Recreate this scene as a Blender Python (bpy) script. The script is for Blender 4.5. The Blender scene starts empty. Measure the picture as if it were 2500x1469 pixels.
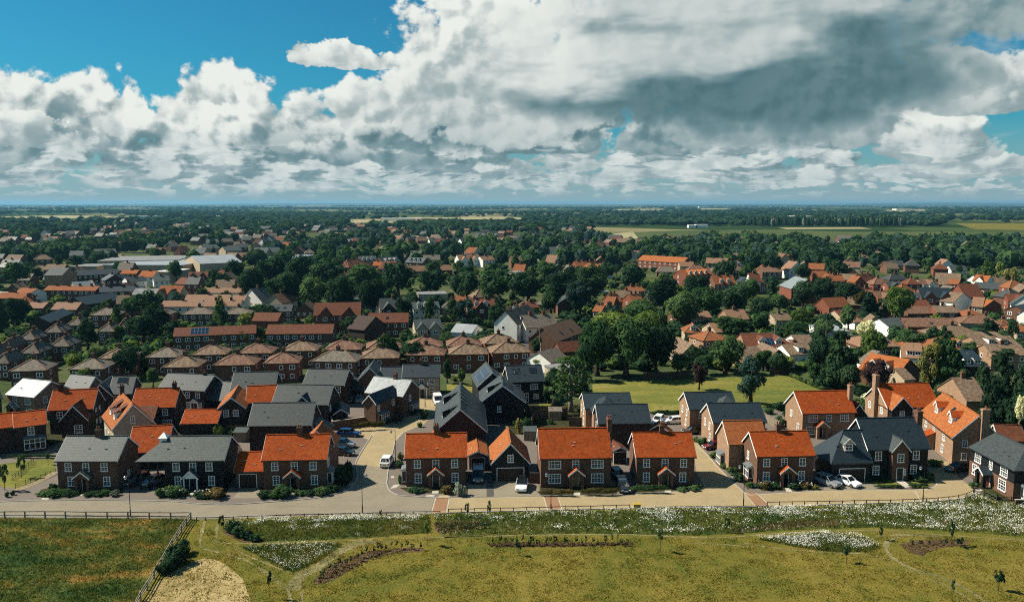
import bpy, math, random
import numpy as np
from mathutils import Vector, Matrix
RAD = math.radians
rnd = random.Random(11)
nrs = np.random.RandomState(5)
sc = bpy.context.scene
COL = sc.collection

# ---------------------------------------------------------------- camera, sky, sun, exposure
FPX, CX, CY, CAMH, HOR = 1962.0, 1250.0, 734.5, 45.0, 496.0
PITCH = math.atan((CY - HOR) / FPX)
cam = bpy.data.cameras.new('camera')
cam.sensor_width = 36.0
cam.lens = 36.0 * FPX / 2500.0
cam.clip_start = 1.0
cam.clip_end = 90000.0
camo = bpy.data.objects.new('camera', cam)
COL.objects.link(camo)
camo.location = (0, 0, CAMH)
camo.rotation_euler = (math.pi / 2 - PITCH, 0, 0)
sc.camera = camo
sc.view_settings.view_transform = 'Standard'
sc.view_settings.look = 'None'
sc.view_settings.exposure = 0.86
sc.view_settings.gamma = 1.0
sc.view_settings.use_curve_mapping = False
sc.render.engine = 'CYCLES'
sc.cycles.use_denoising = False
sc.cycles.adaptive_threshold = 0.02
sc.cycles.filter_width = 1.1
sc.cycles.caustics_reflective = False
sc.cycles.caustics_refractive = False
sc.cycles.sample_clamp_indirect = 2.5
sc.cycles.max_bounces = 5
sc.cycles.diffuse_bounces = 2
sc.cycles.glossy_bounces = 2
sc.cycles.volume_bounces = 0
sc.cycles.transparent_max_bounces = 4

SUN_EL = RAD(45.0)
SUN_AZ = math.atan2(-6.9, 1.3)          # measured from +Y towards +X
sd = Vector((math.sin(SUN_AZ) * math.cos(SUN_EL), math.cos(SUN_AZ) * math.cos(SUN_EL), math.sin(SUN_EL)))
sun = bpy.data.lights.new('sun', 'SUN')
sun.energy = 5.0
sun.angle = RAD(0.53)
sun.color = (1.0, 0.91, 0.76)
suno = bpy.data.objects.new('sun', sun)
COL.objects.link(suno)
suno.rotation_euler = sd.to_track_quat('Z', 'Y').to_euler()
suno.location = (0, 0, 300)


class NT:
    """small helper for node trees"""
    def __init__(s, tree):
        s.t = tree

    def n(s, typ, **kw):
        nd = s.t.nodes.new(typ)
        for k, v in kw.items():
            if k.startswith('i_'):
                key = k[2:]
                key = int(key) if key.isdigit() else key.replace('_', ' ')
                s.put(nd.inputs[key], v)
            else:
                setattr(nd, k, v)
        return nd

    def put(s, sock, v):
        if hasattr(v, 'is_linked') or isinstance(v, bpy.types.NodeSocket):
            s.t.links.new(v, sock)
        else:
            if isinstance(v, (tuple, list)) and sock.type == 'RGBA' and len(v) == 3:
                v = (*v, 1.0)
            sock.default_value = v

    def m(s, op, a, b=None, c=None):
        nd = s.t.nodes.new('ShaderNodeMath')
        nd.operation = op
        for i, v in enumerate((a, b, c)):
            if v is not None:
                s.put(nd.inputs[i], v)
        return nd.outputs[0]

    def mr(s, v, a, b, c=0.0, d=1.0, smooth=True):
        nd = s.t.nodes.new('ShaderNodeMapRange')
        nd.interpolation_type = 'SMOOTHSTEP' if smooth else 'LINEAR'
        for i, x in enumerate((v, a, b, c, d)):
            s.put(nd.inputs[i], x)
        return nd.outputs[0]

    def mix(s, f, a, b, bt='MIX'):
        nd = s.t.nodes.new('ShaderNodeMix')
        nd.data_type = 'RGBA'
        nd.blend_type = bt
        s.put(nd.inputs[0], f)
        s.put(nd.inputs[6], a)
        s.put(nd.inputs[7], b)
        return nd.outputs[2]

    def vm(s, op, a, b):
        nd = s.t.nodes.new('ShaderNodeVectorMath')
        nd.operation = op
        s.put(nd.inputs[0], a)
        s.put(nd.inputs[1], b)
        return nd.outputs[0]

    def noise(s, vec, scale, detail=4, rough=0.55, out=0, dist=0.0):
        nd = s.t.nodes.new('ShaderNodeTexNoise')
        if vec is not None:
            s.put(nd.inputs['Vector'], vec)
        nd.inputs['Scale'].default_value = scale
        nd.inputs['Detail'].default_value = detail
        nd.inputs['Roughness'].default_value = rough
        nd.inputs['Distortion'].default_value = dist
        return nd.outputs[out]

    def ramp(s, fac, stops):
        nd = s.t.nodes.new('ShaderNodeValToRGB')
        cr = nd.color_ramp
        while len(cr.elements) < len(stops):
            cr.elements.new(0.5)
        for e, (p, c) in zip(cr.elements, stops):
            e.position = p
            e.color = (*c, 1)
        s.put(nd.inputs[0], fac)
        return nd.outputs[0]


def build_world():
    w = bpy.data.worlds.new('World')
    sc.world = w
    w.use_nodes = True
    t = w.node_tree
    t.nodes.clear()
    k = NT(t)
    tc = k.n('ShaderNodeTexCoord')
    d = tc.outputs['Generated']
    sep = k.n('ShaderNodeSeparateXYZ')
    t.links.new(d, sep.inputs[0])
    x, y, z = sep.outputs
    az = k.m('ARCTAN2', x, y)
    el = k.m('ARCSINE', z)
    sky = k.n('ShaderNodeTexSky', sky_type='NISHITA')
    sky.sun_disc = False
    sky.sun_elevation = SUN_EL
    sky.sun_rotation = SUN_AZ
    sky.altitude = 0
    sky.air_density = 1.0
    sky.dust_density = 0.6
    sky.ozone_density = 2.5
    skyc = k.mix(1.0, sky.outputs[0], (0.0135, 0.069, 0.082), 'MULTIPLY')

    def A(px):
        return math.atan((px - CX) / FPX)

    def E(py):
        return math.atan((HOR - py) / FPX)
    # clouds from the far ones low down to the near ones high up:
    # azimuth, base, half width, height (in image-sized units of angle), brightness of top and of base
    clouds = [(560, 440, 330, 52, .55, .22), (150, 414, 340, 58, .52, .20), (1150, 432, 300, 50, .60, .34), (2020, 436, 330, 40, .70, .34), (2370, 432, 84, 56, .95, .52), (2492, 427, 48, 44, .95, .5), (1530, 428, 130, 46, .85, .5),
              (1900, 412, 250, 46, .86, .24), (1610, 402, 200, 40, .86, .36), (1330, 408, 160, 40, .75, .42), (-40, 398, 255, 178, .95, .22), (250, 352, 122, 132, 1.0, .36), (335, 330, 46, 98, 1.0, .62), (70, 372, 150, 60, .9, .5), 
              (545, 275, 92, 96, 1.0, .62), (470, 402, 140, 142, 1.0, .24), (640, 392, 135, 152, 1.0, .22), (800, 352, 180, 110, .95, .36), (930, 300, 130, 105, .95, .6), (1010, 402, 260, 110, .85, .22), 
              (1410, 370, 112, 72, .96, .46), (1720, 360, 250, 96, .78, .24), (1790, 345, 150, 132, .96, .40), (2080, 362, 240, 60, .62, .26), (2100, 332, 190, 142, 1.0, .44), (2262, 382, 122, 98, 1.0, .46), (2425, 288, 170, 88, .84, .50), (2250, 250, 130, 90, .7, .5),
              (1200, 352, 330, 96, .84, .20), (1270, 300, 280, 130, .92, .26), (1340, 248, 270, 80, .75, .18), (795, 168, 74, 54, .92, .66), (880, 174, 104, 46, .92, .62), (845, 160, 60, 50, .95, .7), (1105, 215, 112, 200, 1.0, .68), (1220, 262, 300, 340, 1.0, .62), (1490, 206, 400, 380, .88, .12), (2420, 105, 330, 190, .60, .34), (1850, 202, 540, 560, .68, .09)]
    nvec = k.vm('MULTIPLY', d, (1.0, 1.0, 1.12))
    warp = k.noise(nvec, 6.0, 2, 0.5, out=1)
    v0 = k.vm('ADD', nvec, k.vm('MULTIPLY', warp, (0.05, 0.05, 0.04)))

    def puffs(v, det, vdet):
        n1 = k.noise(v, 13.0, det, 0.66)
        vo = k.n('ShaderNodeTexVoronoi', feature='SMOOTH_F1', voronoi_dimensions='3D')
        k.put(vo.inputs['Vector'], v)
        vo.inputs['Scale'].default_value = 27.0
        vo.inputs['Detail'].default_value = vdet
        vo.inputs['Roughness'].default_value = 0.55
        vo.inputs['Smoothness'].default_value = 0.22
        vo.normalize = True
        return n1, vo.outputs['Distance']
    n1, vo1 = puffs(v0, 6, 2.0)
    n2, vo2 = puffs(k.vm('ADD', v0, (-0.0095, 0.0, 0.0105)), 3, 1.0)
    wisp = k.noise(k.vm('MULTIPLY', v0, (1.0, 1.0, 2.6)), 5.5, 4, 0.62)
    # nz: shape of the edge, lit: which side of each puff faces the sun
    nz = k.m('ADD', k.m('MULTIPLY_ADD', n1, 2.5, -1.25), k.m('MULTIPLY_ADD', vo1, -2.3, 1.80))
    diff = k.m('SUBTRACT', k.m('MULTIPLY', k.m('SUBTRACT', n1, n2), 2.2), k.m('MULTIPLY', k.m('SUBTRACT', vo1, vo2), 2.1))
    lit = k.mr(diff, -0.45, 0.32)
    litoff = k.m('MULTIPLY_ADD', lit, 0.46, k.m('MULTIPLY_ADD', wisp, 0.9, -0.70))
    nfine = k.noise(v0, 36.0, 4, 0.6)
    nzs = k.m('MULTIPLY_ADD', nz, .55, k.m('MULTIPLY_ADD', nfine, 3.2, -1.35))
    litU = k.m('MULTIPLY_ADD', k.noise(k.vm('MULTIPLY', v0, (1.0, 1.0, 2.8)), 4.2, 4, 0.55), 1.5, -0.74)
    rough = 1.0
    # scattered small clouds: rows near the horizon and a broken cover all round
    low = k.m('MULTIPLY_ADD', k.noise(k.vm('MULTIPLY', v0, (11.0, 11.0, 40.0)), 1.0, 3, 0.6), 4.4, -2.75)
    low = k.m('ADD', low, k.mr(el, 0.035, 0.075, 0, -2.6))
    low = k.m('ADD', low, k.mr(el, 0.004, 0.022, -1.3, 0))
    g = k.m('MULTIPLY_ADD', k.noise(nvec, 2.6, 2, 0.5), 6.0, -4.3)
    outside = k.m('MAXIMUM', k.mr(k.m('ABSOLUTE', az), 0.62, 0.8), k.mr(el, 0.30, 0.42))
    g = k.m('MULTIPLY_ADD', k.m('SUBTRACT', 1.0, outside), -4.0, g)
    A0 = k.mr(k.m('ADD', k.m('MAXIMUM', low, g), k.m('MULTIPLY', nz, .8)), 0.0, 0.45)
    alpha = A0
    br = k.m('MULTIPLY_ADD', lit, 0.28, 0.42)
    for (px, pb, rx, h, bt, bb) in clouds:
        xx = k.m('MULTIPLY_ADD', az, FPX / rx, -A(px) * FPX / rx)
        yy = k.m('MULTIPLY_ADD', el, FPX / h, -E(pb) * FPX / h)
        ya = k.m('MAXIMUM', yy, k.m('MULTIPLY', yy, -3.2))
        q = k.m('MULTIPLY_ADD', xx, xx, k.m('MULTIPLY', ya, ya))
        under = h > 350
        soft = .6 if under else .6 if bt < .7 else .30
        al = k.mr(k.m('SUBTRACT', k.m('MULTIPLY_ADD', nz, .40, .40) if under else nzs if h < 75 else nz, q), 0.0, soft)
        tt = k.mr(k.m('ADD', yy, litU if under else litoff), -.03 if under else -.05 if bb > .2 else .08, .34 if under else .82)
        bc = k.m('MULTIPLY_ADD', tt, bt - bb, bb)
        br = k.m('MULTIPLY_ADD', al, k.m('SUBTRACT', bc, br), br)
        alpha = k.m('MAXIMUM', alpha, al)
        rough = k.m('MULTIPLY_ADD', al, k.m('SUBTRACT', .40 if under else 1.0, rough), rough)
    # small heaped clouds in rows near the horizon, in front of the grey bases
    for (sc_h, sc_v, e0, e1, thr) in ((15.0, 52.0, .030, .062, -2.30), (26.0, 110.0, .012, .034, -2.25)):
        nl = k.noise(k.vm('MULTIPLY', v0, (sc_h, sc_h, sc_v)), 1.0, 3, 0.55)
        fl = k.m('ADD', k.m('MULTIPLY_ADD', nl, 4.6, thr), k.m('MULTIPLY_ADD', nfine, 1.8, -.9))
        band = k.m('MULTIPLY', k.mr(el, e0 - .012, e0 + .004, 0, 1), k.mr(el, e1 - .008, e1 + .014, 1, 0))
        al = k.m('MULTIPLY', k.mr(fl, 0.0, .42), band)
        bl = k.m('MULTIPLY_ADD', k.mr(fl, 0.0, 1.3), -.16, k.m('MULTIPLY_ADD', lit, .12, .82))
        br = k.m('MULTIPLY_ADD', al, k.m('SUBTRACT', bl, br), br)
        alpha = k.m('MAXIMUM', alpha, al)
    light = k.m('MULTIPLY_ADD', rough, k.m('MULTIPLY_ADD', lit, 0.22, k.m('MULTIPLY_ADD', n1, 0.34, -0.31)), br)
    cc = k.ramp(light, [(0.0, (0.060, 0.140, 0.160)), (0.22, (0.165, 0.27, 0.295)), (0.45, (0.34, 0.425, 0.435)), (0.72, (0.60, 0.655, 0.64)), (1.0, (0.84, 0.87, 0.82))])
    # distance: clouds near the horizon take the colour of the air
    hz = k.mr(el, 0.0, 0.095, 1.0, 0.0, smooth=False)
    hcol = (0.31, 0.43, 0.475)
    cc = k.mix(k.m('MULTIPLY', hz, 0.55), cc, hcol)
    skyh = k.mix(k.m('MULTIPLY', hz, 0.95), skyc, hcol)
    col = k.mix(k.m('MULTIPLY', alpha, k.mr(el, 0.0, 0.02, .3, 1.0)), skyh, cc)
    bg = k.n('ShaderNodeBackground')
    k.put(bg.inputs[0], col)
    bg.inputs[1].default_value = 0.55
    out = k.n('ShaderNodeOutputWorld')
    t.links.new(bg.outputs[0], out.inputs[0])
    w.cycles.sampling_method = 'NONE'


build_world()

# ---------------------------------------------------------------- measuring helpers
def at(px, py, z=0.0):
    """point of the place at height z that the photograph shows at pixel (px, py)"""
    dx, dy = (px - CX) / FPX, (py - CY) / FPX
    fy = math.cos(PITCH) - dy * math.sin(PITCH)
    fz = -math.sin(PITCH) - dy * math.cos(PITCH)
    t = (z - CAMH) / fz
    return Vector((dx * t, fy * t, z))


def proj(x, y, z):
    dz = z - CAMH
    f = y * math.cos(PITCH) - dz * math.sin(PITCH)
    d = -(y * math.sin(PITCH) + dz * math.cos(PITCH))
    return CX + FPX * x / f, CY + FPX * d / f


Z0 = lambda x, y: (x, y)
Z1 = lambda x, y: (x / 3.672, 860 + y / 3.672)
Z2 = lambda x, y: (600 + x / 3.672, 860 + y / 3.672)
Z3 = lambda x, y: (1200 + x / 3.672, 860 + y / 3.672)
Z4 = lambda x, y: (1800 + x / 3.571, 860 + y / 3.571)
Z5 = lambda x, y: (x / 2.976, 470 + y / 2.976)
Z6 = lambda x, y: (830 + x / 2.976, 470 + y / 2.976)
Z7 = lambda x, y: (1660 + x / 2.976, 470 + y / 2.976)

# ---------------------------------------------------------------- materials
MATS = {}
KR = 0.60          # common factor on the reflectances below


def dim(c, k=None):
    return tuple(x * (KR if k is None else k) for x in c)



def base_mat(name):
    m = bpy.data.materials.new(name)
    m.use_nodes = True
    t = m.node_tree
    t.nodes.clear()
    k = NT(t)
    bs = k.n('ShaderNodeBsdfPrincipled')
    out = k.n('ShaderNodeOutputMaterial')
    t.links.new(bs.outputs[0], out.inputs[0])
    MATS[name] = m
    return m, k, bs


def facecoord(k):
    """object-space (u along the face, v up, 0)"""
    tc = k.n('ShaderNodeTexCoord')
    ab = k.n('ShaderNodeVectorMath', operation='ABSOLUTE')
    k.put(ab.inputs[0], tc.outputs['Normal'])
    sn = k.n('ShaderNodeSeparateXYZ')
    k.put(sn.inputs[0], ab.outputs[0])
    so = k.n('ShaderNodeSeparateXYZ')
    k.put(so.inputs[0], tc.outputs['Object'])
    f = k.m('GREATER_THAN', sn.outputs[0], sn.outputs[1])
    u = k.m('ADD', so.outputs[0], k.m('MULTIPLY', f, k.m('SUBTRACT', so.outputs[1], so.outputs[0])))
    cb = k.n('ShaderNodeCombineXYZ')
    k.put(cb.inputs[0], u)
    k.put(cb.inputs[1], so.outputs[2])
    return cb.outputs[0], tc


def course_mat(name, c1, c2, mortar, bw, rh, vs=1.0, rough=0.85, spec=0.25, blotch=None, bump=0.4, amount=0.5, ms=0.012):
    """bricks or roof tiles laid in courses"""
    c1, c2, mortar = dim(c1), dim(c2), dim(mortar)
    blotch = blotch and (dim(blotch[0]), blotch[1])
    m, k, bs = base_mat(name)
    uv, tc = facecoord(k)
    v = k.vm('MULTIPLY', uv, (1.0, vs, 1.0))
    br = k.n('ShaderNodeTexBrick', i_Vector=v, i_Color1=c1, i_Color2=c2, i_Mortar=mortar)
    br.inputs['Scale'].default_value = 1.0
    br.inputs['Brick Width'].default_value = bw
    br.inputs['Row Height'].default_value = rh
    br.inputs['Mortar Size'].default_value = ms
    br.inputs['Bias'].default_value = -0.1
    n = k.noise(tc.outputs['Object'], 0.9, 5, 0.65)
    n2 = k.noise(tc.outputs['Object'], 2.6, 4, 0.8)
    col = k.mix(k.mr(n, 0.3, 0.7, 0, amount), br.outputs[0], k.mix(1.0, br.outputs[0], (0.55, 0.55, 0.58), 'MULTIPLY'))
    col = k.mix(k.mr(n2, 0.5, 0.68, 0, 0.75), col, k.mix(1.0, col, (1.4, 1.4, 1.35), 'MULTIPLY'))
    col = k.mix(k.mr(n2, 0.5, 0.34, 0, 0.8), col, k.mix(1.0, col, (0.55, 0.5, 0.48), 'MULTIPLY'))
    if blotch:
        n3 = k.noise(tc.outputs['Object'], 1.7, 6, 0.7)
        col = k.mix(k.mr(n3, 0.45, 0.62, 0, blotch[1]), col, blotch[0])
    k.put(bs.inputs['Base Color'], col)
    bs.inputs['Roughness'].default_value = rough
    bs.inputs['Specular IOR Level'].default_value = spec
    bp = k.n('ShaderNodeBump', i_Strength=bump, i_Distance=0.03)
    k.put(bp.inputs['Height'], k.m('ADD', br.outputs['Fac'] if False else k.m('MULTIPLY', br.outputs['Fac'], -1.0), k.m('MULTIPLY', n2, 0.6)))
    k.put(bs.inputs['Normal'], bp.outputs[0])
    return m


def plain_mat(name, col, rough=0.7, spec=0.3, var=0.25, scale=3.0, metallic=0.0, bump=0.0, objvar=0.0, tint=None):
    if min(col) < .55:
        col = dim(col)
    m, k, bs = base_mat(name)
    tc = k.n('ShaderNodeTexCoord')
    n = k.noise(tc.outputs['Object'], scale, 5, 0.6)
    a = tuple(c * (1 - var) for c in col)
    b = tint or tuple(min(1, c * (1 + var)) for c in col)
    c = k.mix(k.mr(n, 0.3, 0.7), a, b)
    if objvar:
        oi = k.n('ShaderNodeObjectInfo')
        hsv = k.n('ShaderNodeHueSaturation', i_Color=c)
        k.put(hsv.inputs['Value'], k.m('MULTIPLY_ADD', oi.outputs['Random'], objvar * 2, 1 - objvar))
        c = hsv.outputs[0]
    k.put(bs.inputs['Base Color'], c)
    bs.inputs['Roughness'].default_value = rough
    bs.inputs['Specular IOR Level'].default_value = spec
    bs.inputs['Metallic'].default_value = metallic
    if bump:
        bp = k.n('ShaderNodeBump', i_Strength=bump, i_Distance=0.05)
        k.put(bp.inputs['Height'], k.noise(tc.outputs['Object'], scale * 4, 4, 0.6))
        k.put(bs.inputs['Normal'], bp.outputs[0])
    return m


def board_mat(name, col):
    """horizontal weatherboarding"""
    m, k, bs = base_mat(name)
    uv, tc = facecoord(k)
    sp = k.n('ShaderNodeSeparateXYZ')
    k.put(sp.inputs[0], uv)
    saw = k.m('FRACT', k.m('MULTIPLY', sp.outputs[1], 5.5))
    n = k.noise(k.vm('MULTIPLY', uv, (0.6, 7.0, 1.0)), 1.0, 4, 0.6)
    k.put(bs.inputs['Base Color'], k.mix(k.mr(n, 0.3, 0.7), tuple(c * .7 for c in col), tuple(c * 1.5 for c in col)))
    bs.inputs['Roughness'].default_value = 0.65
    bs.inputs['Specular IOR Level'].default_value = 0.25
    bp = k.n('ShaderNodeBump', i_Strength=0.9, i_Distance=0.04)
    k.put(bp.inputs['Height'], saw)
    k.put(bs.inputs['Normal'], bp.outputs[0])
    return m


LEAF = 1.36


def leaf_mat(name, c1, c2, trans=0.25):
    c1, c2 = dim(c1, LEAF), dim(c2, LEAF * 1.12)
    m = bpy.data.materials.new(name)
    m.use_nodes = True
    t = m.node_tree
    t.nodes.clear()
    k = NT(t)
    tc = k.n('ShaderNodeTexCoord')
    gi = k.n('ShaderNodeNewGeometry')
    oi = k.n('ShaderNodeObjectInfo')
    n = k.noise(gi.outputs['Position'], 0.35, 4, 0.65)
    n2 = k.noise(gi.outputs['Position'], 2.3, 2, 0.6)
    f = k.m('ADD', k.m('MULTIPLY', n, 0.75), k.m('MULTIPLY', n2, 0.35))
    col = k.mix(k.mr(f, 0.35, 0.75), c1, c2)
    hsv = k.n('ShaderNodeHueSaturation', i_Color=col)
    k.put(hsv.inputs['Value'], k.m('MULTIPLY_ADD', oi.outputs['Random'], 0.7, 0.62))
    k.put(hsv.inputs['Hue'], k.m('MULTIPLY_ADD', oi.outputs['Random'], -0.05, 0.52))
    df = k.n('ShaderNodeBsdfDiffuse')
    k.put(df.inputs[0], hsv.outputs[0])
    tl = k.n('ShaderNodeBsdfTranslucent')
    k.put(tl.inputs[0], k.mix(1.0, hsv.outputs[0], (1.5, 1.6, 0.7), 'MULTIPLY'))
    mx = k.n('ShaderNodeMixShader')
    mx.inputs[0].default_value = trans
    t.links.new(df.outputs[0], mx.inputs[1])
    t.links.new(tl.outputs[0], mx.inputs[2])
    out = k.n('ShaderNodeOutputMaterial')
    t.links.new(mx.outputs[0], out.inputs[0])
    MATS[name] = m
    return m


def glass_mat(name, col=(0.012, 0.016, 0.02), rough=0.12):
    m, k, bs = base_mat(name)
    oi = k.n('ShaderNodeObjectInfo')
    tc = k.n('ShaderNodeTexCoord')
    n = k.noise(k.vm('MULTIPLY', tc.outputs['Object'], (2.2, 1.0, 0.5)), 1.0, 2, 0.5)
    f = k.m('MULTIPLY', k.mr(n, 0.52, 0.66), k.mr(oi.outputs['Random'], 0.45, 0.9))
    k.put(bs.inputs['Base Color'], k.mix(f, col, (0.16, 0.16, 0.15)))   # curtains seen through some panes
    bs.inputs['Roughness'].default_value = rough
    return m


def make_materials():
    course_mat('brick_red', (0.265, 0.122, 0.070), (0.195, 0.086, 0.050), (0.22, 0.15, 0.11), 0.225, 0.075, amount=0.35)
    course_mat('brick_sunlit_buff', (0.56, 0.335, 0.190), (0.44, 0.24, 0.13), (0.48, 0.36, 0.26), 0.225, 0.075, amount=0.35)  # paler copy of the brick: sunlight on lit walls put into its colour
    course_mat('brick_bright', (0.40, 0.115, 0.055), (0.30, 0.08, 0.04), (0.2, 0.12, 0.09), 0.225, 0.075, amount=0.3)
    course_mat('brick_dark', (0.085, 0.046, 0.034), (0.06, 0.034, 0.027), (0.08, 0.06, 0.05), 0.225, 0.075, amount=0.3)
    course_mat('tile_orange', (0.70, 0.140, 0.022), (0.50, 0.085, 0.013), (0.26, 0.040, 0.008), 0.24, 0.17, 1.45, spec=0.08, amount=0.55, blotch=((0.42, 0.125, 0.040), 0.45), ms=0.02)
    course_mat('tile_pale_orange', (0.60, 0.215, 0.075), (0.48, 0.155, 0.05), (0.3, 0.09, 0.03), 0.24, 0.17, 1.45, spec=0.08, amount=0.25, ms=0.02)
    course_mat('tile_clay', (0.50, 0.175, 0.070), (0.38, 0.125, 0.048), (0.2, 0.07, 0.03), 0.26, 0.2, 1.45, spec=0.08, amount=0.5, blotch=((0.34, 0.20, 0.11), 0.45), ms=0.02)
    course_mat('tile_rust', (0.27, 0.075, 0.03), (0.20, 0.052, 0.022), (0.10, 0.03, 0.015), 0.24, 0.17, 1.45, amount=0.5, blotch=((0.20, 0.12, 0.06), 0.4), ms=0.02)
    course_mat('tile_brown', (0.31, 0.20, 0.125), (0.23, 0.145, 0.092), (0.12, 0.07, 0.05), 0.26, 0.2, 1.45, amount=0.55, blotch=((0.42, 0.34, 0.22), 0.6), ms=0.02)
    course_mat('tile_redbrown', (0.31, 0.145, 0.09), (0.24, 0.105, 0.068), (0.12, 0.055, 0.04), 0.26, 0.2, 1.45, amount=0.55, blotch=((0.40, 0.30, 0.19), 0.5), ms=0.02)
    course_mat('tile_tan', (0.44, 0.255, 0.15), (0.37, 0.205, 0.12), (0.22, 0.12, 0.08), 0.26, 0.2, 1.45, amount=0.3, ms=0.02)
    course_mat('tile_greybrown', (0.27, 0.235, 0.185), (0.20, 0.175, 0.145), (0.10, 0.085, 0.075), 0.26, 0.2, 1.45, amount=0.5, blotch=((0.38, 0.33, 0.24), 0.5), ms=0.02)
    course_mat('slate_grey', (0.128, 0.158, 0.148), (0.096, 0.121, 0.116), (0.045, 0.056, 0.053), 0.32, 0.26, 1.45, rough=0.55, spec=0.22, amount=0.3, bump=0.25, ms=0.015)  # sun glare on the left-hand estate roofs put into this lighter tone
    course_mat('slate_mid', (0.082, 0.100, 0.100), (0.062, 0.079, 0.080), (0.035, 0.044, 0.046), 0.32, 0.26, 1.45, rough=0.55, spec=0.25, amount=0.3, bump=0.25, ms=0.015)
    course_mat('slate_dark', (0.028, 0.052, 0.066), (0.020, 0.039, 0.052), (0.015, 0.026, 0.034), 0.32, 0.26, 1.45, rough=0.55, spec=0.35, amount=0.3, bump=0.25, ms=0.015)  # estate roofs seen without sun glare: that difference put into this darker tone
    course_mat('slate_pale', (0.36, 0.41, 0.42), (0.28, 0.33, 0.34), (0.2, 0.24, 0.25), 0.32, 0.26, 1.45, rough=0.4, spec=0.5, amount=0.25, bump=0.2, ms=0.015)  # silver shine of the sun on estate roofs put into the colour
    board_mat('board_black', (0.0105, 0.0125, 0.0135))
    board_mat('board_cream', (0.50, 0.40, 0.31))
    plain_mat('render_white', (0.74, 0.72, 0.66), 0.9, 0.1, 0.08, 0.8)
    plain_mat('render_cream', (0.60, 0.49, 0.34), 0.9, 0.1, 0.08, 0.8)
    plain_mat('paint_white', (0.80, 0.80, 0.76), 0.5, 0.3, 0.06, 2.0)
    plain_mat('paint_dark', (0.016, 0.018, 0.02), 0.45, 0.4, 0.3, 2.0)
    plain_mat('lead', (0.17, 0.19, 0.20), 0.6, 0.4, 0.2, 2.0)
    plain_mat('door_dark', (0.020, 0.024, 0.030), 0.35, 0.45, 0.2, 2.0)
    plain_mat('door_red', (0.10, 0.020, 0.016), 0.35, 0.45, 0.2, 2.0)
    plain_mat('door_gold', (0.42, 0.27, 0.09), 0.5, 0.4, 0.15, 3.0)
    plain_mat('garage_brown', (0.040, 0.024, 0.017), 0.6, 0.3, 0.2, 2.0)
    plain_mat('clay_pot', (0.30, 0.13, 0.07), 0.85, 0.2, 0.2, 4.0)
    plain_mat('solar_cell', (0.010, 0.030, 0.075), 0.18, 0.6, 0.2, 6.0)
    plain_mat('metal_roof', (0.40, 0.43, 0.44), 0.45, 0.5, 0.12, 0.15)
    plain_mat('felt_roof', (0.26, 0.27, 0.27), 0.9, 0.2, 0.2, 0.3)
    plain_mat('fence_wood', (0.115, 0.082, 0.055), 0.85, 0.2, 0.35, 2.5)
    plain_mat('fence_weathered', (0.42, 0.37, 0.29), 0.9, 0.15, 0.35, 2.0)
    plain_mat('fence_pale', (0.34, 0.29, 0.21), 0.85, 0.2, 0.25, 2.5)
    plain_mat('bark', (0.085, 0.065, 0.048), 0.95, 0.1, 0.35, 3.0, bump=0.6)
    plain_mat('bark_pale', (0.30, 0.26, 0.19), 0.95, 0.1, 0.25, 3.0, bump=0.6)
    plain_mat('rubber', (0.014, 0.014, 0.014), 0.8, 0.2, 0.2, 6.0)
    plain_mat('alloy', (0.42, 0.43, 0.44), 0.35, 0.5, 0.1, 6.0, metallic=0.8)
    for nm, c in (('car_white', (0.78, 0.79, 0.79)), ('car_silver', (0.36, 0.38, 0.40)), ('car_grey', (0.085, 0.092, 0.10)), ('car_black', (0.011, 0.012, 0.014)),
                  ('car_blue', (0.012, 0.045, 0.17)), ('car_red', (0.16, 0.014, 0.018))):
        m = plain_mat(nm, c, 0.22, 0.6, 0.03, 3.0)
        m.node_tree.nodes['Principled BSDF'].inputs['Coat Weight'].default_value = 0.5
    plain_mat('lamp_clear', (0.75, 0.76, 0.74), 0.2, 0.6, 0.04, 4)
    plain_mat('lamp_red', (0.35, 0.015, 0.012), 0.25, 0.6, 0.05, 4)
    plain_mat('plate_white', (0.80, 0.80, 0.76), 0.5, 0.3, 0.03, 9)
    plain_mat('plate_yellow', (0.75, 0.52, 0.06), 0.5, 0.3, 0.03, 9)
    plain_mat('bin_yellow', (0.66, 0.42, 0.06), 0.6, 0.3, 0.12, 3)
    plain_mat('flagstone', (0.62, 0.58, 0.48), 0.9, 0.1, 0.12, 0.8)
    plain_mat('kerb_stone', (0.47, 0.46, 0.42), 0.9, 0.2, 0.15, 1.5)
    glass_mat('window_glass')
    glass_mat('car_glass', (0.010, 0.013, 0.016), 0.06)
    leaf_mat('leaf_dark', (0.009, 0.023, 0.015), (0.028, 0.055, 0.025))
    leaf_mat('leaf_mid', (0.016, 0.040, 0.019), (0.048, 0.088, 0.031))
    leaf_mat('leaf_bright', (0.046, 0.082, 0.020), (0.115, 0.150, 0.040))
    leaf_mat('leaf_gold', (0.075, 0.085, 0.024), (0.15, 0.14, 0.045))
    leaf_mat('leaf_blue', (0.014, 0.034, 0.028), (0.036, 0.064, 0.050))
    leaf_mat('leaf_purple', (0.016, 0.012, 0.012), (0.040, 0.024, 0.022))
    leaf_mat('leaf_pale', (0.22, 0.24, 0.12), (0.46, 0.46, 0.28), 0.15)
    leaf_mat('leaf_russet', (0.045, 0.045, 0.016), (0.10, 0.075, 0.028))
    leaf_mat('leaf_silver', (0.09, 0.11, 0.085), (0.17, 0.19, 0.15), 0.15)
    leaf_mat('petal_white', (0.62, 0.62, 0.56), (0.82, 0.82, 0.76), 0.2)
    leaf_mat('petal_pink', (0.5, 0.28, 0.28), (0.62, 0.45, 0.42), 0.2)


make_materials()
MT = MATS


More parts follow.
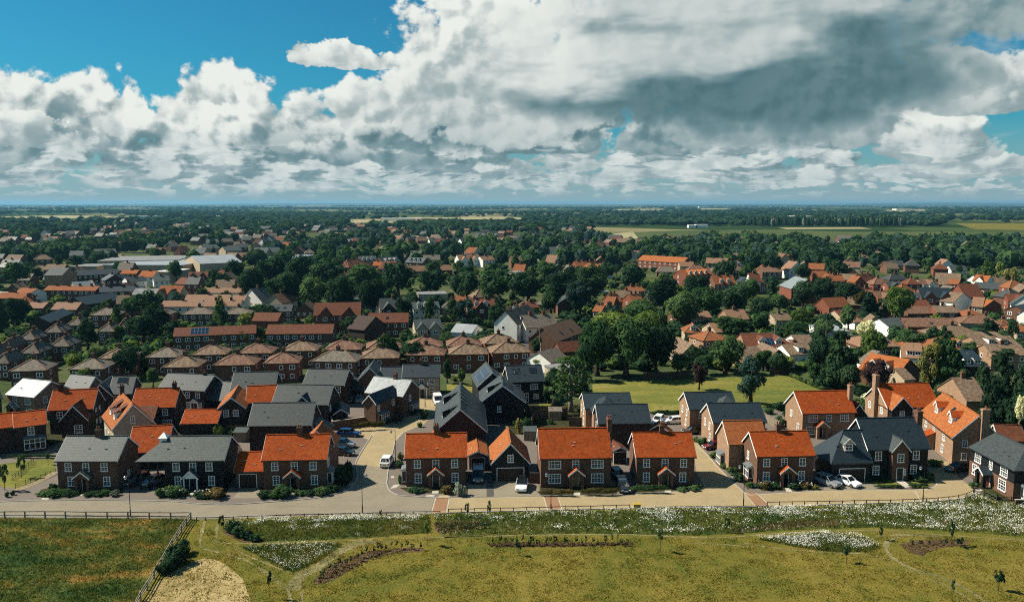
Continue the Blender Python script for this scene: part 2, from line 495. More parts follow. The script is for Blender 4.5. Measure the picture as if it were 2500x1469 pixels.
# ---------------------------------------------------------------- mesh helpers
class MB:
    def __init__(s):
        s.v, s.f, s.mi = [], [], []

    def poly(s, pts, mi=0):
        b = len(s.v)
        s.v.extend(tuple(p) for p in pts)
        s.f.append(tuple(range(b, b + len(pts))))
        s.mi.append(mi)

    def box(s, x0, x1, y0, y1, z0, z1, mi=0, M=None):
        c = [(x0, y0, z0), (x1, y0, z0), (x1, y1, z0), (x0, y1, z0), (x0, y0, z1), (x1, y0, z1), (x1, y1, z1), (x0, y1, z1)]
        if M is not None:
            c = [tuple(M @ Vector(p)) for p in c]
        b = len(s.v)
        s.v.extend(c)
        for q in ((0, 3, 2, 1), (4, 5, 6, 7), (0, 1, 5, 4), (1, 2, 6, 5), (2, 3, 7, 6), (3, 0, 4, 7)):
            s.f.append(tuple(b + i for i in q))
            s.mi.append(mi)

    def bar(s, p, q, w, h=None, mi=0):
        """square bar from p to q"""
        p, q = Vector(p), Vector(q)
        h = h or w
        d = (q - p)
        L = d.length
        d.normalize()
        up = Vector((0, 0, 1)) if abs(d.z) < 0.95 else Vector((0, 1, 0))
        sx = d.cross(up).normalized()
        uz = sx.cross(d).normalized()
        M = Matrix((( *sx, ), ( *d, ), ( *uz, ))).transposed().to_4x4()
        M.translation = p
        s.box(-w / 2, w / 2, 0, L, -h / 2, h / 2, mi, M)

    def tube(s, pts, radii, n=8, mi=0, cap=True):
        rings = []
        for i, p in enumerate(pts):
            p = Vector(p)
            a = Vector(pts[max(0, i - 1)])
            b = Vector(pts[min(len(pts) - 1, i + 1)])
            d = (b - a).normalized()
            up = Vector((0, 0, 1)) if abs(d.z) < 0.9 else Vector((0, 1, 0))
            sx = d.cross(up).normalized()
            sy = sx.cross(d).normalized()
            r = radii[i] if isinstance(radii, (list, tuple)) else radii
            bidx = len(s.v)
            for j in range(n):
                t = 2 * math.pi * j / n
                s.v.append(tuple(p + sx * (r * math.cos(t)) + sy * (r * math.sin(t))))
            rings.append(bidx)
        for a, b in zip(rings, rings[1:]):
            for j in range(n):
                s.f.append((a + j, a + (j + 1) % n, b + (j + 1) % n, b + j))
                s.mi.append(mi)
        if cap:
            s.f.append(tuple(rings[-1] + j for j in range(n)))
            s.mi.append(mi)
            s.f.append(tuple(rings[0] + j for j in reversed(range(n))))
            s.mi.append(mi)

    def slab(s, polys, th, mi=0):
        """thick roof: top polygons given, undersides and edges added"""
        edges = {}
        key = lambda p: tuple(round(c, 4) for c in p)
        for P in polys:
            for a, b in zip(P, P[1:] + P[:1]):
                e = frozenset((key(a), key(b)))
                edges.setdefault(e, []).append((a, b))
        for P in polys:
            s.poly(P, mi)
            s.poly([(x, y, z - th) for x, y, z in reversed(P)], mi)
        for e in edges.values():
            if len(e) == 1:
                a, b = e[0]
                s.poly([a, (a[0], a[1], a[2] - th), (b[0], b[1], b[2] - th), b], mi)

    def mesh(s, name, mats, smooth=False):
        me = bpy.data.meshes.new(name)
        me.from_pydata(s.v, [], s.f)
        for m in mats:
            me.materials.append(MT[m] if isinstance(m, str) else m)
        if len(mats) > 1:
            me.polygons.foreach_set('material_index', s.mi)
        if smooth:
            me.polygons.foreach_set('use_smooth', [True] * len(s.f))
        me.update()
        return me


def link(name, data, parent=None, loc=None, rot=None, scale=None):
    o = bpy.data.objects.new(name, data)
    COL.objects.link(o)
    if parent is not None:
        o.parent = parent
    if loc is not None:
        o.location = loc
    if rot is not None:
        o.rotation_euler = rot
    if scale is not None:
        o.scale = scale
    return o


LABELS = {}
REL = []       # (place, short name) of things that others are described by


def tag(o, label, cat, group=None, pos=None):
    """label, category, group; an automatic label is completed with what the thing stands beside"""
    if pos is not None:
        base = label
        words_left = 15 - len(base.split())
        cand = sorted(REL, key=lambda r: (r[0] - pos).length)
        done = False
        for P, nm in cand[:14]:
            d = pos - P
            nw = len(nm.split())
            view = Vector((P.x, P.y)).normalized()
            dv = Vector((d.x, d.y))
            back, side = dv.dot(view), dv.dot(Vector((view.y, -view.x)))
            if abs(back) > 1.3 * abs(side):
                rel = ['just behind' if back < 28 else 'some way behind' if back < 80 else 'far behind'] if back > 0 else ['in front of' if back > -40 else 'well in front of']
            else:
                far = abs(side) > 35
                rel = [('further out ' if far else '') + ('to the right of' if side > 0 else 'to the left of')]
            for r in rel:
                t = f'{base} {r} {nm}'
                if len(t.split()) <= 16 and t not in LABELS:
                    label, done = t, True
                    break
            if done:
                break
        if not done:
            P, nm = cand[0]
            for o1 in ('second', 'third', 'fourth', 'fifth', 'sixth', 'seventh', 'eighth', 'ninth', 'tenth', 'eleventh', 'twelfth', 'thirteenth'):
                t = f'{base}, {o1} such beyond {nm}'
                if t not in LABELS and len(t.split()) <= 16:
                    label = t
                    break
    LABELS[label] = 1
    o['label'] = label
    o['category'] = cat
    if group:
        o['group'] = group


def structure(name, me, **kw):
    o = link(name, me, **kw)
    o['kind'] = 'structure'
    return o


# ---------------------------------------------------------------- windows and other shared pieces
SHARED = {}


def window_mesh(w, h, cols, rows, frame='paint_white', fat=1.0):
    key = ('w', round(w, 2), round(h, 2), cols, rows, frame)
    if key not in SHARED:
        b = MB()
        f = 0.115 * fat
        b.box(-w / 2, -w / 2 + f, -.07, .02, 0, h)
        b.box(w / 2 - f, w / 2, -.07, .02, 0, h)
        b.box(-w / 2 + f, w / 2 - f, -.068, .02, h - f, h)
        b.box(-w / 2 - .05, w / 2 + .05, -.13, .02, -.09, f * .6)
        for i in range(1, cols):
            x = -w / 2 + w * i / cols
            t = 0.05 if (cols > 2 or w < 1.2) and i != cols / 2 else .08
            b.box(x - t / 2 * fat, x + t / 2 * fat, -.055, .02, f * .6, h - f)
        for j in range(1, rows):
            z = h * j / rows
            t = 0.10 if j * 2 == rows else 0.035
            b.box(-w / 2 + f, w / 2 - f, -.05, .02, z - t / 2, z + t / 2)
        p = MB()
        p.poly([(-w / 2 + .02, -.02, .02), (w / 2 - .02, -.02, .02), (w / 2 - .02, -.02, h - .02), (-w / 2 + .02, -.02, h - .02)])
        SHARED[key] = (b.mesh('window', [frame]), p.mesh('pane', ['window_glass']))
    return SHARED[key]


def far_window_mesh(w, h):
    key = ('fw', round(w, 1), round(h, 1))
    if key not in SHARED:
        b = MB()
        f = 0.17
        b.box(-w / 2, w / 2, -.05, .02, 0, h, 0)
        n = 2 if w > 1 else 1
        pw = (w - f * (n + 1)) / n
        for i in range(n):
            x = -w / 2 + f + i * (pw + f)
            b.poly([(x, -.056, f), (x + pw, -.056, f), (x + pw, -.056, h - f), (x, -.056, h - f)], 1)
        SHARED[key] = b.mesh('window', ['paint_white', 'window_glass'])
    return SHARED[key]


def door_mesh(col, w=1.0, h=2.1):
    key = ('d', col, w, h)
    if key not in SHARED:
        b = MB()
        b.box(-w / 2 - .09, -w / 2, -.06, .02, 0, h + .09, 1)
        b.box(w / 2, w / 2 + .09, -.06, .02, 0, h + .09, 1)
        b.box(-w / 2, w / 2, -.06, .02, h, h + .09, 1)
        b.box(-w / 2, w / 2, -.035, .02, 0, h, 0)
        for z0, z1 in ((.25, 1.0), (1.2, 1.85)):
            for x in (-w * .24, w * .24):
                b.box(x - w * .17, x + w * .17, -.05, -.03, z0, z1, 0)
        hb = MB()
        hb.box(w / 2 - .16, w / 2 - .1, -.1, -.035, .98, 1.12)
        SHARED[key] = (b.mesh('door', [col, 'paint_white']), hb.mesh('handle', ['alloy']))
    return SHARED[key]


def garage_door_mesh(w, h, col='garage_brown'):
    key = ('gd', round(w, 1), round(h, 1), col)
    if key not in SHARED:
        b = MB()
        b.box(-w / 2 - .1, -w / 2, -.07, .02, 0, h + .1, 1)
        b.box(w / 2, w / 2 + .1, -.07, .02, 0, h + .1, 1)
        b.box(-w / 2, w / 2, -.07, .02, h, h + .1, 1)
        p = MB()
        p.box(-w / 2, w / 2, -.03, .02, 0, .52)
        SHARED[key] = (b.mesh('garage_door', [col, 'paint_white']), p.mesh('panel', [col]))
    return SHARED[key]


class House:
    """a building set out from the eaves corners (pixel of left and right end of the front eave at height eh)"""

    def __init__(s, L, R, eh, D, ridge=None, rh=None, name='house', label=None, cat='house', group=None, kind='gx', wall='brick_red', roof='slate_mid',
                 eo=0.35, vo=0.25, ang=None, W=None, trim='paint_white', short=None, auto=False, near=True, barge=True, main=True, th=0.16, back=None, wall_from=0.0, lower=None):
        s.eo, s.vo, s.near = eo, vo, near
        PL, PR = at(*L, eh), at(*R, eh)
        u = PR - PL
        wid = u.length if W is None else W
        u.normalize()
        if back is not None:
            m = (PL + PR) / 2
            lo, hi = eh + .3, eh + 9
            for _ in range(40):
                mid = (lo + hi) / 2
                if proj(m.x, m.y, mid)[1] > ridge:
                    lo = mid
                else:
                    hi = mid
            pb = at(*back, lo) - Vector((m.x, m.y, lo))
            D = pb.length - 2 * vo
            u = Vector((pb.y, -pb.x, 0)).normalized()
        if ang is not None:
            a = RAD(ang)
            u = Vector((math.cos(a), math.sin(a), 0))
        v = Vector((-u.y, u.x, 0))
        ol = vo if kind in ('gx', 'hr', 'hl') else eo
        of = vo if kind == 'gy' else eo
        s.W, s.D = wid - 2 * ol, D
        org = PL + u * ol + v * of
        org.z = 0
        s.org, s.u, s.v = org, u, v
        s.rot = math.atan2(u.y, u.x)
        s.root = link(name, None, loc=org, rot=(0, 0, s.rot))
        s.root.empty_display_size = 0.5
        s.eh = eh
        if rh is None:
            yy = D / 2 if kind in ('gx', 'hx', 'hl', 'hr', 'hy') else (-vo if kind == 'gy' else D / 2)
            q = org + u * (s.W / 2) + v * yy
            lo, hi = eh + 0.3, eh + 9
            for _ in range(40):
                mid = (lo + hi) / 2
                if proj(q.x, q.y, mid)[1] > ridge:
                    lo = mid
                else:
                    hi = mid
            rh = lo
            half = (D / 2 if kind != 'gy' else s.W / 2) + eo
            rh = min(max(rh, eh + half * .45), eh + half * 1.45)
        s.rh = rh
        s.wallm, s.roofm, s.trim = wall, roof, trim
        s.blocks = []
        c = org + u * (s.W / 2) + v * (D / 2)
        s.centre = c
        if short:
            REL.append((Vector((c.x, c.y, 0)), short))
        tag(s.root, label, cat, group, pos=Vector((c.x, c.y, 0)) if auto else None)
        if main:
            s.block(0, 0, s.W, D, eh, rh, kind, wall, roof, barge=barge, th=th, wall_from=wall_from, lower=lower)

    def part(s, name, me, loc=(0, 0, 0), rot=(0, 0, 0), parent=None, scale=None):
        return link(name, me, parent or s.root, loc, rot, scale)

    def block(s, x0, y0, w, d, eh, rh, kind='gx', wall=None, roof=None, barge=True, th=0.16, z0=0.0, eo=None, vo=None, gut=True, lower=None, openfront=False, wall_from=0.0, main_vents=True):
        wall, roof = wall or s.wallm, roof or s.roofm
        eo = s.eo if eo is None else eo
        vo = s.vo if vo is None else vo
        sw = kind in ('gy', 'hy')
        T = (lambda a, b, z: (x0 + b, y0 + a, z)) if sw else (lambda a, b, z: (x0 + a, y0 + b, z))
        La, Lb = (d, w) if sw else (w, d)
        half = Lb / 2 + eo
        sl = (rh - eh) / half
        wt = eh + eo * sl - th - 0.02      # wall head
        b = MB()
        if kind in ('gx', 'gy', 'hl', 'hr', 'hx', 'hy'):
            hipA = kind in ('hx', 'hy', 'hl')
            hipB = kind in ('hx', 'hy', 'hr')
            a0 = -(eo if hipA else vo)
            a1 = La + (eo if hipB else vo)
            r0 = a0 + half * .95 if hipA else a0
            r1 = a1 - half * .95 if hipB else a1
            if r1 < r0:
                r0 = r1 = (r0 + r1) / 2
            P = [T(a0, -eo, eh), T(a1, -eo, eh), T(a1, Lb + eo, eh), T(a0, Lb + eo, eh), T(r0, Lb / 2, rh), T(r1, Lb / 2, rh)]
            polys = [[P[0], P[1], P[5], P[4]], [P[2], P[3], P[4], P[5]]]
            if hipA:
                polys.append([P[3], P[0], P[4]])
            if hipB:
                polys.append([P[1], P[2], P[5]])
            b.slab(polys, th)
            wm = MB()
            for A, B in (((wall_from, 0), (La, 0)), ((La, Lb), (wall_from, Lb))):
                if openfront and A == (wall_from, 0):
                    continue
                wm.poly([T(*A, z0), T(*B, z0), T(*B, wt), T(*A, wt)])
            gz = rh - th - 0.03
            for a, hip in ((wall_from, hipA and not wall_from), (La, hipB)):
                pts = [T(a, 0, z0), T(a, Lb, z0), T(a, Lb, wt), T(a, 0, wt)]
                if not hip:
                    pts.insert(3, T(a, Lb / 2, gz))
                wm.poly(pts)
            if barge and s.near:
                for a, hip in ((a0, hipA), (a1, hipB)):
                    if hip:
                        continue
                    bb = MB()
                    o = -0.035 if a < 0 else 0.035
                    for e in (-eo, Lb + eo):
                        p1, p2 = T(a + o, e, eh - .03), T(a + o, Lb / 2, rh - .03)
                        q1, q2 = T(a + o, e, eh - .27), T(a + o, Lb / 2, rh - .29)
                        for dx in (0.0, -0.03 if a > 0 else 0.03):
                            pass
                        n1 = T(a + o * .2, e, eh - .03)
                        n2 = T(a + o * .2, Lb / 2, rh - .03)
                        m1, m2 = T(a + o * .2, e, eh - .27), T(a + o * .2, Lb / 2, rh - .29)
                        bb.poly([p1, p2, q2, q1])
                        bb.poly([n1, n2, m2, m1])
                        bb.poly([p1, n1, n2, p2])
                        bb.poly([q1, q2, m2, m1])
                        bb.poly([p1, q1, m1, n1])
                    s.part('bargeboard', bb.mesh('bargeboard', [s.trim]))
            if s.near:
                rb = MB()
                rb.bar(T(r0, Lb / 2, rh + .02), T(r1, Lb / 2, rh + .02), .22, .1)
                if r1 - r0 > .2:
                    s.part('ridge_tiles', rb.mesh('ridge_tiles', [roof]))
                if main_vents:
                    for q in range(2):
                        va = La * rnd.uniform(.2, .8)
                        vb = half * rnd.uniform(.35, .6)
                        vm_ = MB()
                        vm_.bar(T(va - .2, vb - eo, eh + vb * sl + .03), T(va + .2, vb - eo, eh + vb * sl + .03), .14, .08)
                        s.part('roof_vent', vm_.mesh('roof_vent', ['flagstone' if 'tile' in roof else 'paint_dark']))
                if gut:
                    for e in (-eo - .06, Lb + eo + .06):
                        gb = MB()
                        gb.bar(T(a0, e, eh - .1), T(a1, e, eh - .1), .11, .11)
                        s.part('gutter', gb.mesh('gutter', ['paint_dark']))
            elif hipA or hipB:
                rb = MB()
                up = Vector((0, 0, .05))
                segs = [(P[4], P[5])] if r1 - r0 > .2 else []
                if hipA:
                    segs += [(P[0], P[4]), (P[3], P[4])]
                if hipB:
                    segs += [(P[1], P[5]), (P[2], P[5])]
                for p, q in segs:
                    rb.bar(Vector(p) + up, Vector(q) + up, .26, .12)
                s.part('hip_tiles', rb.mesh('hip_tiles', ['tile_tan']))
        elif kind in ('lean', 'leanl', 'leanr'):
            # single slope; high side at the back / at right / at left
            if kind == 'lean':
                tp = [(x0 - vo, y0 - eo, eh), (x0 + w + vo, y0 - eo, eh), (x0 + w + vo, y0 + d, rh), (x0 - vo, y0 + d, rh)]
            elif kind == 'leanl':
                tp = [(x0 - eo, y0 - vo, eh), (x0 + w, y0 - vo, rh), (x0 + w, y0 + d + vo, rh), (x0 - eo, y0 + d + vo, eh)]
            else:
                tp = [(x0, y0 - vo, rh), (x0 + w + eo, y0 - vo, eh), (x0 + w + eo, y0 + d + vo, eh), (x0, y0 + d + vo, rh)]
            b.slab([tp], th)
            wm = MB()
            zr = lambda x, y: (eh + (rh - eh) * ((y - y0 + eo) / (d + eo) if kind == 'lean' else (x - x0 + eo) / (w + eo) if kind == 'leanl' else (x0 + w + eo - x) / (w + eo))) - th - .02
            cs = [(x0, y0), (x0 + w, y0), (x0 + w, y0 + d), (x0, y0 + d)]
            for A, B in zip(cs, cs[1:] + cs[:1]):
                wm.poly([(*A, z0), (*B, z0), (*B, zr(*B)), (*A, zr(*A))])
        else:  # flat
            b.slab([[(x0 - vo, y0 - vo, rh), (x0 + w + vo, y0 - vo, rh), (x0 + w + vo, y0 + d + vo, rh), (x0 - vo, y0 + d + vo, rh)]], .3)
            wm = MB()
            cs = [(x0, y0), (x0 + w, y0), (x0 + w, y0 + d), (x0, y0 + d)]
            for A, B in zip(cs, cs[1:] + cs[:1]):
                wm.poly([(*A, z0), (*B, z0), (*B, rh - .32), (*A, rh - .32)])
        s.part('wall', wm.mesh('wall', [wall]))
        ro = s.part('roof', b.mesh('roof', [roof]))
        blk = dict(x0=x0, y0=y0, w=w, d=d, eh=eh, rh=rh, eo=eo, vo=vo, kind=kind, sl=sl, half=half, roof=ro)
        if lower:      # boarded storey over a brick one: (material, height)
            lm = MB()
            e = .03
            cs = [(x0 - e, y0 - e), (x0 + w + e, y0 - e), (x0 + w + e, y0 + d + e), (x0 - e, y0 + d + e)]
            for A, B in zip(cs, cs[1:] + cs[:1]):
                lm.poly([(*A, 0), (*B, 0), (*B, lower[1]), (*A, lower[1])])
            lm.poly([(*c, lower[1]) for c in cs])
            s.part('lower_wall', lm.mesh('lower_wall', [lower[0]]))
        s.blocks.append(blk)
        return blk

    def face(s, blk, f, u, z, out=0.0):
        x0, y0, w, d = blk['x0'], blk['y0'], blk['w'], blk['d']
        if f == 'f':
            return (x0 + u, y0 - out, z), 0.0
        if f == 'b':
            return (x0 + w - u, y0 + d + out, z), math.pi
        if f == 'r':
            return (x0 + w + out, y0 + u, z), math.pi / 2
        return (x0 - out, y0 + d - u, z), -math.pi / 2

    def win(s, f, u, z, w=1.1, h=1.35, cols=2, rows=4, blk=0, out=0.0, frame='paint_white'):
        p, r = s.face(s.blocks[blk], f, u, z, out)
        if s.near:
            a, b = window_mesh(w, h, cols, rows, frame)
            o = s.part('window', a, p, (0, 0, r))
            link('pane', b, o)
        else:
            o = s.part('window', far_window_mesh(w, h), p, (0, 0, r))
        return o

    def door(s, f, u, col='door_dark', blk=0, out=0.0, z=0.0, w=1.0):
        p, r = s.face(s.blocks[blk], f, u, z, out)
        a, b = door_mesh(col, w)
        o = s.part('door', a, p, (0, 0, r))
        link('handle', b, o)

    def garage_door(s, f, u, w=2.6, h=2.2, blk=0, col='garage_brown'):
        p, r = s.face(s.blocks[blk], f, u, 0)
        a, b = garage_door_mesh(w, h, col)
        o = s.part('garage_door', a, p, (0, 0, r))
        for i in range(4):
            link('panel', b, o, (0, -.004 * i, i * .55))

    def porch(s, u, w=2.3, d=1.3, eh=2.35, rh=3.5, blk=0, roof=None, post='brick', f='f'):
        """gabled porch on pillars"""
        B = s.blocks[blk]
        p, r = s.face(B, f, u, 0)
        M = Matrix.Rotation(r, 4, 'Z')
        M.translation = Vector(p)
        roof = roof or s.roofm
        h = w / 2 + .25
        b = MB()
        z = lambda pts: [tuple(M @ Vector(q)) for q in pts]
        b.slab([z([(-h, -d - .2, eh), (0, -d - .2, rh), (0, 0, rh), (-h, 0, eh)]), z([(h, 0, eh), (0, 0, rh), (0, -d - .2, rh), (h, -d - .2, eh)])], .1)
        o = s.part('porch_roof', b.mesh('porch_roof', [roof]))
        bb = MB()
        for sgn in (-1, 1):
            y = -d - .235
            bb.box(0, 1, 0, 1, 0, 1, 0, None) if False else None
            q = z([(sgn * h, y, eh - .02), (0, y, rh - .02), (0, y, rh - .26), (sgn * h, y, eh - .24)])
            q2 = z([(sgn * h, y + .05, eh - .02), (0, y + .05, rh - .02), (0, y + .05, rh - .26), (sgn * h, y + .05, eh - .24)])
            bb.poly(q)
            bb.poly(q2)
            for i in range(4):
                j = (i + 1) % 4
                bb.poly([q[i], q[j], q2[j], q2[i]])
        link('bargeboard', bb.mesh('bargeboard', [s.trim]), o)
        g = MB()
        g.poly(z([(-w / 2, -d, eh - .1), (w / 2, -d, eh - .1), (0, -d, rh - .2)]))
        g.poly(z([(-w / 2, -d + .1, eh - .1), (w / 2, -d + .1, eh - .1), (0, -d + .1, rh - .2)]))
        s.part('porch_gable', g.mesh('porch_gable', [s.wallm if post == 'brick' else 'paint_white']))
        for sgn in (-1, 1):
            pb = MB()
            t = .24 if post == 'brick' else .09
            c = M @ Vector((sgn * (w / 2 - t), -d + t + .02, 0))
            pb.box(c.x - t, c.x + t, c.y - t, c.y + t, 0, eh - .05)
            s.part('porch_post', pb.mesh('porch_post', [s.wallm if post == 'brick' else 'paint_white']))

    def chimney(s, x, y, z0, z1, w=.75, d=.6, pots=2, wall=None):
        b = MB()
        b.box(x - w / 2, x + w / 2, y - d / 2, y + d / 2, z0, z1 - .35)
        b.box(x - w / 2 - .08, x + w / 2 + .08, y - d / 2 - .08, y + d / 2 + .08, z1 - .35, z1 - .12)
        b.box(x - w / 2 - .02, x + w / 2 + .02, y - d / 2 - .02, y + d / 2 + .02, z1 - .12, z1)
        o = s.part('chimney', b.mesh('chimney', [wall or (s.wallm if 'brick' in s.wallm else 'brick_red')]))
        for i in range(pots):
            if 'pot' not in SHARED:
                pb = MB()
                pb.tube([(0, 0, 0), (0, 0, .42), (0, 0, .45)], [.13, .11, .14], 8)
                SHARED['pot'] = pb.mesh('chimney_pot', ['clay_pot'])
            link('chimney_pot', SHARED['pot'], o, (x + (i - (pots - 1) / 2) * .38, y, z1))

    def slope(s, blk, side, a, up):
        """matrix of a spot on a roof slope: a along the ridge direction, up metres up the slope from the eave"""
        B = s.blocks[blk]
        x0, y0, w, d = B['x0'], B['y0'], B['w'], B['d']
        ang = math.atan(B['sl'])
        dz, dh = up * math.sin(ang), up * math.cos(ang)
        z = B['eh'] + dz
        eo = B['eo']
        if side == 'f':
            p, r = (x0 + a, y0 - eo + dh, z), 0
        elif side == 'b':
            p, r = (x0 + a, y0 + d + eo - dh, z), math.pi
        elif side == 'l':
            p, r = (x0 - eo + dh, y0 + a, z), -math.pi / 2
        else:
            p, r = (x0 + w + eo - dh, y0 + a, z), math.pi / 2
        return p, (ang, 0, r)

    def rooflight(s, blk, side, a, up, w=.9, h=1.2, mat='window_glass'):
        p, r = s.slope(blk, side, a, up)
        key = ('rl', w, h, mat)
        if key not in SHARED:
            b = MB()
            b.box(-w / 2, w / 2, 0, h, -.02, .07, 0)
            q = MB()
            q.box(-w / 2 + .08, w / 2 - .08, .08, h - .08, .07, .085, 0)
            SHARED[key] = (b.mesh('rooflight', ['paint_dark' if mat != 'solar_cell' else 'alloy']), q.mesh('pane', [mat]))
        a_, b_ = SHARED[key]
        o = s.part('solar_panel' if mat == 'solar_cell' else 'rooflight', a_, p, r)
        link('pane', b_, o)

    def solar(s, blk, side, a, up, nx, ny, w=1.0, h=1.65):
        for i in range(nx):
            for j in range(ny):
                s.rooflight(blk, side, a + i * (w + .04), up + j * (h + .04), w, h, 'solar_cell')

    def dormer(s, blk, side, a, up, w=1.5, h=1.5, kind='gable', wallm='board_black', roof=None, win=True):
        """dormer window on a slope"""
        p, (ang, _, r) = s.slope(blk, side, a, up)
        roof = roof or s.roofm
        D = min((h + .9) / math.tan(ang), 3.6)
        Mx = Matrix.Rotation(r, 4, 'Z')
        Mx.translation = Vector(p)
        z = lambda pts: [tuple(Mx @ Vector(q)) for q in pts]
        b = MB()
        b.poly(z([(-w / 2, 0, 0), (w / 2, 0, 0), (w / 2, 0, h), (0, 0, h + (w / 2 if kind == 'gable' else 0)), (-w / 2, 0, h)]))
        for x in (-w / 2, w / 2):
            b.poly(z([(x, 0, 0), (x, 0, h), (x, h / math.tan(ang), h)]))
        o = s.part('dormer', b.mesh('dormer', [wallm]))
        q = MB()
        if kind == 'gable':
            e = w / 2 + .25
            D2 = (h + w / 2) / math.tan(ang) + .1
            D1 = (h - .2) / math.tan(ang)
            q.slab([z([(-e, -.25, h - .2), (0, -.25, h + w / 2 + .05), (0, D2, h + w / 2 + .05), (-e, D1, h - .2)]),
                    z([(0, -.25, h + w / 2 + .05), (e, -.25, h - .2), (e, D1, h - .2), (0, D2, h + w / 2 + .05)])], .1)
            bb = MB()
            for sg in (-1, 1):
                bb.bar(*z([(sg * e, -.29, h - .27), (0, -.29, h + w / 2 - .03)]), .06, .2)
            link('bargeboard', bb.mesh('bargeboard', [s.trim]), o)
        else:
            tz = math.tan(ang) * .45
            L = (h + .15) / (math.tan(ang) - math.tan(ang) * .45) if math.tan(ang) > .2 else 3
            q.slab([z([(-w / 2 - .2, -.25, h), (w / 2 + .2, -.25, h), (w / 2 + .2, L, h + .15 + L * tz), (-w / 2 - .2, L, h + .15 + L * tz)])], .1)
        link('roof', q.mesh('roof', [roof]), o)
        if win:
            ww = min(w - .25, 1.6)
            if s.near:
                a_, b_ = window_mesh(ww, h - .25, 2, 4 if ww < 1.3 else 2)
                link('window', a_, o, tuple(Mx @ Vector((0, -.01, .12))), (0, 0, r))
                link('pane', b_, o, tuple(Mx @ Vector((0, -.01, .12))), (0, 0, r))
            else:
                link('window', far_window_mesh(ww, h - .25), o, tuple(Mx @ Vector((0, -.01, .12))), (0, 0, r))

    def bay(s, f, u, w=2.4, d=.8, h=2.2, z0=.5, blk=0, roofm='lead'):
        p, r = s.face(s.blocks[blk], f, u, 0)
        M = Matrix.Rotation(r, 4, 'Z')
        M.translation = Vector(p)
        b = MB()
        b.box(-w / 2, w / 2, -d, 0, 0, z0, 0, M)
        o = s.part('bay_window', b.mesh('bay_window', [s.wallm if 'board' not in s.wallm else 'brick_red']))
        q = MB()
        t = .1
        for x in np.linspace(-w / 2 + t / 2, w / 2 - t / 2, 5):
            q.box(x - t / 2, x + t / 2, -d, -d + t, z0, h, 0, M)
        for x in (-w / 2, w / 2 - t):
            q.box(x, x + t, -.12, 0, z0, h, 0, M)
            q.box(x, x + t, -d + t, -.12, h - .14, h, 0, M)
            q.box(x, x + t, -d + t, -.12, z0, z0 + .12, 0, M)
        for zz in (z0, (z0 + h) / 2 + .2, h - .12):
            q.box(-w / 2 + t, w / 2 - t, -d + .01, -d + t - .01, zz, zz + .12, 0, M)
        link('frame', q.mesh('frame', ['paint_white']), o)
        g = MB()
        e = .05
        g.box(-w / 2 + e, w / 2 - e, -d + e, 0, z0, h - .02, 0, M)
        link('pane', g.mesh('pane', ['window_glass']), o)
        rb = MB()
        k = lambda pts: [tuple(M @ Vector(c)) for c in pts]
        rb.slab([k([(-w / 2 - .15, -d - .15, h + .1), (w / 2 + .15, -d - .15, h + .1), (w / 2 - .1, 0, h + .45), (-w / 2 + .1, 0, h + .45)]),
                 k([(-w / 2 - .15, 0, h + .1), (-w / 2 - .15, -d - .15, h + .1), (-w / 2 + .1, 0, h + .45)]),
                 k([(w / 2 + .15, -d - .15, h + .1), (w / 2 + .15, 0, h + .1), (w / 2 - .1, 0, h + .45)])], .08)
        link('roof', rb.mesh('roof', [roofm]), o)

# ---------------------------------------------------------------- the new estate
EST = 'houses of the new estate'


def cottage(h, ups, lows, porch=None, uz=None, lw=(1.1, 1.5), uw=(1.1, 1.3), blk=0, post='brick', door='door_dark', proof=None):
    """front of a house: upper and lower windows and a porch, as fractions of the front"""
    W = h.blocks[blk]['w']
    uz = h.blocks[blk]['eh'] - 1.68 if uz is None else uz
    for f in ups:
        f, ww = f if isinstance(f, tuple) else (f, uw[0])
        h.win('f', f * W, uz, ww, uw[1], 2 if ww < 1.5 else 4, 4, blk)
    for f in lows:
        f, ww = f if isinstance(f, tuple) else (f, lw[0])
        h.win('f', f * W, .72, ww, lw[1], 2 if ww < 1.5 else 4, 4, blk)
    if porch is not None:
        h.door('f', porch * W, door, blk)
        h.porch(porch * W, blk=blk, post=post, roof=proof)


def sides(h, f='r', blk=0, us=(.35,), zs=(.9, 3.1), w=.9):
    d = h.blocks[blk]['d']
    for z in zs:
        for u in us:
            h.win(f, u * d, z, w, 1.25, 2, 4, blk)


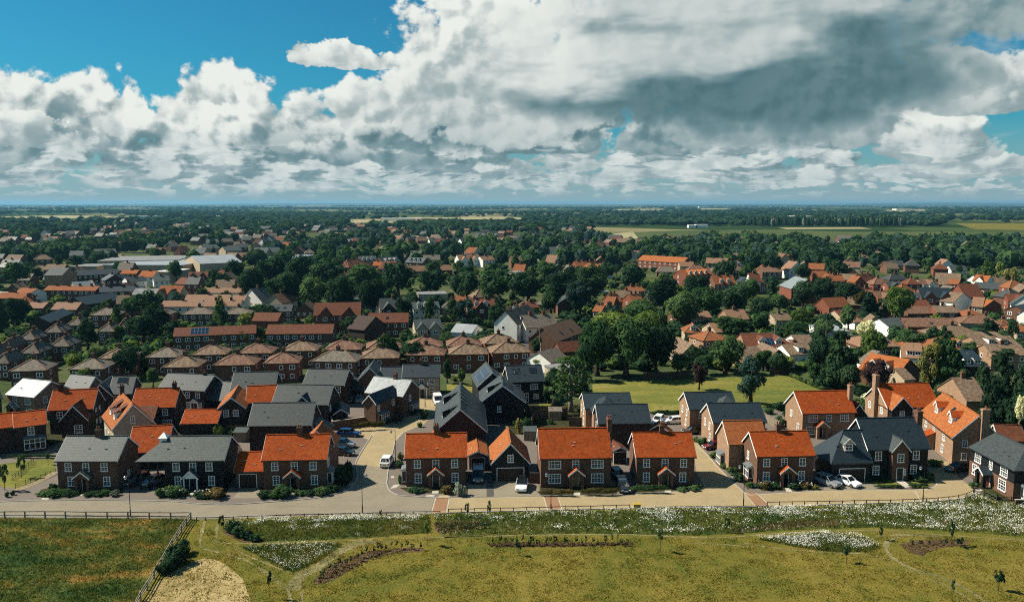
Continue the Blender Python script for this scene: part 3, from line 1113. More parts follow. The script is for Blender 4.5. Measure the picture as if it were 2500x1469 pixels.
def near_houses():
    # --- front row, left to right
    h = House(Z1(483, 975), Z1(1050, 975), 4.8, 7.2, Z1(0, 747)[1], kind='gx', roof='slate_grey', group=EST, short='the grey-roofed brick cottage by the railings',
              label='brick house with pale grey slate roof, first in the front row beside the railings')
    cottage(h, (.186, .48, .786), (.22, .817), .46)
    h.chimney(h.W * .52, h.D * .5, h.rh - .5, h.rh + 1.1)
    sides(h, 'r', us=(.5,), zs=(.9,), w=.8)

    h = House(Z1(1215, 978), Z1(2010, 968), 4.8, 7.6, Z1(0, 747)[1], kind='hl', wall='board_black', roof='slate_grey', wall_from=4.0, group=EST,
              short='the black boarded house with carport', label='black weatherboarded house with a grey hipped roof sweeping down over an open carport')
    b = MB()
    W = h.W - 4.0
    for f in (.20, .48, .755):
        h.win('f', 4.0 + W * f, 3.1, 1.1, 1.35)
    for f in (.22, .79):
        h.win('f', 4.0 + W * f, .72, 1.0, 1.5)
    h.door('f', 4.0 + W * .47)
    h.porch(4.0 + W * .47, 2.2, 1.2, 2.3, 3.6, post='wood', roof='slate_mid')
    for x in (.15, 1.5, 2.9):
        pb = MB()
        pb.box(x - .1, x + .1, .05, .25, 0, 4.7)
        h.part('carport_post', pb.mesh('carport_post', ['board_black']))
    c = MB()
    c.box(2.2, 3.4, 3.0, 4.2, h.rh - 1.9, h.rh - .1)
    c.poly([(2.05, 2.85, h.rh - .1), (3.55, 2.85, h.rh - .1), (2.8, 3.6, h.rh + .75)])
    c.poly([(3.55, 2.85, h.rh - .1), (3.55, 4.35, h.rh - .1), (2.8, 3.6, h.rh + .75)])
    c.poly([(3.55, 4.35, h.rh - .1), (2.05, 4.35, h.rh - .1), (2.8, 3.6, h.rh + .75)])
    c.poly([(2.05, 4.35, h.rh - .1), (2.05, 2.85, h.rh - .1), (2.8, 3.6, h.rh + .75)])
    h.part('cupola', c.mesh('cupola', ['paint_white']))

    h = House(Z2(135, 970), Z2(728, 960), 4.8, 7.0, Z2(0, 733)[1], roof='tile_orange', group=EST, short='the orange-tiled corner house left of the side street',
              label='orange-tiled brick house with side bays on the left corner of the side street')
    cottage(h, (.185, .495, .795), (.2, .81), .48)
    h.chimney(h.W * .52, h.D * .5, h.rh - .5, h.rh + 1.2)
    h.block(-4.6, .9, 4.6, 6, 2.75, 5.0, 'gx', roof='tile_orange')
    h.garage_door('f', 1.9, 2.6, 2.2, blk=1)
    h.bay('r', 2.0, 2.3, .8, 2.35)
    h.win('r', 2.0, 3.05, 1.5, 1.3, 3, 4)
    h.block(4.5, 7.0, 5.3, 5.0, 4.8, 7.6, 'gy', roof='tile_pale_orange')

    h = House(Z2(1420, 950), Z2(1985, 940), 4.8, 7.0, Z2(0, 722)[1], roof='tile_orange', group=EST, short='the orange-tiled corner house right of the side street',
              label='bright orange-roofed brick house on the right corner of the side street')
    cottage(h, (.19, .5, .815), (.2, .82), .5)
    h.chimney(h.W * .5, h.D * .5, h.rh - .5, h.rh + 1.3)
    h.bay('l', h.D - 2.0, 2.2, .8, 2.4)

    h = House(Z2(1985, 925), Z2(2165, 945), 2.6, 6.0, Z2(0, 880)[1], kind='gy', roof='tile_pale_orange', back=Z2(2055, 750), group='garages of the new estate', name='garage', cat='garage',
              label='narrow brick garage with pale orange gable roof, a van parked at its door')
    h.garage_door('f', h.W * .5, 2.2, 2.1)

    h = House(Z3(-10, 1000), Z3(350, 1015), 3.0, 8.0, Z3(0, 812)[1], kind='gy', wall='board_black', roof='tile_pale_orange', back=Z3(142, 667), group='garages of the new estate', name='garage', cat='garage',
              short='the big black garage with orange roof', label='large black boarded double garage with steep orange roof and a window in its gable')
    h.garage_door('f', h.W * .5, 4.3, 2.2)
    h.win('f', h.W * .5, 3.2, 1.0, 1.25)

    h = House(Z3(430, 955), Z3(1085, 945), 4.8, 7.4, Z3(0, 676)[1], roof='tile_orange', group=EST, short='the wide orange-roofed house with tall end chimney',
              label='widest orange-roofed house, with tall end chimney and a yellow door under its porch')
    cottage(h, ((.2, 2.0), .5, (.81, 2.0)), ((.2, 2.0), (.81, 2.0)), .5, door='door_gold')
    h.chimney(h.W + .35, h.D * .5, 0, h.rh + 1.6, .7, 1.2, 2)

    h = House(Z3(1292, 940), Z3(1840, 938), 4.8, 7.2, Z3(0, 713)[1], roof='tile_orange', group=EST, short='the orange-roofed house by the shaded side lane',
              label='orange-roofed brick house with low central chimney, left of the shaded lane')
    cottage(h, (.17, .49, .81), (.17, .8), .49)
    h.chimney(h.W * .5, h.D * .5, h.rh - .5, h.rh + 1.2)
    d = MB()
    d.tube([(0.55, -.1, 3.2), (.55, -.3, 3.25)], .04, 6)
    d.tube([(.55, -.3, 3.28), (.55, -.36, 3.3)], [.3, .36], 10)
    h.part('satellite_dish', d.mesh('satellite_dish', ['paint_dark']))

    h = House(Z4(170, 910), Z4(690, 900), 4.8, 7.0, Z4(0, 683)[1], roof='tile_orange', wall='brick_red', group=EST, short='the orange double-gabled house',
              label='brick house with orange roof and two sunlit gables side by side, flowers along its front')
    cottage(h, (.165, .48, .8), (.165, .79), .5)
    h.chimney(h.W * .5, h.D * .5, h.rh - .5, h.rh + 1.2)
    h.block(-2.4, 6.6, 6.4, 6.4, 4.8, 8.0, 'gx', roof='tile_pale_orange', wall='brick_sunlit_buff')  # back wing: sunlight on its gable put into a paler brick
    h.bay('l', 3.2, 2.2, .8, 2.3, blk=1)
    h.bay('l', 4.2, 2.2, .8, 2.3)
    h.win('l', 3.0, 3.1, .9, 1.3)

    # big slate house with garage wing
    h = House(Z4(1140, 850), Z4(1690, 838), 5.0, 8.0, Z4(0, 566)[1], wall='board_black', roof='slate_dark', group=EST, short='the big black house with double garage wing',
              label='big black boarded house with dark slate roof, brick entrance gable and a hipped garage wing')
    W = h.W
    for f, z in ((.17, 3.15), (.8, 3.15), (.14, .75), (.77, .75)):
        h.win('f', f * W, z, 1.15, 1.5)
    gx = h.block(.35 * W, -1.1, 2.7, 5.0, 4.9, 6.9, 'gy', wall='brick_red', roof='slate_mid')
    h.win('f', 1.35, 3.1, 1.15, 1.45, blk=1)
    h.door('f', 1.35, blk=1)
    h.win('f', 2.1, 1.0, .35, 1.0, 1, 2, blk=1)
    h.chimney(W + .1, h.D * .45, 3.0, h.rh + 1.2, .9, 1.2, 2)
    h.block(-6.6, -1.2, 6.4, 7.2, 3.2, h.rh - 1.5, 'hl', wall='board_black', roof='slate_dark')
    h.garage_door('f', 3.4, 4.2, 2.2, blk=2)
    h.dormer(2, 'f', 3.2, 2.2, 1.5, 1.35, wallm='board_cream', roof='slate_grey')

    # long orange house at the right, side on
    h = House(Z4(1580, 525), Z4(1870, 745), 4.8, 7.6, Z4(0, 442)[1], wall='brick_sunlit_buff', roof='tile_pale_orange', group=EST, short='the long orange house with two dormers',
              label='long side-on brick house, pale orange roof with two white dormers and tall gable chimney')
    W = h.W
    h.dormer(0, 'f', W * .30, 2.0, 1.4, 1.5, wallm='render_white', roof='tile_orange')
    h.dormer(0, 'f', W * .72, 2.0, 1.4, 1.5, wallm='render_white', roof='tile_orange')
    h.rooflight(0, 'f', W * .52, 3.6)
    for f, z in ((.45, 3.1), (.75, 3.1), (.2, 3.1), (.72, .8), (.3, .8)):
        h.win('f', f * W, z, 1.1, 1.4)
    sides(h, 'r', us=(.25,), zs=(.9, 3.2))
    h.chimney(W + .35, h.D * .62, 0, h.rh + 1.2, .8, 1.2, 2)
    h.block(W - 5, h.D, 4.4, 4.0, 4.6, 6.8, 'gy', roof='tile_rust')
    h.block(W * .36, -1.8, 2.2, 1.8, 2.4, 3.4, 'lean', roof='tile_orange')

    # grey corner house at the right edge
    h = House(Z4(2010, 822), Z4(2410, 1030), 4.8, 8.2, Z4(0, 790)[1], kind='hr', wall='board_black', roof='slate_mid', lower=('brick_red', 2.65), group=EST,
              short='the grey-roofed corner house at the road end', label='grey-roofed corner house with black boarding over brick at the road end')
    W = h.W
    for f, ww in ((.2, 1.7), (.5, .9), (.79, 1.8)):
        h.win('f', f * W, 3.0, ww, 1.45, 2 if ww < 1.2 else 3, 4, out=.04)
    for f, ww in ((.14, 1.3), (.77, 1.9)):
        h.win('f', f * W, .7, ww, 1.7, 2 if ww < 1.5 else 3, 4, out=.04)
    h.door('f', W * .45, 'door_red', out=.04)
    h.porch(W * .45, 2.2, 1.5, 2.3, 3.3, roof='slate_dark')
    h.bay('r', 2.2, 2.2, .8, 2.3)

    # --- second row and behind, left to right
    h = House((-70, 985), (8, 972), 4.8, 7.5, 930, roof='slate_grey', group=EST, label='dark brick house with grey roof cut by the edge of the view')
    h = House(Z1(40, 378), Z1(300, 405), 4.8, 8.5, Z1(0, 243)[1], roof='slate_pale', wall='brick_sunlit_buff', group=EST, short='the silvery-roofed house',
              label='brick house whose slate roof shines silver in the sun, sunlit front wall')
    cottage(h, (.28, (.76, 1.6)), ((.8, 1.6),), .3)
    h.block(h.W - 1.5, 8.5, 6.5, 5, 4.2, 7.4, 'gx', roof='slate_dark')
    sides(h, 'r', us=(.3,), zs=(1.0, 3.1), w=1.1)

    h = House(Z1(420, 523), Z1(835, 505), 4.8, 7.0, Z1(0, 329)[1], roof='tile_orange', wall='brick_dark', group=EST, short='the orange house with shaded front gable',
              label='dark brick house with orange roof and a projecting front gable wing in shade')
    cottage(h, (.24, (.62, 1.0)), (), None)
    h.block(h.W * .4, -3.2, 4.6, 7.0, 3.4, 6.4, 'gy', roof='tile_rust', wall='brick_dark')  # shade on the wing roof put into its colour by a darker tile
    h.win('f', 3.0, .9, 1.5, 1.5, 3, 4, blk=1)
    h.chimney(h.W * .15, h.D * .5, h.rh - .5, h.rh + 1.1)
    sides(h, 'r', us=(.3, .6))

    h = House(Z1(120, 678), Z1(425, 640), 4.8, 7.2, Z1(0, 525)[1], roof='tile_orange', wall='brick_dark', group=EST, short='the orange-roofed house above the railings',
              label='dark brick house with orange roof and a big white bay window above the railings')
    W = h.W
    h.win('f', W * .5, 3.1, 1.1, 1.45)
    h.bay('f', W * .6, 3.4, .9, 2.5)
    h.win('l', 2.5, 3.0, 1.2, 1.4)
    h.block(-5.5, 1.0, 5.5, 6.5, 4.8, h.rh, 'hl', roof='tile_orange', wall='brick_dark')

    h = House(Z1(1000, 695), Z1(1390, 630), 4.2, 9, Z1(0, 462)[1], kind='gy', wall='render_cream', roof='tile_pale_orange', back=Z1(1085, 355), group=EST, short='the cream gable-fronted house',
              label='cream rendered gable house with a sunlit pale orange roof and two dormers on its slope')
    h.win('f', h.W * .48, 4.9, .8, 1.3)
    for a in (.25, .62):
        h.dormer(0, 'l', h.D * a, 1.6, 1.5, 1.3, 'shed', wallm='render_white', roof='tile_rust')
    for z in (.9,):
        for u in (.2, .5, .8):
            h.win('l', h.D * u, z, 1.0, 1.5)
    h.chimney(h.W * .5, h.D - .5, h.rh - .5, h.rh + 1.4, wall='brick_dark')

    h = House(Z1(1130, 905), Z1(1500, 885), 3.0, 9.0, Z1(0, 655)[1], roof='tile_orange', wall='board_black', group='garages of the new estate', name='garage', cat='garage',
              short='the wide orange garage roof', label='wide black garage block under a big plain orange roof, between two grey-roofed houses')

    h = House(Z1(965, 378), Z1(1180, 370), 4.8, 7.5, Z1(0, 210)[1], roof='slate_mid', wall='brick_dark', group=EST, short='the slate house with dark rooflight',
              label='dark brick house with slate roof, square dark rooflight and a white-edged gable to one side')
    h.rooflight(0, 'f', h.W * .48, 3.0, 2.2, 1.7)
    h.win('f', h.W * .3, 3.1, 1.2, 1.3)
    h.block(-3.6, -.6, 4.2, 8.0, 4.6, 7.2, 'gy', roof='slate_dark', wall='brick_dark')

    h = House(Z1(1405, 328), Z1(1828, 348), 4.8, 8.0, Z1(0, 192)[1], roof='slate_mid', wall='brick_dark', group=EST, short='the long slate house with red door',
              label='long slate-roofed brick house with a red door under a small white porch')
    cottage(h, (.64, .86), (.66, (.92, .6)), None)
    h.door('f', h.W * .82, 'door_red')
    h.porch(h.W * .82, 1.8, .9, 2.3, 3.2, post='wood', roof='slate_mid')
    h.block(h.W, 1.0, 5.0, 7.0, 2.6, 6.0, 'gx', roof='slate_mid', wall='board_black', openfront=True)
    h.chimney(h.W * .8, h.D * .5, h.rh - .4, h.rh + .5, .5, .5, 1)

    h = House(Z1(1165, 500), Z1(1568, 490), 4.8, 7.0, Z1(0, 318)[1], roof='tile_orange', wall='brick_dark', group=EST, short='the orange house behind the cream gable',
              label='dark brick house with orange roof and end chimney, partly hidden by the cream gable')
    cottage(h, (.78,), ((.82, 1.8),), None)
    h.chimney(h.W * .9, h.D * .5, h.rh - .5, h.rh + 1.0)
    h.block(h.W * .1, -3.0, h.W * .5, 3.0, 2.9, 5.2, 'lean', roof='tile_rust', wall='brick_dark')  # lean-to roof lies in shadow, painted in by the darker tile colour

    h = House(Z1(1612, 640), Z1(1948, 635), 2.6, 6.0, Z1(0, 508)[1], roof='tile_orange', wall='board_black', group='garages of the new estate', name='garage', cat='garage',
              short='the low orange garage', label='low garage with plain bright orange roof behind a garden fence')

    h = House(Z1(1940, 510), Z1(2195, 510), 4.6, 9, Z1(0, 400)[1], kind='gy', roof='tile_pale_orange', wall='brick_dark', back=Z1(2130, 290), group=EST, short='the dark gable with two windows',
              label='dark brick gable with two white windows and white verges, an orange wing beside it')
    h.win('f', h.W * .28, 3.0, 1.1, 1.3)
    h.win('f', h.W * .66, 3.0, 1.1, 1.3)
    h.block(h.W, 4.0, 7.5, 6.5, 4.6, 7.4, 'gx', roof='tile_orange', wall='brick_dark')

    h = House(Z1(2060, 338), Z2(262, 330), 4.8, 7.5, Z2(0, 173)[1], roof='slate_mid', wall='brick_dark', group=EST, short='the plain slate house',
              label='plain slate-roofed house seen from behind, next to the slate house with a gablet')

    h = House(Z2(225, 465), Z2(738, 472), 4.8, 8.0, Z2(0, 288)[1], roof='slate_mid', wall='brick_dark', group=EST, short='the slate house with a gablet',
              label='slate-roofed dark brick house with a small pointed gablet on its front slope')
    h.block(h.W * .42, -.5, 3.2, 4.5, 4.9, 6.7, 'gy', roof='slate_dark', wall='brick_dark')
    h.win('r', 2.0, 3.1, .9, 1.3)

    h = House(Z2(12, 660), Z2(590, 655), 4.9, 7.6, Z2(0, 448)[1], roof='slate_mid', wall='brick_dark', group=EST, short='the large blank-walled slate house',
              label='large slate-roofed house with a blank brick wall towards the street, above the orange corner house')
    sides(h, 'r', us=(.25, .6), zs=(3.1,))
    h.block(h.W, 2.0, 2.6, 5.0, 3.0, 4.6, 'leanr', roof='slate_dark', wall='brick_dark')

    h = House(Z2(505, 290), Z2(880, 298), 4.8, 7.8, Z2(0, 150)[1], roof='slate_mid', wall='brick_dark', group=EST, short='the slate house by the car barn',
              label='slate-roofed brick house with one wide upper window, joined to the open car barn')
    h.win('f', h.W * .84, 3.2, 1.7, 1.3, 3, 2)
    h.win('f', h.W * .5, 3.2, 1.1, 1.3, 2, 2)

    h = House(Z2(880, 335), Z2(1060, 335), 2.6, 6.5, Z2(0, 226)[1], roof='slate_mid', wall='board_black', main=False, group='garages of the new estate', name='car_barn', cat='car barn',
              short='the open car barn', label='open-fronted timber car barn with slate roof and cars parked inside')
    h.block(0, 0, h.W, 6.5, 2.6, h.rh, 'gx', openfront=True)
    for i in range(4):
        pb = MB()
        x = .1 + (h.W - .2) * i / 3
        pb.box(x - .09, x + .09, .0, .2, 0, 2.5)
        h.part('post', pb.mesh('post', ['fence_wood']))

    h = House(Z2(1040, 450), Z2(1178, 462), 4.8, 8, Z2(0, 379)[1], kind='gy', wall='brick_red', roof='slate_dark', back=Z2(1325, 295), group=EST, short='the brick house with pale slate roof',
              label='L-shaped brick house on the street bend, pale shining slate roof and white bay windows')
    h.bay('r', 2.4, 2.8, .8, 2.4)
    h.win('r', h.D * .75, 3.1, 1.0, 1.3)
    h.win('r', h.D * .12, 3.1, .8, 1.2)
    h.block(-4.6, h.D - 1.0, 9.0, 7.0, 4.8, h.rh + 1.0, 'gx', wall='brick_red', roof='slate_pale')
    h.win('r', 3.0, 3.2, .8, 1.3, blk=1)
    h.bay('r', 4.2, 2.6, .8, 2.4, blk=1)
    h.chimney(.6, h.D + 2.5, h.rh, h.rh + 2.1)

    h = House(Z2(780, 555), Z2(928, 552), 2.4, 6, Z2(0, 505)[1], kind='gy', wall='brick_dark', roof='slate_mid', back=Z2(855, 435), group='garages of the new estate', name='garage', cat='garage',
              label='small slate-roofed garage behind garden walls beside the street bend')

    h = House(Z2(1680, 718), Z2(2165, 725), 4.4, 14, Z2(0, 503)[1], kind='gy', wall='brick_dark', roof='slate_mid', back=Z2(1920, 275), group=EST, short='the tall slate gable house',
              label='tall gable-fronted house, long slate roof with flat dormers one side and rooflights the other')
    for a in (.22, .75):
        h.dormer(0, 'l', h.D * a, 2.2, 1.9, 1.3, 'shed', roof='slate_mid')
    for a in (.35, .5, .65, .8):
        h.rooflight(0, 'r', h.D * a, 4.6, 1.1, 2.0)
    h.block(-2.0, -6.5, 4.6, 6.3, 2.6, 5.4, 'gy', wall='brick_dark', roof='tile_pale_orange')

    h = House(Z2(1398, 226), Z2(1742, 222), 4.8, 7.0, Z2(0, 106)[1], wall='render_cream', roof='slate_dark', group=EST, short='the cream cottage at the street end',
              label='cream rendered cottage with slate roof closing the view at the end of the side street')
    cottage(h, (.22, .52, .8), (.8,), .53, post='wood')
    h.chimney(h.W * .5, h.D * .5, h.rh - .4, h.rh + 1.1)
    h.block(-5.2, .6, 5.2, 6.0, 4.2, 6.6, 'gx', wall='render_cream', roof='slate_dark')
    h.block(-10.0, -1.6, 5.2, 9.0, 4.6, 7.6, 'gy', wall='brick_red', roof='slate_mid')
    h.win('f', 2.6, .75, 1.0, 1.4, blk=1)

    h = House(Z3(150, 270), Z3(480, 258), 4.8, 8.0, Z3(0, 115)[1], wall='board_black', roof='slate_dark', group=EST, short='the black house with two square rooflights',
              label='black boarded house with slate roof, two square rooflights and solar panels on its left wing')
    h.rooflight(0, 'f', h.W * .25, 2.6, 1.8, 1.7)
    h.rooflight(0, 'f', h.W * .74, 2.6, 1.8, 1.7)
    for f in (.22, .72):
        h.win('f', f * h.W, 3.0, 1.8, 1.2, 3, 2)
    h.win('f', .78 * h.W, .8, 1.2, 1.1)
    h.win('f', .5 * h.W, .1, 1.0, 2.1, 2, 2)
    h.block(-7.5, -3.5, 6.6, 11.5, 4.8, h.rh + .3, 'gy', wall='board_black', roof='slate_mid')
    h.solar(1, 'l', 1.6, .9, 7, 2)

    h = House(Z2(2095, 452), Z3(298, 478), 4.6, 11, Z3(0, 292)[1], kind='gy', wall='board_black', roof='slate_mid', back=Z3(75, 197), group=EST, short='the black boarded gable house',
              label='black weatherboarded gable house with one small window and a dormer on its sunlit slope')
    h.win('f', h.W * .42, 2.6, .8, 1.2)
    h.dormer(0, 'l', h.D * .35, 2.2, 1.7, 1.2, 'shed', roof='slate_grey')
    h.rooflight(0, 'r', h.D * .3, 3.2)
    h.rooflight(0, 'r', h.D * .6, 3.2)

    h = House(Z3(835, 505), Z3(1275, 500), 4.8, 8.0, Z3(0, 360)[1], wall='brick_sunlit_buff', roof='slate_dark', group=EST, short='the slate house beside the lawn',
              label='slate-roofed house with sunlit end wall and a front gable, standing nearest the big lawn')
    h.block(1.2, -3.0, 5.6, 7.0, 4.8, h.rh - .1, 'hy', wall='brick_sunlit_buff', roof='slate_dark')
    h.win('l', 2.5, 3.0, .8, 1.2)
    h.win('l', 5.5, 3.0, .8, 1.2)
    h.win('l', 5.5, .9, 1.0, 1.3)

    h = House(Z3(955, 640), Z3(1435, 635), 4.8, 7.0, Z3(0, 462)[1], wall='brick_dark', roof='slate_dark', group=EST, short='the dark slate house behind the tall chimney',
              label='plain dark slate-roofed house in front of the one beside the lawn, sunlit end wall')
    h.win('l', 3.5, 3.0, .8, 1.2)

    h = House(Z3(1080, 738), Z3(1222, 752), 2.4, 6, Z3(0, 700)[1], kind='gy', wall='brick_dark', roof='slate_mid', back=Z3(1130, 673), group='garages of the new estate', name='garage', cat='garage',
              label='small slate garage tucked between the tall-chimney house and the house by the lane')
    h = House(Z3(1085, 880), Z3(1200, 915), 2.5, 5.5, Z3(0, 850)[1], kind='gy', wall='brick_dark', roof='tile_rust', back=Z3(1075, 790), group='garages of the new estate', name='garage', cat='garage',
              label='low orange-roofed garage squeezed beside the tall end chimney, a grey car before it')
    h.garage_door('f', h.W * .5, 2.2, 2.1)
    h = House(Z3(1378, 712), Z3(1608, 708), 2.6, 6, Z3(0, 640)[1], kind='gy', wall='brick_dark', roof='tile_pale_orange', back=Z3(1500, 605), group='garages of the new estate', name='garage', cat='garage',
              label='orange pyramid-roofed garage showing above the ridge of the house by the lane')

    h = House(Z3(1772, 512), Z3(2210, 505), 4.8, 7.5, Z3(0, 352)[1], wall='brick_sunlit_buff', roof='slate_dark', group=EST, short='the slate house with hipped front wing',
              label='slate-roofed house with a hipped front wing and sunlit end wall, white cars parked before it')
    h.block(h.W * .5, -2.0, 6.0, 6.0, 4.8, h.rh - .2, 'hy', wall='brick_sunlit_buff', roof='slate_mid')
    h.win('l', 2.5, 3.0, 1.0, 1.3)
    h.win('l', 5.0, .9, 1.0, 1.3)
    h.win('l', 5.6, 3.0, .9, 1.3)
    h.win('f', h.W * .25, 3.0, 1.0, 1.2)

    h = House(Z3(1985, 632), Z4(262, 607), 4.8, 7.5, Z4(0, 438)[1], wall='brick_sunlit_buff', roof='slate_dark', group=EST, short='the long navy slate house',
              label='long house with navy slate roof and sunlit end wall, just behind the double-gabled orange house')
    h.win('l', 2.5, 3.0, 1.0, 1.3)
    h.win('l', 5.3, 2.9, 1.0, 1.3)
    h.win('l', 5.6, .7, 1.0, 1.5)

    h = House(Z4(568, 535), Z4(1045, 525), 4.8, 8.0, Z4(0, 333)[1], wall='brick_sunlit_buff', roof='tile_orange', group=EST, short='the orange house below the lawn',
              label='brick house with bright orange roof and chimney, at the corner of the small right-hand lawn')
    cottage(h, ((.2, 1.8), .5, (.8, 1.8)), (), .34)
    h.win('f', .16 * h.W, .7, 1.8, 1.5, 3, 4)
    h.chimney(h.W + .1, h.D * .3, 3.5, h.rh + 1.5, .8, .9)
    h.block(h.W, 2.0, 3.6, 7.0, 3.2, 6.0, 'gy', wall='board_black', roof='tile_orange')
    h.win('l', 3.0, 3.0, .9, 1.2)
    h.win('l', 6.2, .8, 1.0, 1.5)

    h = House(Z4(1310, 482), Z4(1780, 475), 4.8, 9.0, Z4(0, 268)[1], wall='brick_sunlit_buff', roof='tile_orange', group=EST, short='the orange house with the tall left chimney',
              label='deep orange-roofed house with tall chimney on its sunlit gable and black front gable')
    h.block(.3, -1.2, 4.0, 5.0, 4.6, 7.2, 'gy', wall='board_black', roof='tile_pale_orange')
    h.win('f', 2.0, 3.0, 1.0, 1.3, blk=1)
    h.win('f', 6.0, 3.1, 2.0, 1.3, 4, 4)
    h.chimney(-.35, h.D * .5, 0, h.rh + 1.9, .8, 1.3)
    for u in (2.0, 6.8):
        h.win('l', u, 3.0, 1.0, 1.3)


near_houses()

# ---------------------------------------------------------------- ground, roads, paths, fields
G1 = lambda x, y: (x / 3.125, 1200 + y / 3.125)
G2 = lambda x, y: (800 + x / 3.125, 1200 + y / 3.125)
G3 = lambda x, y: (1600 + x / 2.778, 1200 + y / 2.778)


KG = 0.80


def wpos(k):
    return k.n('ShaderNodeNewGeometry').outputs['Position']


def grass_mat(name, cols, s1=0.05, s2=0.35, s3=3.0, bump=0.6, contrast=(0.3, 0.7), stretch=(1, 1, 1)):
    """turf: three colours mixed in patches, with fine relief"""
    cols = [dim(c, KG) for c in cols]
    m, k, bs = base_mat(name)
    p = k.vm('MULTIPLY', wpos(k), stretch)
    a = k.noise(p, s1, 4, 0.6, dist=0.6)
    b = k.noise(p, s2, 5, 0.65)
    c = k.noise(p, s3, 4, 0.7)
    f = k.m('ADD', k.m('MULTIPLY', a, 0.62), k.m('MULTIPLY_ADD', b, 0.48, -0.05))
    col = k.ramp(k.mr(f, contrast[0] + .08, contrast[1] + .02, smooth=False), [(0.0, cols[0]), (0.5, cols[1]), (1.0, cols[2])])
    col = k.mix(k.mr(c, 0.44, 0.66, 0.0, 0.7), col, k.mix(1.0, col, (0.42, 0.48, 0.5), 'MULTIPLY'))
    col = k.mix(k.mr(c, 0.50, 0.36, 0.0, 0.5), col, k.mix(1.0, col, (1.5, 1.4, 1.25), 'MULTIPLY'))
    k.put(bs.inputs['Base Color'], col)
    bs.inputs['Roughness'].default_value = 1.0
    bs.inputs['Specular IOR Level'].default_value = 0.05
    bp = k.n('ShaderNodeBump', i_Strength=bump, i_Distance=0.25)
    k.put(bp.inputs['Height'], k.m('ADD', c, b))
    k.put(bs.inputs['Normal'], bp.outputs[0])
    m2 = bpy.data.materials.new(name + '_blade')
    m2.use_nodes = True
    m2.node_tree.nodes.clear()
    k = NT(m2.node_tree)
    p = k.vm('MULTIPLY', wpos(k), stretch)
    f = k.m('ADD', k.m('MULTIPLY', k.noise(p, s1, 4, 0.6, dist=0.6), 0.62), k.m('MULTIPLY_ADD', k.noise(p, s2, 5, 0.65), 0.48, -0.05))
    col = k.ramp(k.mr(f, contrast[0] + .08, contrast[1] + .02, smooth=False), [(0.0, cols[0]), (0.5, cols[1]), (1.0, cols[2])])
    col = k.mix(1.0, col, (1.45, 1.4, 1.2), 'MULTIPLY')
    df = k.n('ShaderNodeBsdfDiffuse')
    tl = k.n('ShaderNodeBsdfTranslucent')
    for q in (df, tl):
        k.put(q.inputs['Color'], col)
    mx = k.n('ShaderNodeMixShader')
    mx.inputs[0].default_value = 0.45
    k.t.links.new(df.outputs[0], mx.inputs[1])
    k.t.links.new(tl.outputs[0], mx.inputs[2])
    out = k.n('ShaderNodeOutputMaterial')
    k.t.links.new(mx.outputs[0], out.inputs[0])
    MATS[name + '_blade'] = m2
    return m


def paving_mat(name, c1, c2, bw=0.2, rh=0.1, mort=(0.16, 0.13, 0.1), rot=0.0):
    c1, c2, mort = dim(c1, .68), dim(c2, .68), dim(mort, .68)
    m, k, bs = base_mat(name)
    p = wpos(k)
    mp = k.n('ShaderNodeMapping')
    k.put(mp.inputs[0], p)
    mp.inputs['Rotation'].default_value = (0, 0, rot)
    br = k.n('ShaderNodeTexBrick', i_Vector=mp.outputs[0], i_Color1=c1, i_Color2=c2, i_Mortar=mort)
    br.inputs['Scale'].default_value = 1.0
    br.inputs['Brick Width'].default_value = bw
    br.inputs['Row Height'].default_value = rh
    br.inputs['Mortar Size'].default_value = 0.006
    n = k.noise(p, 0.25, 5, 0.65)
    n2 = k.noise(p, 2.5, 4, 0.7)
    col = k.mix(k.mr(n, 0.3, 0.7, 0, .45), br.outputs[0], k.mix(1.0, br.outputs[0], (0.72, 0.72, 0.74), 'MULTIPLY'))
    col = k.mix(k.mr(n2, 0.5, 0.8, 0, .5), col, k.mix(1.0, col, (1.25, 1.22, 1.15), 'MULTIPLY'))
    # tyre tracks and oil drips
    n3 = k.noise(k.vm('MULTIPLY', p, (0.12, 1.3, 1)), 0.7, 4, 0.6)
    col = k.mix(k.mr(n3, 0.55, 0.75, 0, .25), col, k.mix(1.0, col, (0.68, 0.66, 0.64), 'MULTIPLY'))
    k.put(bs.inputs['Base Color'], col)
    bs.inputs['Roughness'].default_value = 0.9
    bs.inputs['Specular IOR Level'].default_value = 0.2
    bp = k.n('ShaderNodeBump', i_Strength=0.3, i_Distance=0.02)
    k.put(bp.inputs['Height'], n2)
    k.put(bs.inputs['Normal'], bp.outputs[0])
    return m


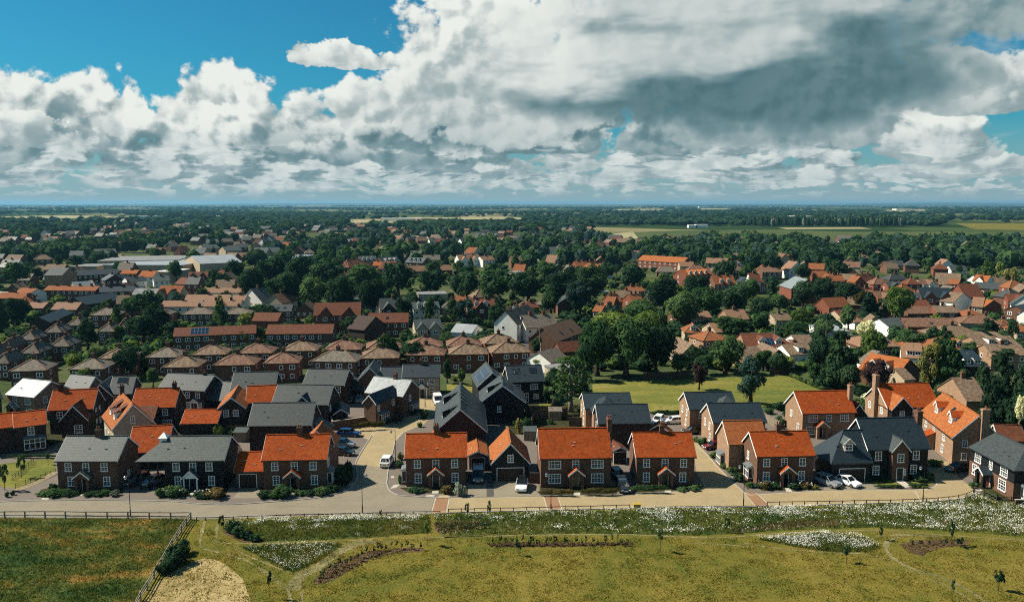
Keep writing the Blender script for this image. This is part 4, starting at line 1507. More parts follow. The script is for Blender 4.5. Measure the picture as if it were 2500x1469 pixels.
def ground_mat():
    m, k, bs = base_mat('ground')
    p = wpos(k)
    sp = k.n('ShaderNodeSeparateXYZ')
    k.put(sp.inputs[0], p)
    n1 = k.noise(p, 0.045, 5, 0.65)
    n2 = k.noise(p, 0.4, 4, 0.65)
    town = k.ramp(k.m('ADD', k.m('MULTIPLY', n1, .6), k.m('MULTIPLY', n2, .4)), [(0.35, (0.022, 0.036, 0.016)), (0.5, (0.055, 0.075, 0.028)), (0.58, (0.085, 0.085, 0.05)), (0.7, (0.16, 0.145, 0.115))])
    vo = k.n('ShaderNodeTexVoronoi', voronoi_dimensions='2D', feature='F1')
    k.put(vo.inputs['Vector'], k.vm('MULTIPLY', k.vm('ADD', p, k.vm('MULTIPLY', k.noise(p, 0.004, 2, .5, out=1), (90, 90, 0))), (0.0042, 0.0030, 0)))
    vo.inputs['Scale'].default_value = 1.0
    hs = k.n('ShaderNodeSeparateColor')
    k.put(hs.inputs[0], vo.outputs['Color'])
    field = k.ramp(hs.outputs[0], [(0.0, (0.016, 0.034, 0.014)), (0.5, (0.032, 0.056, 0.02)), (0.80, (0.055, 0.078, 0.028)), (0.86, (0.13, 0.125, 0.06)), (0.97, (0.24, 0.21, 0.12))])
    field = k.mix(k.mr(n1, .3, .7, 0, .5), field, k.mix(1.0, field, (.6, .65, .6), 'MULTIPLY'))
    f = k.mr(sp.outputs[1], 1150.0, 1350.0)
    k.put(bs.inputs['Base Color'], k.mix(f, town, field))
    bs.inputs['Roughness'].default_value = 1.0
    bs.inputs['Specular IOR Level'].default_value = 0.0
    return m


ground_mat()
grass_mat('turf_mown', [(0.098, 0.110, 0.019), (0.182, 0.150, 0.029), (0.275, 0.208, 0.056)], 0.05, 0.5, 4.0)
grass_mat('turf_rough', [(0.036, 0.070, 0.018), (0.095, 0.112, 0.026), (0.270, 0.170, 0.045)], 0.075, 0.4, 3.0, 1.0, (0.30, 0.60), (0.7, 1.25, 1))
grass_mat('turf_flower', [(0.045, 0.078, 0.020), (0.105, 0.118, 0.028), (0.170, 0.140, 0.040)], 0.09, 0.5, 3.0, 1.0)
grass_mat('turf_lawn', [(0.085, 0.120, 0.026), (0.190, 0.182, 0.042), (0.290, 0.245, 0.085)], 0.05, 0.12, 2.0, 0.3, stretch=(.4, 1.6, 1))
grass_mat('turf_field', [(0.060, 0.086, 0.030), (0.085, 0.108, 0.036), (0.12, 0.13, 0.052)], 0.006, 0.03, 0.3, 0.1)
grass_mat('stubble_field', [(0.28, 0.25, 0.13), (0.36, 0.32, 0.18), (0.42, 0.37, 0.22)], 0.006, 0.03, 0.3, 0.1)
grass_mat('dry_earth', [(0.20, 0.155, 0.060), (0.37, 0.285, 0.125), (0.50, 0.395, 0.205)], 0.12, 0.9, 5.0, 0.6, (0.25, 0.6))
grass_mat('path_dry', [(0.12, 0.115, 0.04), (0.24, 0.21, 0.10), (0.40, 0.34, 0.19)], 0.2, 1.2, 5.0, 0.5)
grass_mat('bark_mulch', [(0.09, 0.06, 0.03), (0.18, 0.12, 0.065), (0.30, 0.20, 0.125)], 0.4, 3.0, 9.0, 1.0)
grass_mat('garden_soil', [(0.030, 0.034, 0.016), (0.055, 0.055, 0.024), (0.09, 0.07, 0.038)], 0.15, 1.0, 5.0, 0.8)
paving_mat('paving_grey', (0.34, 0.30, 0.215), (0.285, 0.25, 0.178))
paving_mat('paving_dark', (0.235, 0.20, 0.165), (0.185, 0.155, 0.13))
paving_mat('paving_buff', (0.51, 0.405, 0.225), (0.42, 0.325, 0.168))
paving_mat('paving_red', (0.42, 0.235, 0.125), (0.34, 0.18, 0.09))
plain_mat('paint_line', (0.60, 0.55, 0.44), 0.9, 0.1, 0.15, 0.6)
plain_mat('tactile', (0.52, 0.43, 0.24), 0.9, 0.1, 0.1, 0.8)
plain_mat('asphalt', (0.11, 0.105, 0.10), 0.95, 0.15, 0.25, 0.4)
LAY = [0.0]


def sheet(name, pts, mat, z, conv=None, kind=True, world=False):
    P = []
    for q in pts:
        a = q if world else at(*(conv(*q) if conv else q), 0)
        P.append((a[0], a[1], z))
    me = bpy.data.meshes.new(name)
    me.from_pydata(P, [], [tuple(range(len(P)))])
    me.materials.append(MT[mat])
    o = link(name, me)
    o['kind'] = 'structure'
    return o


def smooth_line(P, n=4):
    out = []
    for i in range(len(P) - 1):
        p0, p1, p2, p3 = P[max(0, i - 1)], P[i], P[i + 1], P[min(len(P) - 1, i + 2)]
        for j in range(n):
            t = j / n
            out.append(0.5 * ((2 * p1) + (p2 - p0) * t + (2 * p0 - 5 * p1 + 4 * p2 - p3) * t * t + (3 * p1 - p0 - 3 * p2 + p3) * t ** 3))
    out.append(P[-1])
    return out


def ribbon(name, pts, width, mat, z, conv=None, h=0.0, n=4, wob=0.0):
    P = [Vector(at(*(conv(*q) if conv else q), 0)) for q in pts]
    P = smooth_line(P, n)
    v, f = [], []
    for i, p in enumerate(P):
        d = (P[min(i + 1, len(P) - 1)] - P[max(i - 1, 0)]).normalized()
        s = Vector((d.y, -d.x, 0))
        w = width * (1 + wob * (rnd.random() - .5) * 2) / 2
        for q in ((p - s * w), (p + s * w)):
            v.append((q.x, q.y, z + h))
        if h:
            for q in ((p - s * w), (p + s * w)):
                v.append((q.x, q.y, z))
    m = 4 if h else 2
    for i in range(len(P) - 1):
        a, b = i * m, (i + 1) * m
        f.append((a, b, b + 1, a + 1))
        if h:
            f.append((a + 2, b + 2, b, a))
            f.append((a + 1, b + 1, b + 3, a + 3))
    if h:
        f.append((0, 1, 3, 2))
        e = (len(P) - 1) * m
        f.append((e, e + 2, e + 3, e + 1))
    me = bpy.data.meshes.new(name)
    me.from_pydata(v, [], f)
    me.materials.append(MT[mat])
    o = link(name, me)
    o['kind'] = 'structure'
    return o


UPPER_KERB_A = [(-60, 1228), (0, 1225), (95, 1222), (245, 1221), (408, 1223.6), (490, 1230), (572, 1231), (682, 1223.6), (740, 1219), (791, 1212.5), (845, 1197.7), (866, 1180), (872, 1156), (868, 1132), (883, 1102), (907.7, 1063)]
KERB_B = [(965, 1075), (957, 1110), (948.6, 1143), (946, 1165), (944.5, 1181), (951.3, 1197.7), (966, 1206), (981, 1210), (1063, 1215), (1099, 1215)]
MEADOW_EDGE = [(-500, 1263), (0, 1264), (464, 1266), (480, 1268.5), (800, 1258.5), (1088, 1253), (1200, 1249), (1536, 1241.5), (1600, 1240), (1877, 1237.5), (2100, 1231), (2248, 1226.5), (2349, 1218), (2377, 1203), (2440, 1226), (2520, 1224), (3000, 1224)]


def build_ground():
    v = [(-26000, -300, 0), (26000, -300, 0), (26000, 26000, 0), (-26000, 26000, 0)]
    me = bpy.data.meshes.new('ground')
    me.from_pydata(v, [], [(0, 1, 2, 3)])
    me.materials.append(MT['ground'])
    structure('ground', me)
    # meadow in front of the road
    edge = [tuple(at(*p, 0)) for p in MEADOW_EDGE]
    sheet('meadow', [(-160, 20, 0), (200, 20, 0), (200, edge[-1][1], 0)] + edge[::-1], 'turf_mown', 0.008, world=True)
    sheet('rough_field', [(-500, 1264.5), (0, 1265), (466, 1267), (400, 1360), (335, 1469), (280, 1560), (200, 1700), (-900, 1700)], 'turf_rough', 0.014)
    sheet('dry_patch', [(470, 1372), (497, 1362), (530, 1366), (560, 1384), (592, 1412), (604, 1440), (612, 1469), (640, 1560), (300, 1560), (352, 1468), (380, 1425), (420, 1395)], 'dry_earth', 0.014)
    sheet('flower_verge', [(545, 1273), (830, 1262), (1050, 1257), (1052, 1300), (900, 1312), (640, 1323), (585, 1322), (556, 1300)], 'turf_flower', 0.014)
    sheet('flower_verge', [(1058, 1256), (1540, 1244), (1880, 1241), (2100, 1234), (2250, 1229), (2350, 1221), (2378, 1207), (2440, 1230), (2560, 1228), (2700, 1320), (2500, 1311), (2400, 1301), (2130, 1287), (1960, 1292), (1850, 1299), (1700, 1307), (1400, 1302), (1080, 1309)], 'turf_flower', 0.014)
    sheet('flower_patch', [(590, 1336), (700, 1328), (835, 1327), (822, 1342), (770, 1372), (718, 1397), (690, 1388), (640, 1362)], 'turf_flower', 0.014)
    sheet('flower_patch', [(1850, 1316), (1930, 1308), (2010, 1301), (2100, 1309), (2152, 1335), (2120, 1346), (2040, 1348), (1950, 1336)], 'turf_flower', 0.014)
    for P in ([(1058, 1276), (1120, 1270), (1200, 1272), (1205, 1279), (1150, 1293), (1072, 1303), (1062, 1295)], [(1785, 1290), (1850, 1284), (1880, 1276), (1960, 1268), (2045, 1270), (2050, 1283), (1960, 1285), (1850, 1296), (1795, 1299)],
              [(1188, 1327), (1240, 1323), (1400, 1326), (1540, 1323), (1548, 1330), (1400, 1334), (1198, 1335)],
              [(764, 1418), (790, 1388), (815, 1374), (860, 1356), (905, 1344), (1000, 1335), (1035, 1337), (1030, 1345), (950, 1353), (905, 1364), (862, 1388), (820, 1412), (790, 1424), (772, 1426)],
              [(2195, 1330), (2230, 1318), (2300, 1315), (2368, 1318), (2366, 1330), (2300, 1336), (2262, 1348), (2252, 1358), (2225, 1350)],
              [(560, 1298), (610, 1318), (640, 1323), (596, 1325), (548, 1304), (540, 1290)], [(2270, 1270), (2330, 1268), (2330, 1277), (2280, 1279)]):
        sheet('mulch_bed', P, 'bark_mulch', 0.022)
    # trodden paths
    for P, w in (([(500, 1272), (493, 1300), (489, 1328), (500, 1340), (525, 1346), (560, 1354), (610, 1372), (655, 1402), (695, 1432), (708, 1452), (712, 1490)], .35),
                 ([(532, 1276), (527, 1312), (529, 1323), (560, 1326), (700, 1325), (900, 1317), (1060, 1312), (1180, 1309)], .3),
                 ([(1085, 1311), (1300, 1306), (1500, 1304), (1620, 1308), (1720, 1312), (1780, 1311), (1850, 1305), (1960, 1298), (2060, 1295), (2150, 1295), (2260, 1303), (2400, 1312), (2560, 1322)], .3),
                 ([(572, 1339), (600, 1354), (650, 1375), (705, 1396), (716, 1400)], .3), ([(716, 1400), (760, 1385), (800, 1358), (832, 1336), (850, 1325)], .25),
                 ([(738, 1480), (737, 1450), (724, 1422), (745, 1404), (790, 1380), (840, 1348), (880, 1330), (960, 1320)], .3),
                 ([(2200, 1308), (2168, 1322), (2166, 1345), (2190, 1368), (2225, 1386), (2300, 1410), (2360, 1438), (2410, 1472), (2440, 1500)], .55),
                 ([(1815, 1325), (1900, 1338), (2000, 1347), (2060, 1349), (2110, 1352), (2180, 1368)], .3), ([(1690, 1325), (1760, 1328), (1830, 1335)], .25),
                 ([(2140, 1308), (2220, 1306), (2300, 1310)], .5), ([(2210, 1390), (2260, 1405), (2330, 1440), (2390, 1480)], .3)):
        ribbon('path', P, w, 'path_dry', 0.028, wob=0.5)
    ribbon('path', [(716, 1440), (730, 1408), (770, 1388), (815, 1355), (860, 1330), (920, 1320)], 1.6, 'path_dry', 0.018, wob=.2)
    # hard surfaces of the estate
    sheet('estate_paving', [(-300, 1262), (-300, 1130), (60, 1090), (330, 960), (900, 930), (1000, 960), (1080, 960), (1330, 1010), (1700, 1010), (1900, 1000), (2300, 1010), (2470, 1060), (2640, 1215), (2440, 1215), (2379, 1202), (2349, 1216), (2248, 1224), (1877, 1236), (1600, 1239), (1536, 1240), (1088, 1252), (800, 1258), (480, 1267), (464, 1265)], 'paving_dark', 0.02)
    road = UPPER_KERB_A[:14]
    sheet('road', [(-300, 1262), (-300, 1232)] + road + [(948, 1143)] + KERB_B[3:-1] + [(1050, 1250), (1045, 1254), (800, 1258), (480, 1267.5), (464, 1264.5), (0, 1262.5)], 'paving_grey', 0.026)
    # buff block street running along the front and up both side streets
    sheet('street', [(1097, 1215.5), (1200, 1214.6), (1320, 1212), (1554, 1206), (1660, 1200), (1704, 1197.7), (1721, 1186), (1712, 1172), (1700, 1150), (1694, 1112), (1688, 1080), (1700, 1078), (1720, 1100), (1760, 1145), (1795, 1182), (1822, 1205), (1840, 1206), (2010, 1197), (2230, 1195), (2280, 1188), (2287, 1176), (2275, 1160), (2262, 1140), (2275, 1118), (2330, 1130), (2340, 1165), (2372, 1188), (2378, 1200), (2349, 1215), (2248, 1223), (1877, 1235), (1600, 1238), (1536, 1239), (1180, 1248), (1092, 1251)], 'paving_buff', 0.026)
    sheet('street', [(868, 1132), (883, 1102), (902, 1074), (880, 1066), (840, 1060), (845, 1040), (905, 1035), (950, 1030), (1010, 1006), (1022, 985), (1000, 968), (1010, 962), (1080, 964), (1075, 990), (1060, 1012), (1035, 1035), (985, 1056), (968, 1075), (957, 1110), (949, 1143)], 'paving_buff', 0.028)
    sheet('crossing_strip', [(867, 1132), (949, 1143), (946, 1151), (870, 1142)], 'paving_grey', 0.034)
    for P in ([(1064, 1215.5), (1097, 1215.5), (1090, 1251), (1053, 1252)], [(1327, 1212.5), (1362, 1211.5), (1372, 1243), (1337, 1244)], [(1812, 1200), (1845, 1203), (1878, 1234), (1845, 1236)]):
        sheet('ramp', P, 'paving_red', 0.032)
    for P in ([(1064, 1215), (1053, 1252)], [(1097, 1215), (1090, 1251)], [(1327, 1212), (1337, 1244)], [(1362, 1211), (1372, 1243)], [(1812, 1198), (1845, 1236)], [(1846, 1203), (1880, 1234)], [(1097, 1215.5), (1200, 1214.6), (1320, 1212), (1554, 1206), (1660, 1200), (1704, 1197), (1720, 1186), (1712, 1172)],
              [(1700, 1088), (1720, 1104), (1760, 1148), (1797, 1184), (1826, 1206), (1850, 1207), (2010, 1198), (2230, 1196), (2280, 1188), (2287, 1176), (2276, 1160)],
              [(907, 1063), (935, 1045), (985, 1020), (1008, 1006)], [(965, 1075), (985, 1054), (1010, 1044)], [(2232, 1196), (2248, 1223)], [(855, 1083), (838, 1115)], [(1372, 1243.5), (1536, 1239.5)], [(1845, 1236), (1600, 1239.5)]):
        ribbon('kerb_line', P, .16, 'paint_line', 0.036)
    ribbon('kerb', UPPER_KERB_A, .16, 'kerb_stone', 0.02, h=0.1)
    ribbon('kerb', KERB_B, .16, 'kerb_stone', 0.02, h=0.1)
    ribbon('kerb', [(-300, 1262), (0, 1261), (300, 1260), (464, 1262), (520, 1262), (660, 1258), (860, 1254), (1053, 1250.5)], .2, 'kerb_stone', 0.02, h=0.08)
    ribbon('kerb', [(1090, 1251.5), (1200, 1248.5), (1536, 1240.5), (1600, 1239.2), (1877, 1236.3), (2100, 1229), (2248, 1224.5), (2349, 1216.5), (2379, 1202.5)], .2, 'kerb_stone', 0.02, h=0.08)
    for P, mt in (([(962, 1183), (978, 1182), (966, 1191), (952, 1192)], 'flagstone'), ([(954, 1162), (963, 1162), (962, 1167), (955, 1167)], 'flagstone'), ([(1042, 1208), (1062, 1208), (1058, 1212), (1038, 1212)], 'flagstone'), ([(1072, 1209), (1100, 1208), (1096, 1214), (1070, 1214)], 'tactile'), ([(857, 1178), (867, 1178), (862, 1186), (851, 1186)], 'tactile'),
                  ([(103, 1215), (121, 1214), (118, 1219), (100, 1219)], 'flagstone'), ([(198, 1206), (216, 1206), (212, 1210), (194, 1210)], 'flagstone'), ([(470, 1199), (481, 1199), (463, 1215), (453, 1215)], 'flagstone'), ([(713, 1204), (724, 1204), (722, 1211), (711, 1211)], 'flagstone'),
                  ([(1056, 1198), (1071, 1198), (1070, 1204), (1054, 1204)], 'flagstone'), ([(1401, 1202), (1417, 1202), (1416, 1209), (1400, 1209)], 'flagstone'), ([(1623, 1197), (1638, 1197), (1638, 1203), (1622, 1203)], 'flagstone'), ([(1916, 1191), (1930, 1191), (1934, 1200), (1920, 1200)], 'flagstone'), ([(2181, 1171), (2203, 1170), (2226, 1188), (2210, 1190)], 'flagstone'), ([(2375, 1190), (2392, 1190), (2400, 1198), (2383, 1199)], 'flagstone')):
        sheet('paving_slab', P, mt, 0.040)
    # drives and planted ground round the houses
    for P in ([(1140, 1182), (1188, 1182), (1190, 1212), (1142, 1214)], [(1207, 1170), (1310, 1168), (1318, 1210), (1204, 1213)], [(590, 1192), (637, 1190), (632, 1216), (566, 1216)], [(2010, 1168), (2100, 1166), (2150, 1195), (2012, 1196)]):
        sheet('driveway', P, 'paving_grey', 0.030)
    sheet('drainage_strip', [(1188, 1174), (1204, 1173), (1206, 1211), (1188, 1212)], 'asphalt', 0.036)
    for P in ([(100, 1195), (140, 1185), (300, 1187), (300, 1205), (215, 1208), (90, 1211)], [(385, 1185), (560, 1185), (550, 1212), (380, 1210)], [(632, 1185), (860, 1140), (862, 1165), (845, 1188), (790, 1204), (636, 1212)], [(975, 1190), (1142, 1188), (1142, 1205), (1000, 1203)], [(1318, 1186), (1510, 1186), (1505, 1206), (1320, 1208)],
              [(1548, 1182), (1700, 1180), (1718, 1185), (1704, 1194), (1550, 1202)], [(1845, 1180), (1998, 1176), (1998, 1194), (1860, 1198)], [(1740, 1105), (1775, 1130), (1826, 1195), (1845, 1180), (1800, 1140), (1760, 1098)], [(2110, 1165), (2280, 1155), (2284, 1178), (2262, 1190), (2170, 1192)], [(2370, 1150), (2520, 1180), (2520, 1226), (2440, 1222), (2380, 1192)],
              [(870, 1030), (1010, 985), (1020, 1000), (960, 1025), (880, 1045)], [(112, 1030), (250, 1015), (250, 1060), (160, 1070), (110, 1100)], [(425, 1036), (600, 1030), (600, 1062), (425, 1064)], [(1240, 990), (1420, 985), (1420, 1060), (1240, 1060)]):
        sheet('garden_bed', P, 'garden_soil', 0.030)
    sheet('lawn', [(1446, 938), (1500, 933), (1600, 928), (1700, 924), (1832, 919), (1830, 996), (1600, 1004), (1450, 1002)], 'turf_lawn', 0.036)
    sheet('lawn', [(1833, 919), (1924, 915), (1980, 938), (2030, 964), (1990, 985), (1930, 992), (1831, 996)], 'turf_lawn', 0.036)
    sheet('lawn', [(0, 1133), (70, 1123), (130, 1119), (138, 1148), (95, 1170), (40, 1192), (0, 1188), (-80, 1190), (-80, 1140)], 'turf_lawn', 0.036)
    sheet('lawn', [(2118, 1174), (2172, 1170), (2206, 1188), (2160, 1192)], 'turf_lawn', 0.036)
    sheet('lawn', [(2220, 1172), (2280, 1168), (2284, 1177), (2262, 1190), (2238, 1190)], 'turf_lawn', 0.036)
    sheet('lawn', [(1090, 938), (1160, 936), (1162, 958), (1092, 962)], 'turf_lawn', 0.036)
    sheet('lawn', [(1316, 985), (1352, 984), (1356, 1000), (1318, 1002)], 'turf_lawn', 0.036)
    ribbon('footpath', [(40, 1196), (95, 1175), (136, 1152)], 1.2, 'paving_buff', 0.042)
    # roads of the town
    ribbon('town_road', [(1330, 890), (1302, 850), (1285, 820), (1265, 790), (1258, 770)], 5.5, 'asphalt', 0.05)
    ribbon('town_road', [(700, 742), (560, 725), (300, 728), (150, 750)], 6, 'asphalt', 0.05)
    ribbon('town_road', [(1120, 830), (1160, 815), (1170, 800), (1130, 790)], 4, 'dry_earth', 0.05)
    # fields rising beyond the town
    sheet('field', [(1445, 590), (1500, 571), (1545, 566), (1560, 583)], 'stubble_field', 0.30)
    sheet('field', [(1548, 568), (1650, 563), (1900, 561), (2080, 567), (2300, 566), (2560, 568), (2560, 586), (2200, 582), (1900, 582), (1560, 587)], 'turf_field', 0.25)
    sheet('field', [(1900, 556), (2100, 555), (2130, 559), (1920, 560)], 'stubble_field', 0.35)
    sheet('field', [(2330, 545), (2560, 545), (2560, 563), (2380, 560)], 'turf_mown', 0.2)
    for P in ([(850, 536), (920, 535), (1060, 541), (1050, 545), (860, 544)], [(995, 531), (1270, 531), (1275, 536), (1080, 536)], [(0, 529), (150, 526), (280, 528), (260, 533), (0, 534)], [(730, 499), (808, 499), (806, 503), (722, 503)], [(295, 498), (420, 497), (418, 500), (300, 501)],
              [(1500, 511), (1620, 510), (1616, 513), (1500, 514)], [(2160, 513), (2260, 512), (2255, 516), (2165, 517)], [(1710, 509), (1780, 509), (1778, 511), (1712, 512)]):
        sheet('field', P, 'stubble_field', 0.6)


build_ground()


def build_hills():
    """low wooded rises on the skyline"""
    m, k, bs = base_mat('hill_wood')
    n = k.noise(wpos(k), 0.004, 5, 0.7)
    k.put(bs.inputs['Base Color'], k.ramp(n, [(0.35, (0.012, 0.028, 0.016)), (0.55, (0.03, 0.055, 0.025)), (0.66, (0.12, 0.12, 0.07))]))
    bs.inputs['Roughness'].default_value = 1.0
    from mathutils import noise as mn
    for yb, amp, base, seed in ((9000, 12, 3, 3), (14000, 24, 5, 8), (18500, 34, 14, 15)):
        v, f = [], []
        N = 160
        half = yb * 1.0
        for i in range(N + 1):
            x = -half + 2 * half * i / N
            hgt = base + amp * max(0, mn.fractal(Vector((x / (yb * .22), seed, 0)), 1.0, 2.0, 4) * .7 + .25)
            if yb == 18500:
                hgt += 30 * math.exp(-((x - 11000) / 2300) ** 2)
                hgt += 18 * math.exp(-((x + 4000) / 3000) ** 2)
            for dy, fr in ((0, 0), (yb * .03, .75), (yb * .08, 1), (yb * .16, .6), (yb * .25, 0)):
                v.append((x, yb + dy, hgt * fr - 1))
        for i in range(N):
            for j in range(4):
                a = i * 5 + j
                f.append((a, a + 5, a + 6, a + 1))
        me = bpy.data.meshes.new('hills')
        me.from_pydata(v, [], f)
        me.materials.append(MT['hill_wood'])
        structure('hills', me)


build_hills()

# ---------------------------------------------------------------- the older town behind
TOWN = 'houses of the town behind the estate'


def lm(px, py, nm):
    p = at(px, py, 0)
    REL.append((Vector((p.x, p.y, 0)), nm))


lm(1600, 960, 'the big lawn')
lm(1950, 945, 'the small lawn')
lm(1290, 830, 'the straight town road')
lm(1800, 575, 'the green hillside field')
lm(1490, 580, 'the pale stubble field')
HOUSES = []      # (x, y, radius) kept clear of trees


def fit_out(h, opts, kind):
    """windows, chimneys and extras of a distant house"""
    W, D = h.W, h.D
    two = h.eh > 3.9
    if 'w0' not in opts:
        n = max(2, min(9, int(W / 2.5)))
        for k in range(n):
            f = (k + .5) / n
            for z in ([.9, h.eh - 1.75] if two else [.9]):
                if rnd.random() < .9:
                    h.win('f', W * f, z, 1.5 if rnd.random() < .5 else 1.0, 1.2)
        for z in ([.9, h.eh - 1.75] if two else [.9]):
            h.win('l', D * .4, z, 1.0, 1.2)
            h.win('r', D * .4, z, 1.0, 1.2)
    for o in opts.split():
        if o[0] == 'c' and len(o) == 2:
            n = int(o[1])
            for k in range(n):
                if kind in ('gy', 'hy'):
                    h.chimney(W / 2, D * (k + 1) / (n + 1), h.rh - .9, h.rh + 1.1, .9, .7, 1, wall='brick_red')
                else:
                    h.chimney(W * (k + .7) / (n + .4), D * .5, h.rh - .9, h.rh + 1.1, .9, .7, 1, wall='brick_red')
        elif o[0] == 'r' and len(o) == 2:
            for k in range(int(o[1])):
                h.rooflight(0, 'f', W * (k + 1) / (int(o[1]) + 1), 1.8, 1.0, 1.2)
        elif o[0] == 'd' and len(o) == 2:
            for k in range(int(o[1])):
                h.dormer(0, 'f', W * (k + 1) / (int(o[1]) + 1), 1.2, 1.7, 1.3, 'gable' if 'flat' not in opts else 'shed', wallm='render_white')
        elif o[0] == 'G':
            n = int(o[1])
            for k in range(n):
                w = min(4.2, W / (n + .5))
                x = W * (k + .5) / n - w / 2
                h.block(x, -1.2, w, D * .5 + 1.2, h.eh, min(h.rh - .2, h.eh + w * .62), 'gy')
                h.win('f', w / 2, h.eh - 1.7, 1.5, 1.3, blk=len(h.blocks) - 1)
        elif o == 'S':
            h.solar(0, 'f', W * .22, .8, 5, 2)
        elif o == 'S2':
            h.solar(0, 'f', W * .35, .8, 4, 2)


def mid(conv, LX, LY, RX, RY, rid, kind, wall, roof, label, D=8.0, eh=4.8, opts='c1', name='house', short=None, auto=True, cat=None, rh=None, ang=None, group=TOWN, back=None):
    L, R = conv(LX, LY), conv(RX, RY)
    h = House(L, R, eh, D, conv(0, rid)[1], rh=rh, name=name, kind=kind, wall=wall, roof=roof, label=label, cat=cat or name.replace('_', ' '), group=group,
              near=False, auto=auto, short=short, eo=.35, vo=.2, ang=ang, back=back)
    fit_out(h, opts, kind)
    HOUSES.append((h.centre.x, h.centre.y, max(h.W, h.D) * .5))
    return h


def town():
    B, SB = 'brick_bright', 'tile_brown'
    RB, GB, SL, RU, TN, OR, PO = 'tile_redbrown', 'tile_greybrown', 'slate_mid', 'tile_rust', 'tile_tan', 'tile_clay', 'tile_pale_orange'
    S = 'brick house with hipped %s roof'
    # hipped pairs, front rows
    for (cv, lx, ly, rx, ry, rid, rf, wl, ph) in (
            (Z5, 60, 1300, 335, 1290, 1200, GB, 'brick_red', 'mossy grey-brown'), (Z5, 490, 1285, 755, 1280, 1203, GB, 'brick_red', 'mossy grey-brown'), (Z5, 705, 1208, 975, 1198, 1125, SB, 'brick_red', 'mottled brown'),
            (Z5, 1055, 1197, 1290, 1195, 1120, GB, 'brick_red', 'weathered grey'), (Z5, 1175, 1270, 1440, 1265, 1180, SB, 'brick_red', 'mottled brown'), (Z5, 1385, 1180, 1640, 1175, 1105, SB, 'brick_red', 'mottled brown'),
            (Z5, 1545, 1255, 1850, 1250, 1168, RB, 'brick_red', 'reddish brown'), (Z5, 1720, 1168, 1975, 1165, 1093, RB, 'brick_red', 'reddish brown'), (Z5, 1910, 1243, 2170, 1237, 1155, RB, B, 'reddish brown'),
            (Z5, 2040, 1150, 2300, 1148, 1080, SB, 'brick_red', 'mottled brown'), (Z5, 2255, 1225, 2590, 1230, 1142, GB, 'brick_red', 'grey-brown gabled'), (Z5, 2350, 1142, 2620, 1140, 1075, RB, 'brick_red', 'reddish brown'),
            (Z6, 140, 1205, 430, 1200, 1122, SB, B, 'brown'), (Z6, 190, 1135, 450, 1127, 1062, RB, B, 'red-brown'), (Z6, 470, 1180, 760, 1180, 1110, RB, B, 'patched red'), (Z6, 485, 1120, 745, 1117, 1045, RB, B, 'half grey half red'),
            (Z6, 790, 1177, 1080, 1172, 1095, SB, B, 'mossy brown'), (Z6, 775, 1117, 1030, 1112, 1040, RB, B, 'reddish'), (Z6, 1100, 1167, 1390, 1158, 1085, SB, B, 'mossy brown'), (Z6, 1050, 1100, 1300, 1090, 1030, SB, B, 'brown'),
            (Z5, 650, 892, 860, 888, 832, GB, 'brick_red', 'grey'), (Z5, 1060, 887, 1235, 885, 833, GB, 'brick_red', 'grey-brown'), (Z5, 1312, 885, 1540, 882, 828, GB, 'brick_red', 'grey'), (Z5, 1620, 884, 1822, 880, 832, GB, 'brick_red', 'grey-brown')):
        mid(cv, lx, ly, rx, ry, rid, 'hx', wl, rf, S % ph, 8.5, 4.9, 'c1', group='hipped brick houses in rows behind the estate')
    # steep hipped cottages at the left, ends to the sun
    for (lx, ly, rx, ry, ap, bx, by) in ((475, 966, 588, 968, 905, 600, 880), (315, 1018, 430, 1020, 955, 445, 925), (700, 1012, 818, 1014, 950, 800, 925), (125, 1072, 250, 1072, 1003, 285, 975), (0, 1130, 68, 1132, 1050, 60, 1020),
                                         (355, 1120, 487, 1122, 1050, 500, 1020), (140, 1170, 268, 1172, 1095, 290, 1065), (-60, 1245, 62, 1243, 1160, 60, 1120), (850, 985, 930, 985, 908, 930, 885), (-130, 1190, -20, 1190, 1110, -20, 1080)):
        mid(Z5, lx, ly, rx, ry, ap, 'hy', 'brick_red', GB, 'small brick cottage with steep grey-brown hipped roof', 9.5, 4.4, 'c1', ang=8, group='hipped cottages at the left', name='cottage')
    # named houses and blocks
    mid(Z5, 1255, 1047, 1862, 1022, 970, 'gx', 'brick_red', RU, 'long brick terrace with rust roof and one patch of solar panels', 8, 5, 'S c0', 'terrace', 'the solar-panelled terrace', False)
    mid(Z5, 1925, 1028, 2415, 1024, 955, 'gx', 'brick_red', RU, 'long brick terrace with rust roof and no panels, right of the solar one', 8, 5, 'c0', 'terrace', 'the plain rust terrace', False)
    mid(Z5, 1825, 932, 2017, 934, 870, 'gx', 'brick_bright', RU, 'red barn-like house with a plain rust roof', 8, 4.2, 'w0')
    mid(Z5, 1910, 866, 2118, 863, 812, 'gx', 'brick_red', SL, 'brick house with grey roof and a row of rooflights', 8, 4.8, 'r3')
    mid(Z5, 2275, 895, 2620, 890, 797, 'gx', 'brick_bright', RU, 'tall red brick block of flats with paired front gables', 9, 7.5, 'G2', 'apartment_block', 'the red twin-gabled flats', False)
    for (lx, ly, rx, ry, rid, o) in ((1160, 830, 1450, 828, 790, 'c1'), (1470, 828, 1745, 824, 785, 'c2 G1'), (1332, 783, 1655, 782, 742, 'c1'), (1465, 730, 1768, 728, 692, 'c2'), (1672, 786, 1775, 786, 745, 'c1')):
        mid(Z5, lx, ly, rx, ry, rid, 'gx', 'render_white', TN, 'white terrace with long tan roof', 8, 4.8, o, 'terrace', group='white terraces with tan roofs')
    mid(Z5, 312, 710, 692, 714, 678, 'gx', 'brick_red', OR, 'orange-roofed terrace with a row of chimney stacks', 7.5, 4.8, 'c4', 'terrace', 'the orange chimneyed terrace', False)
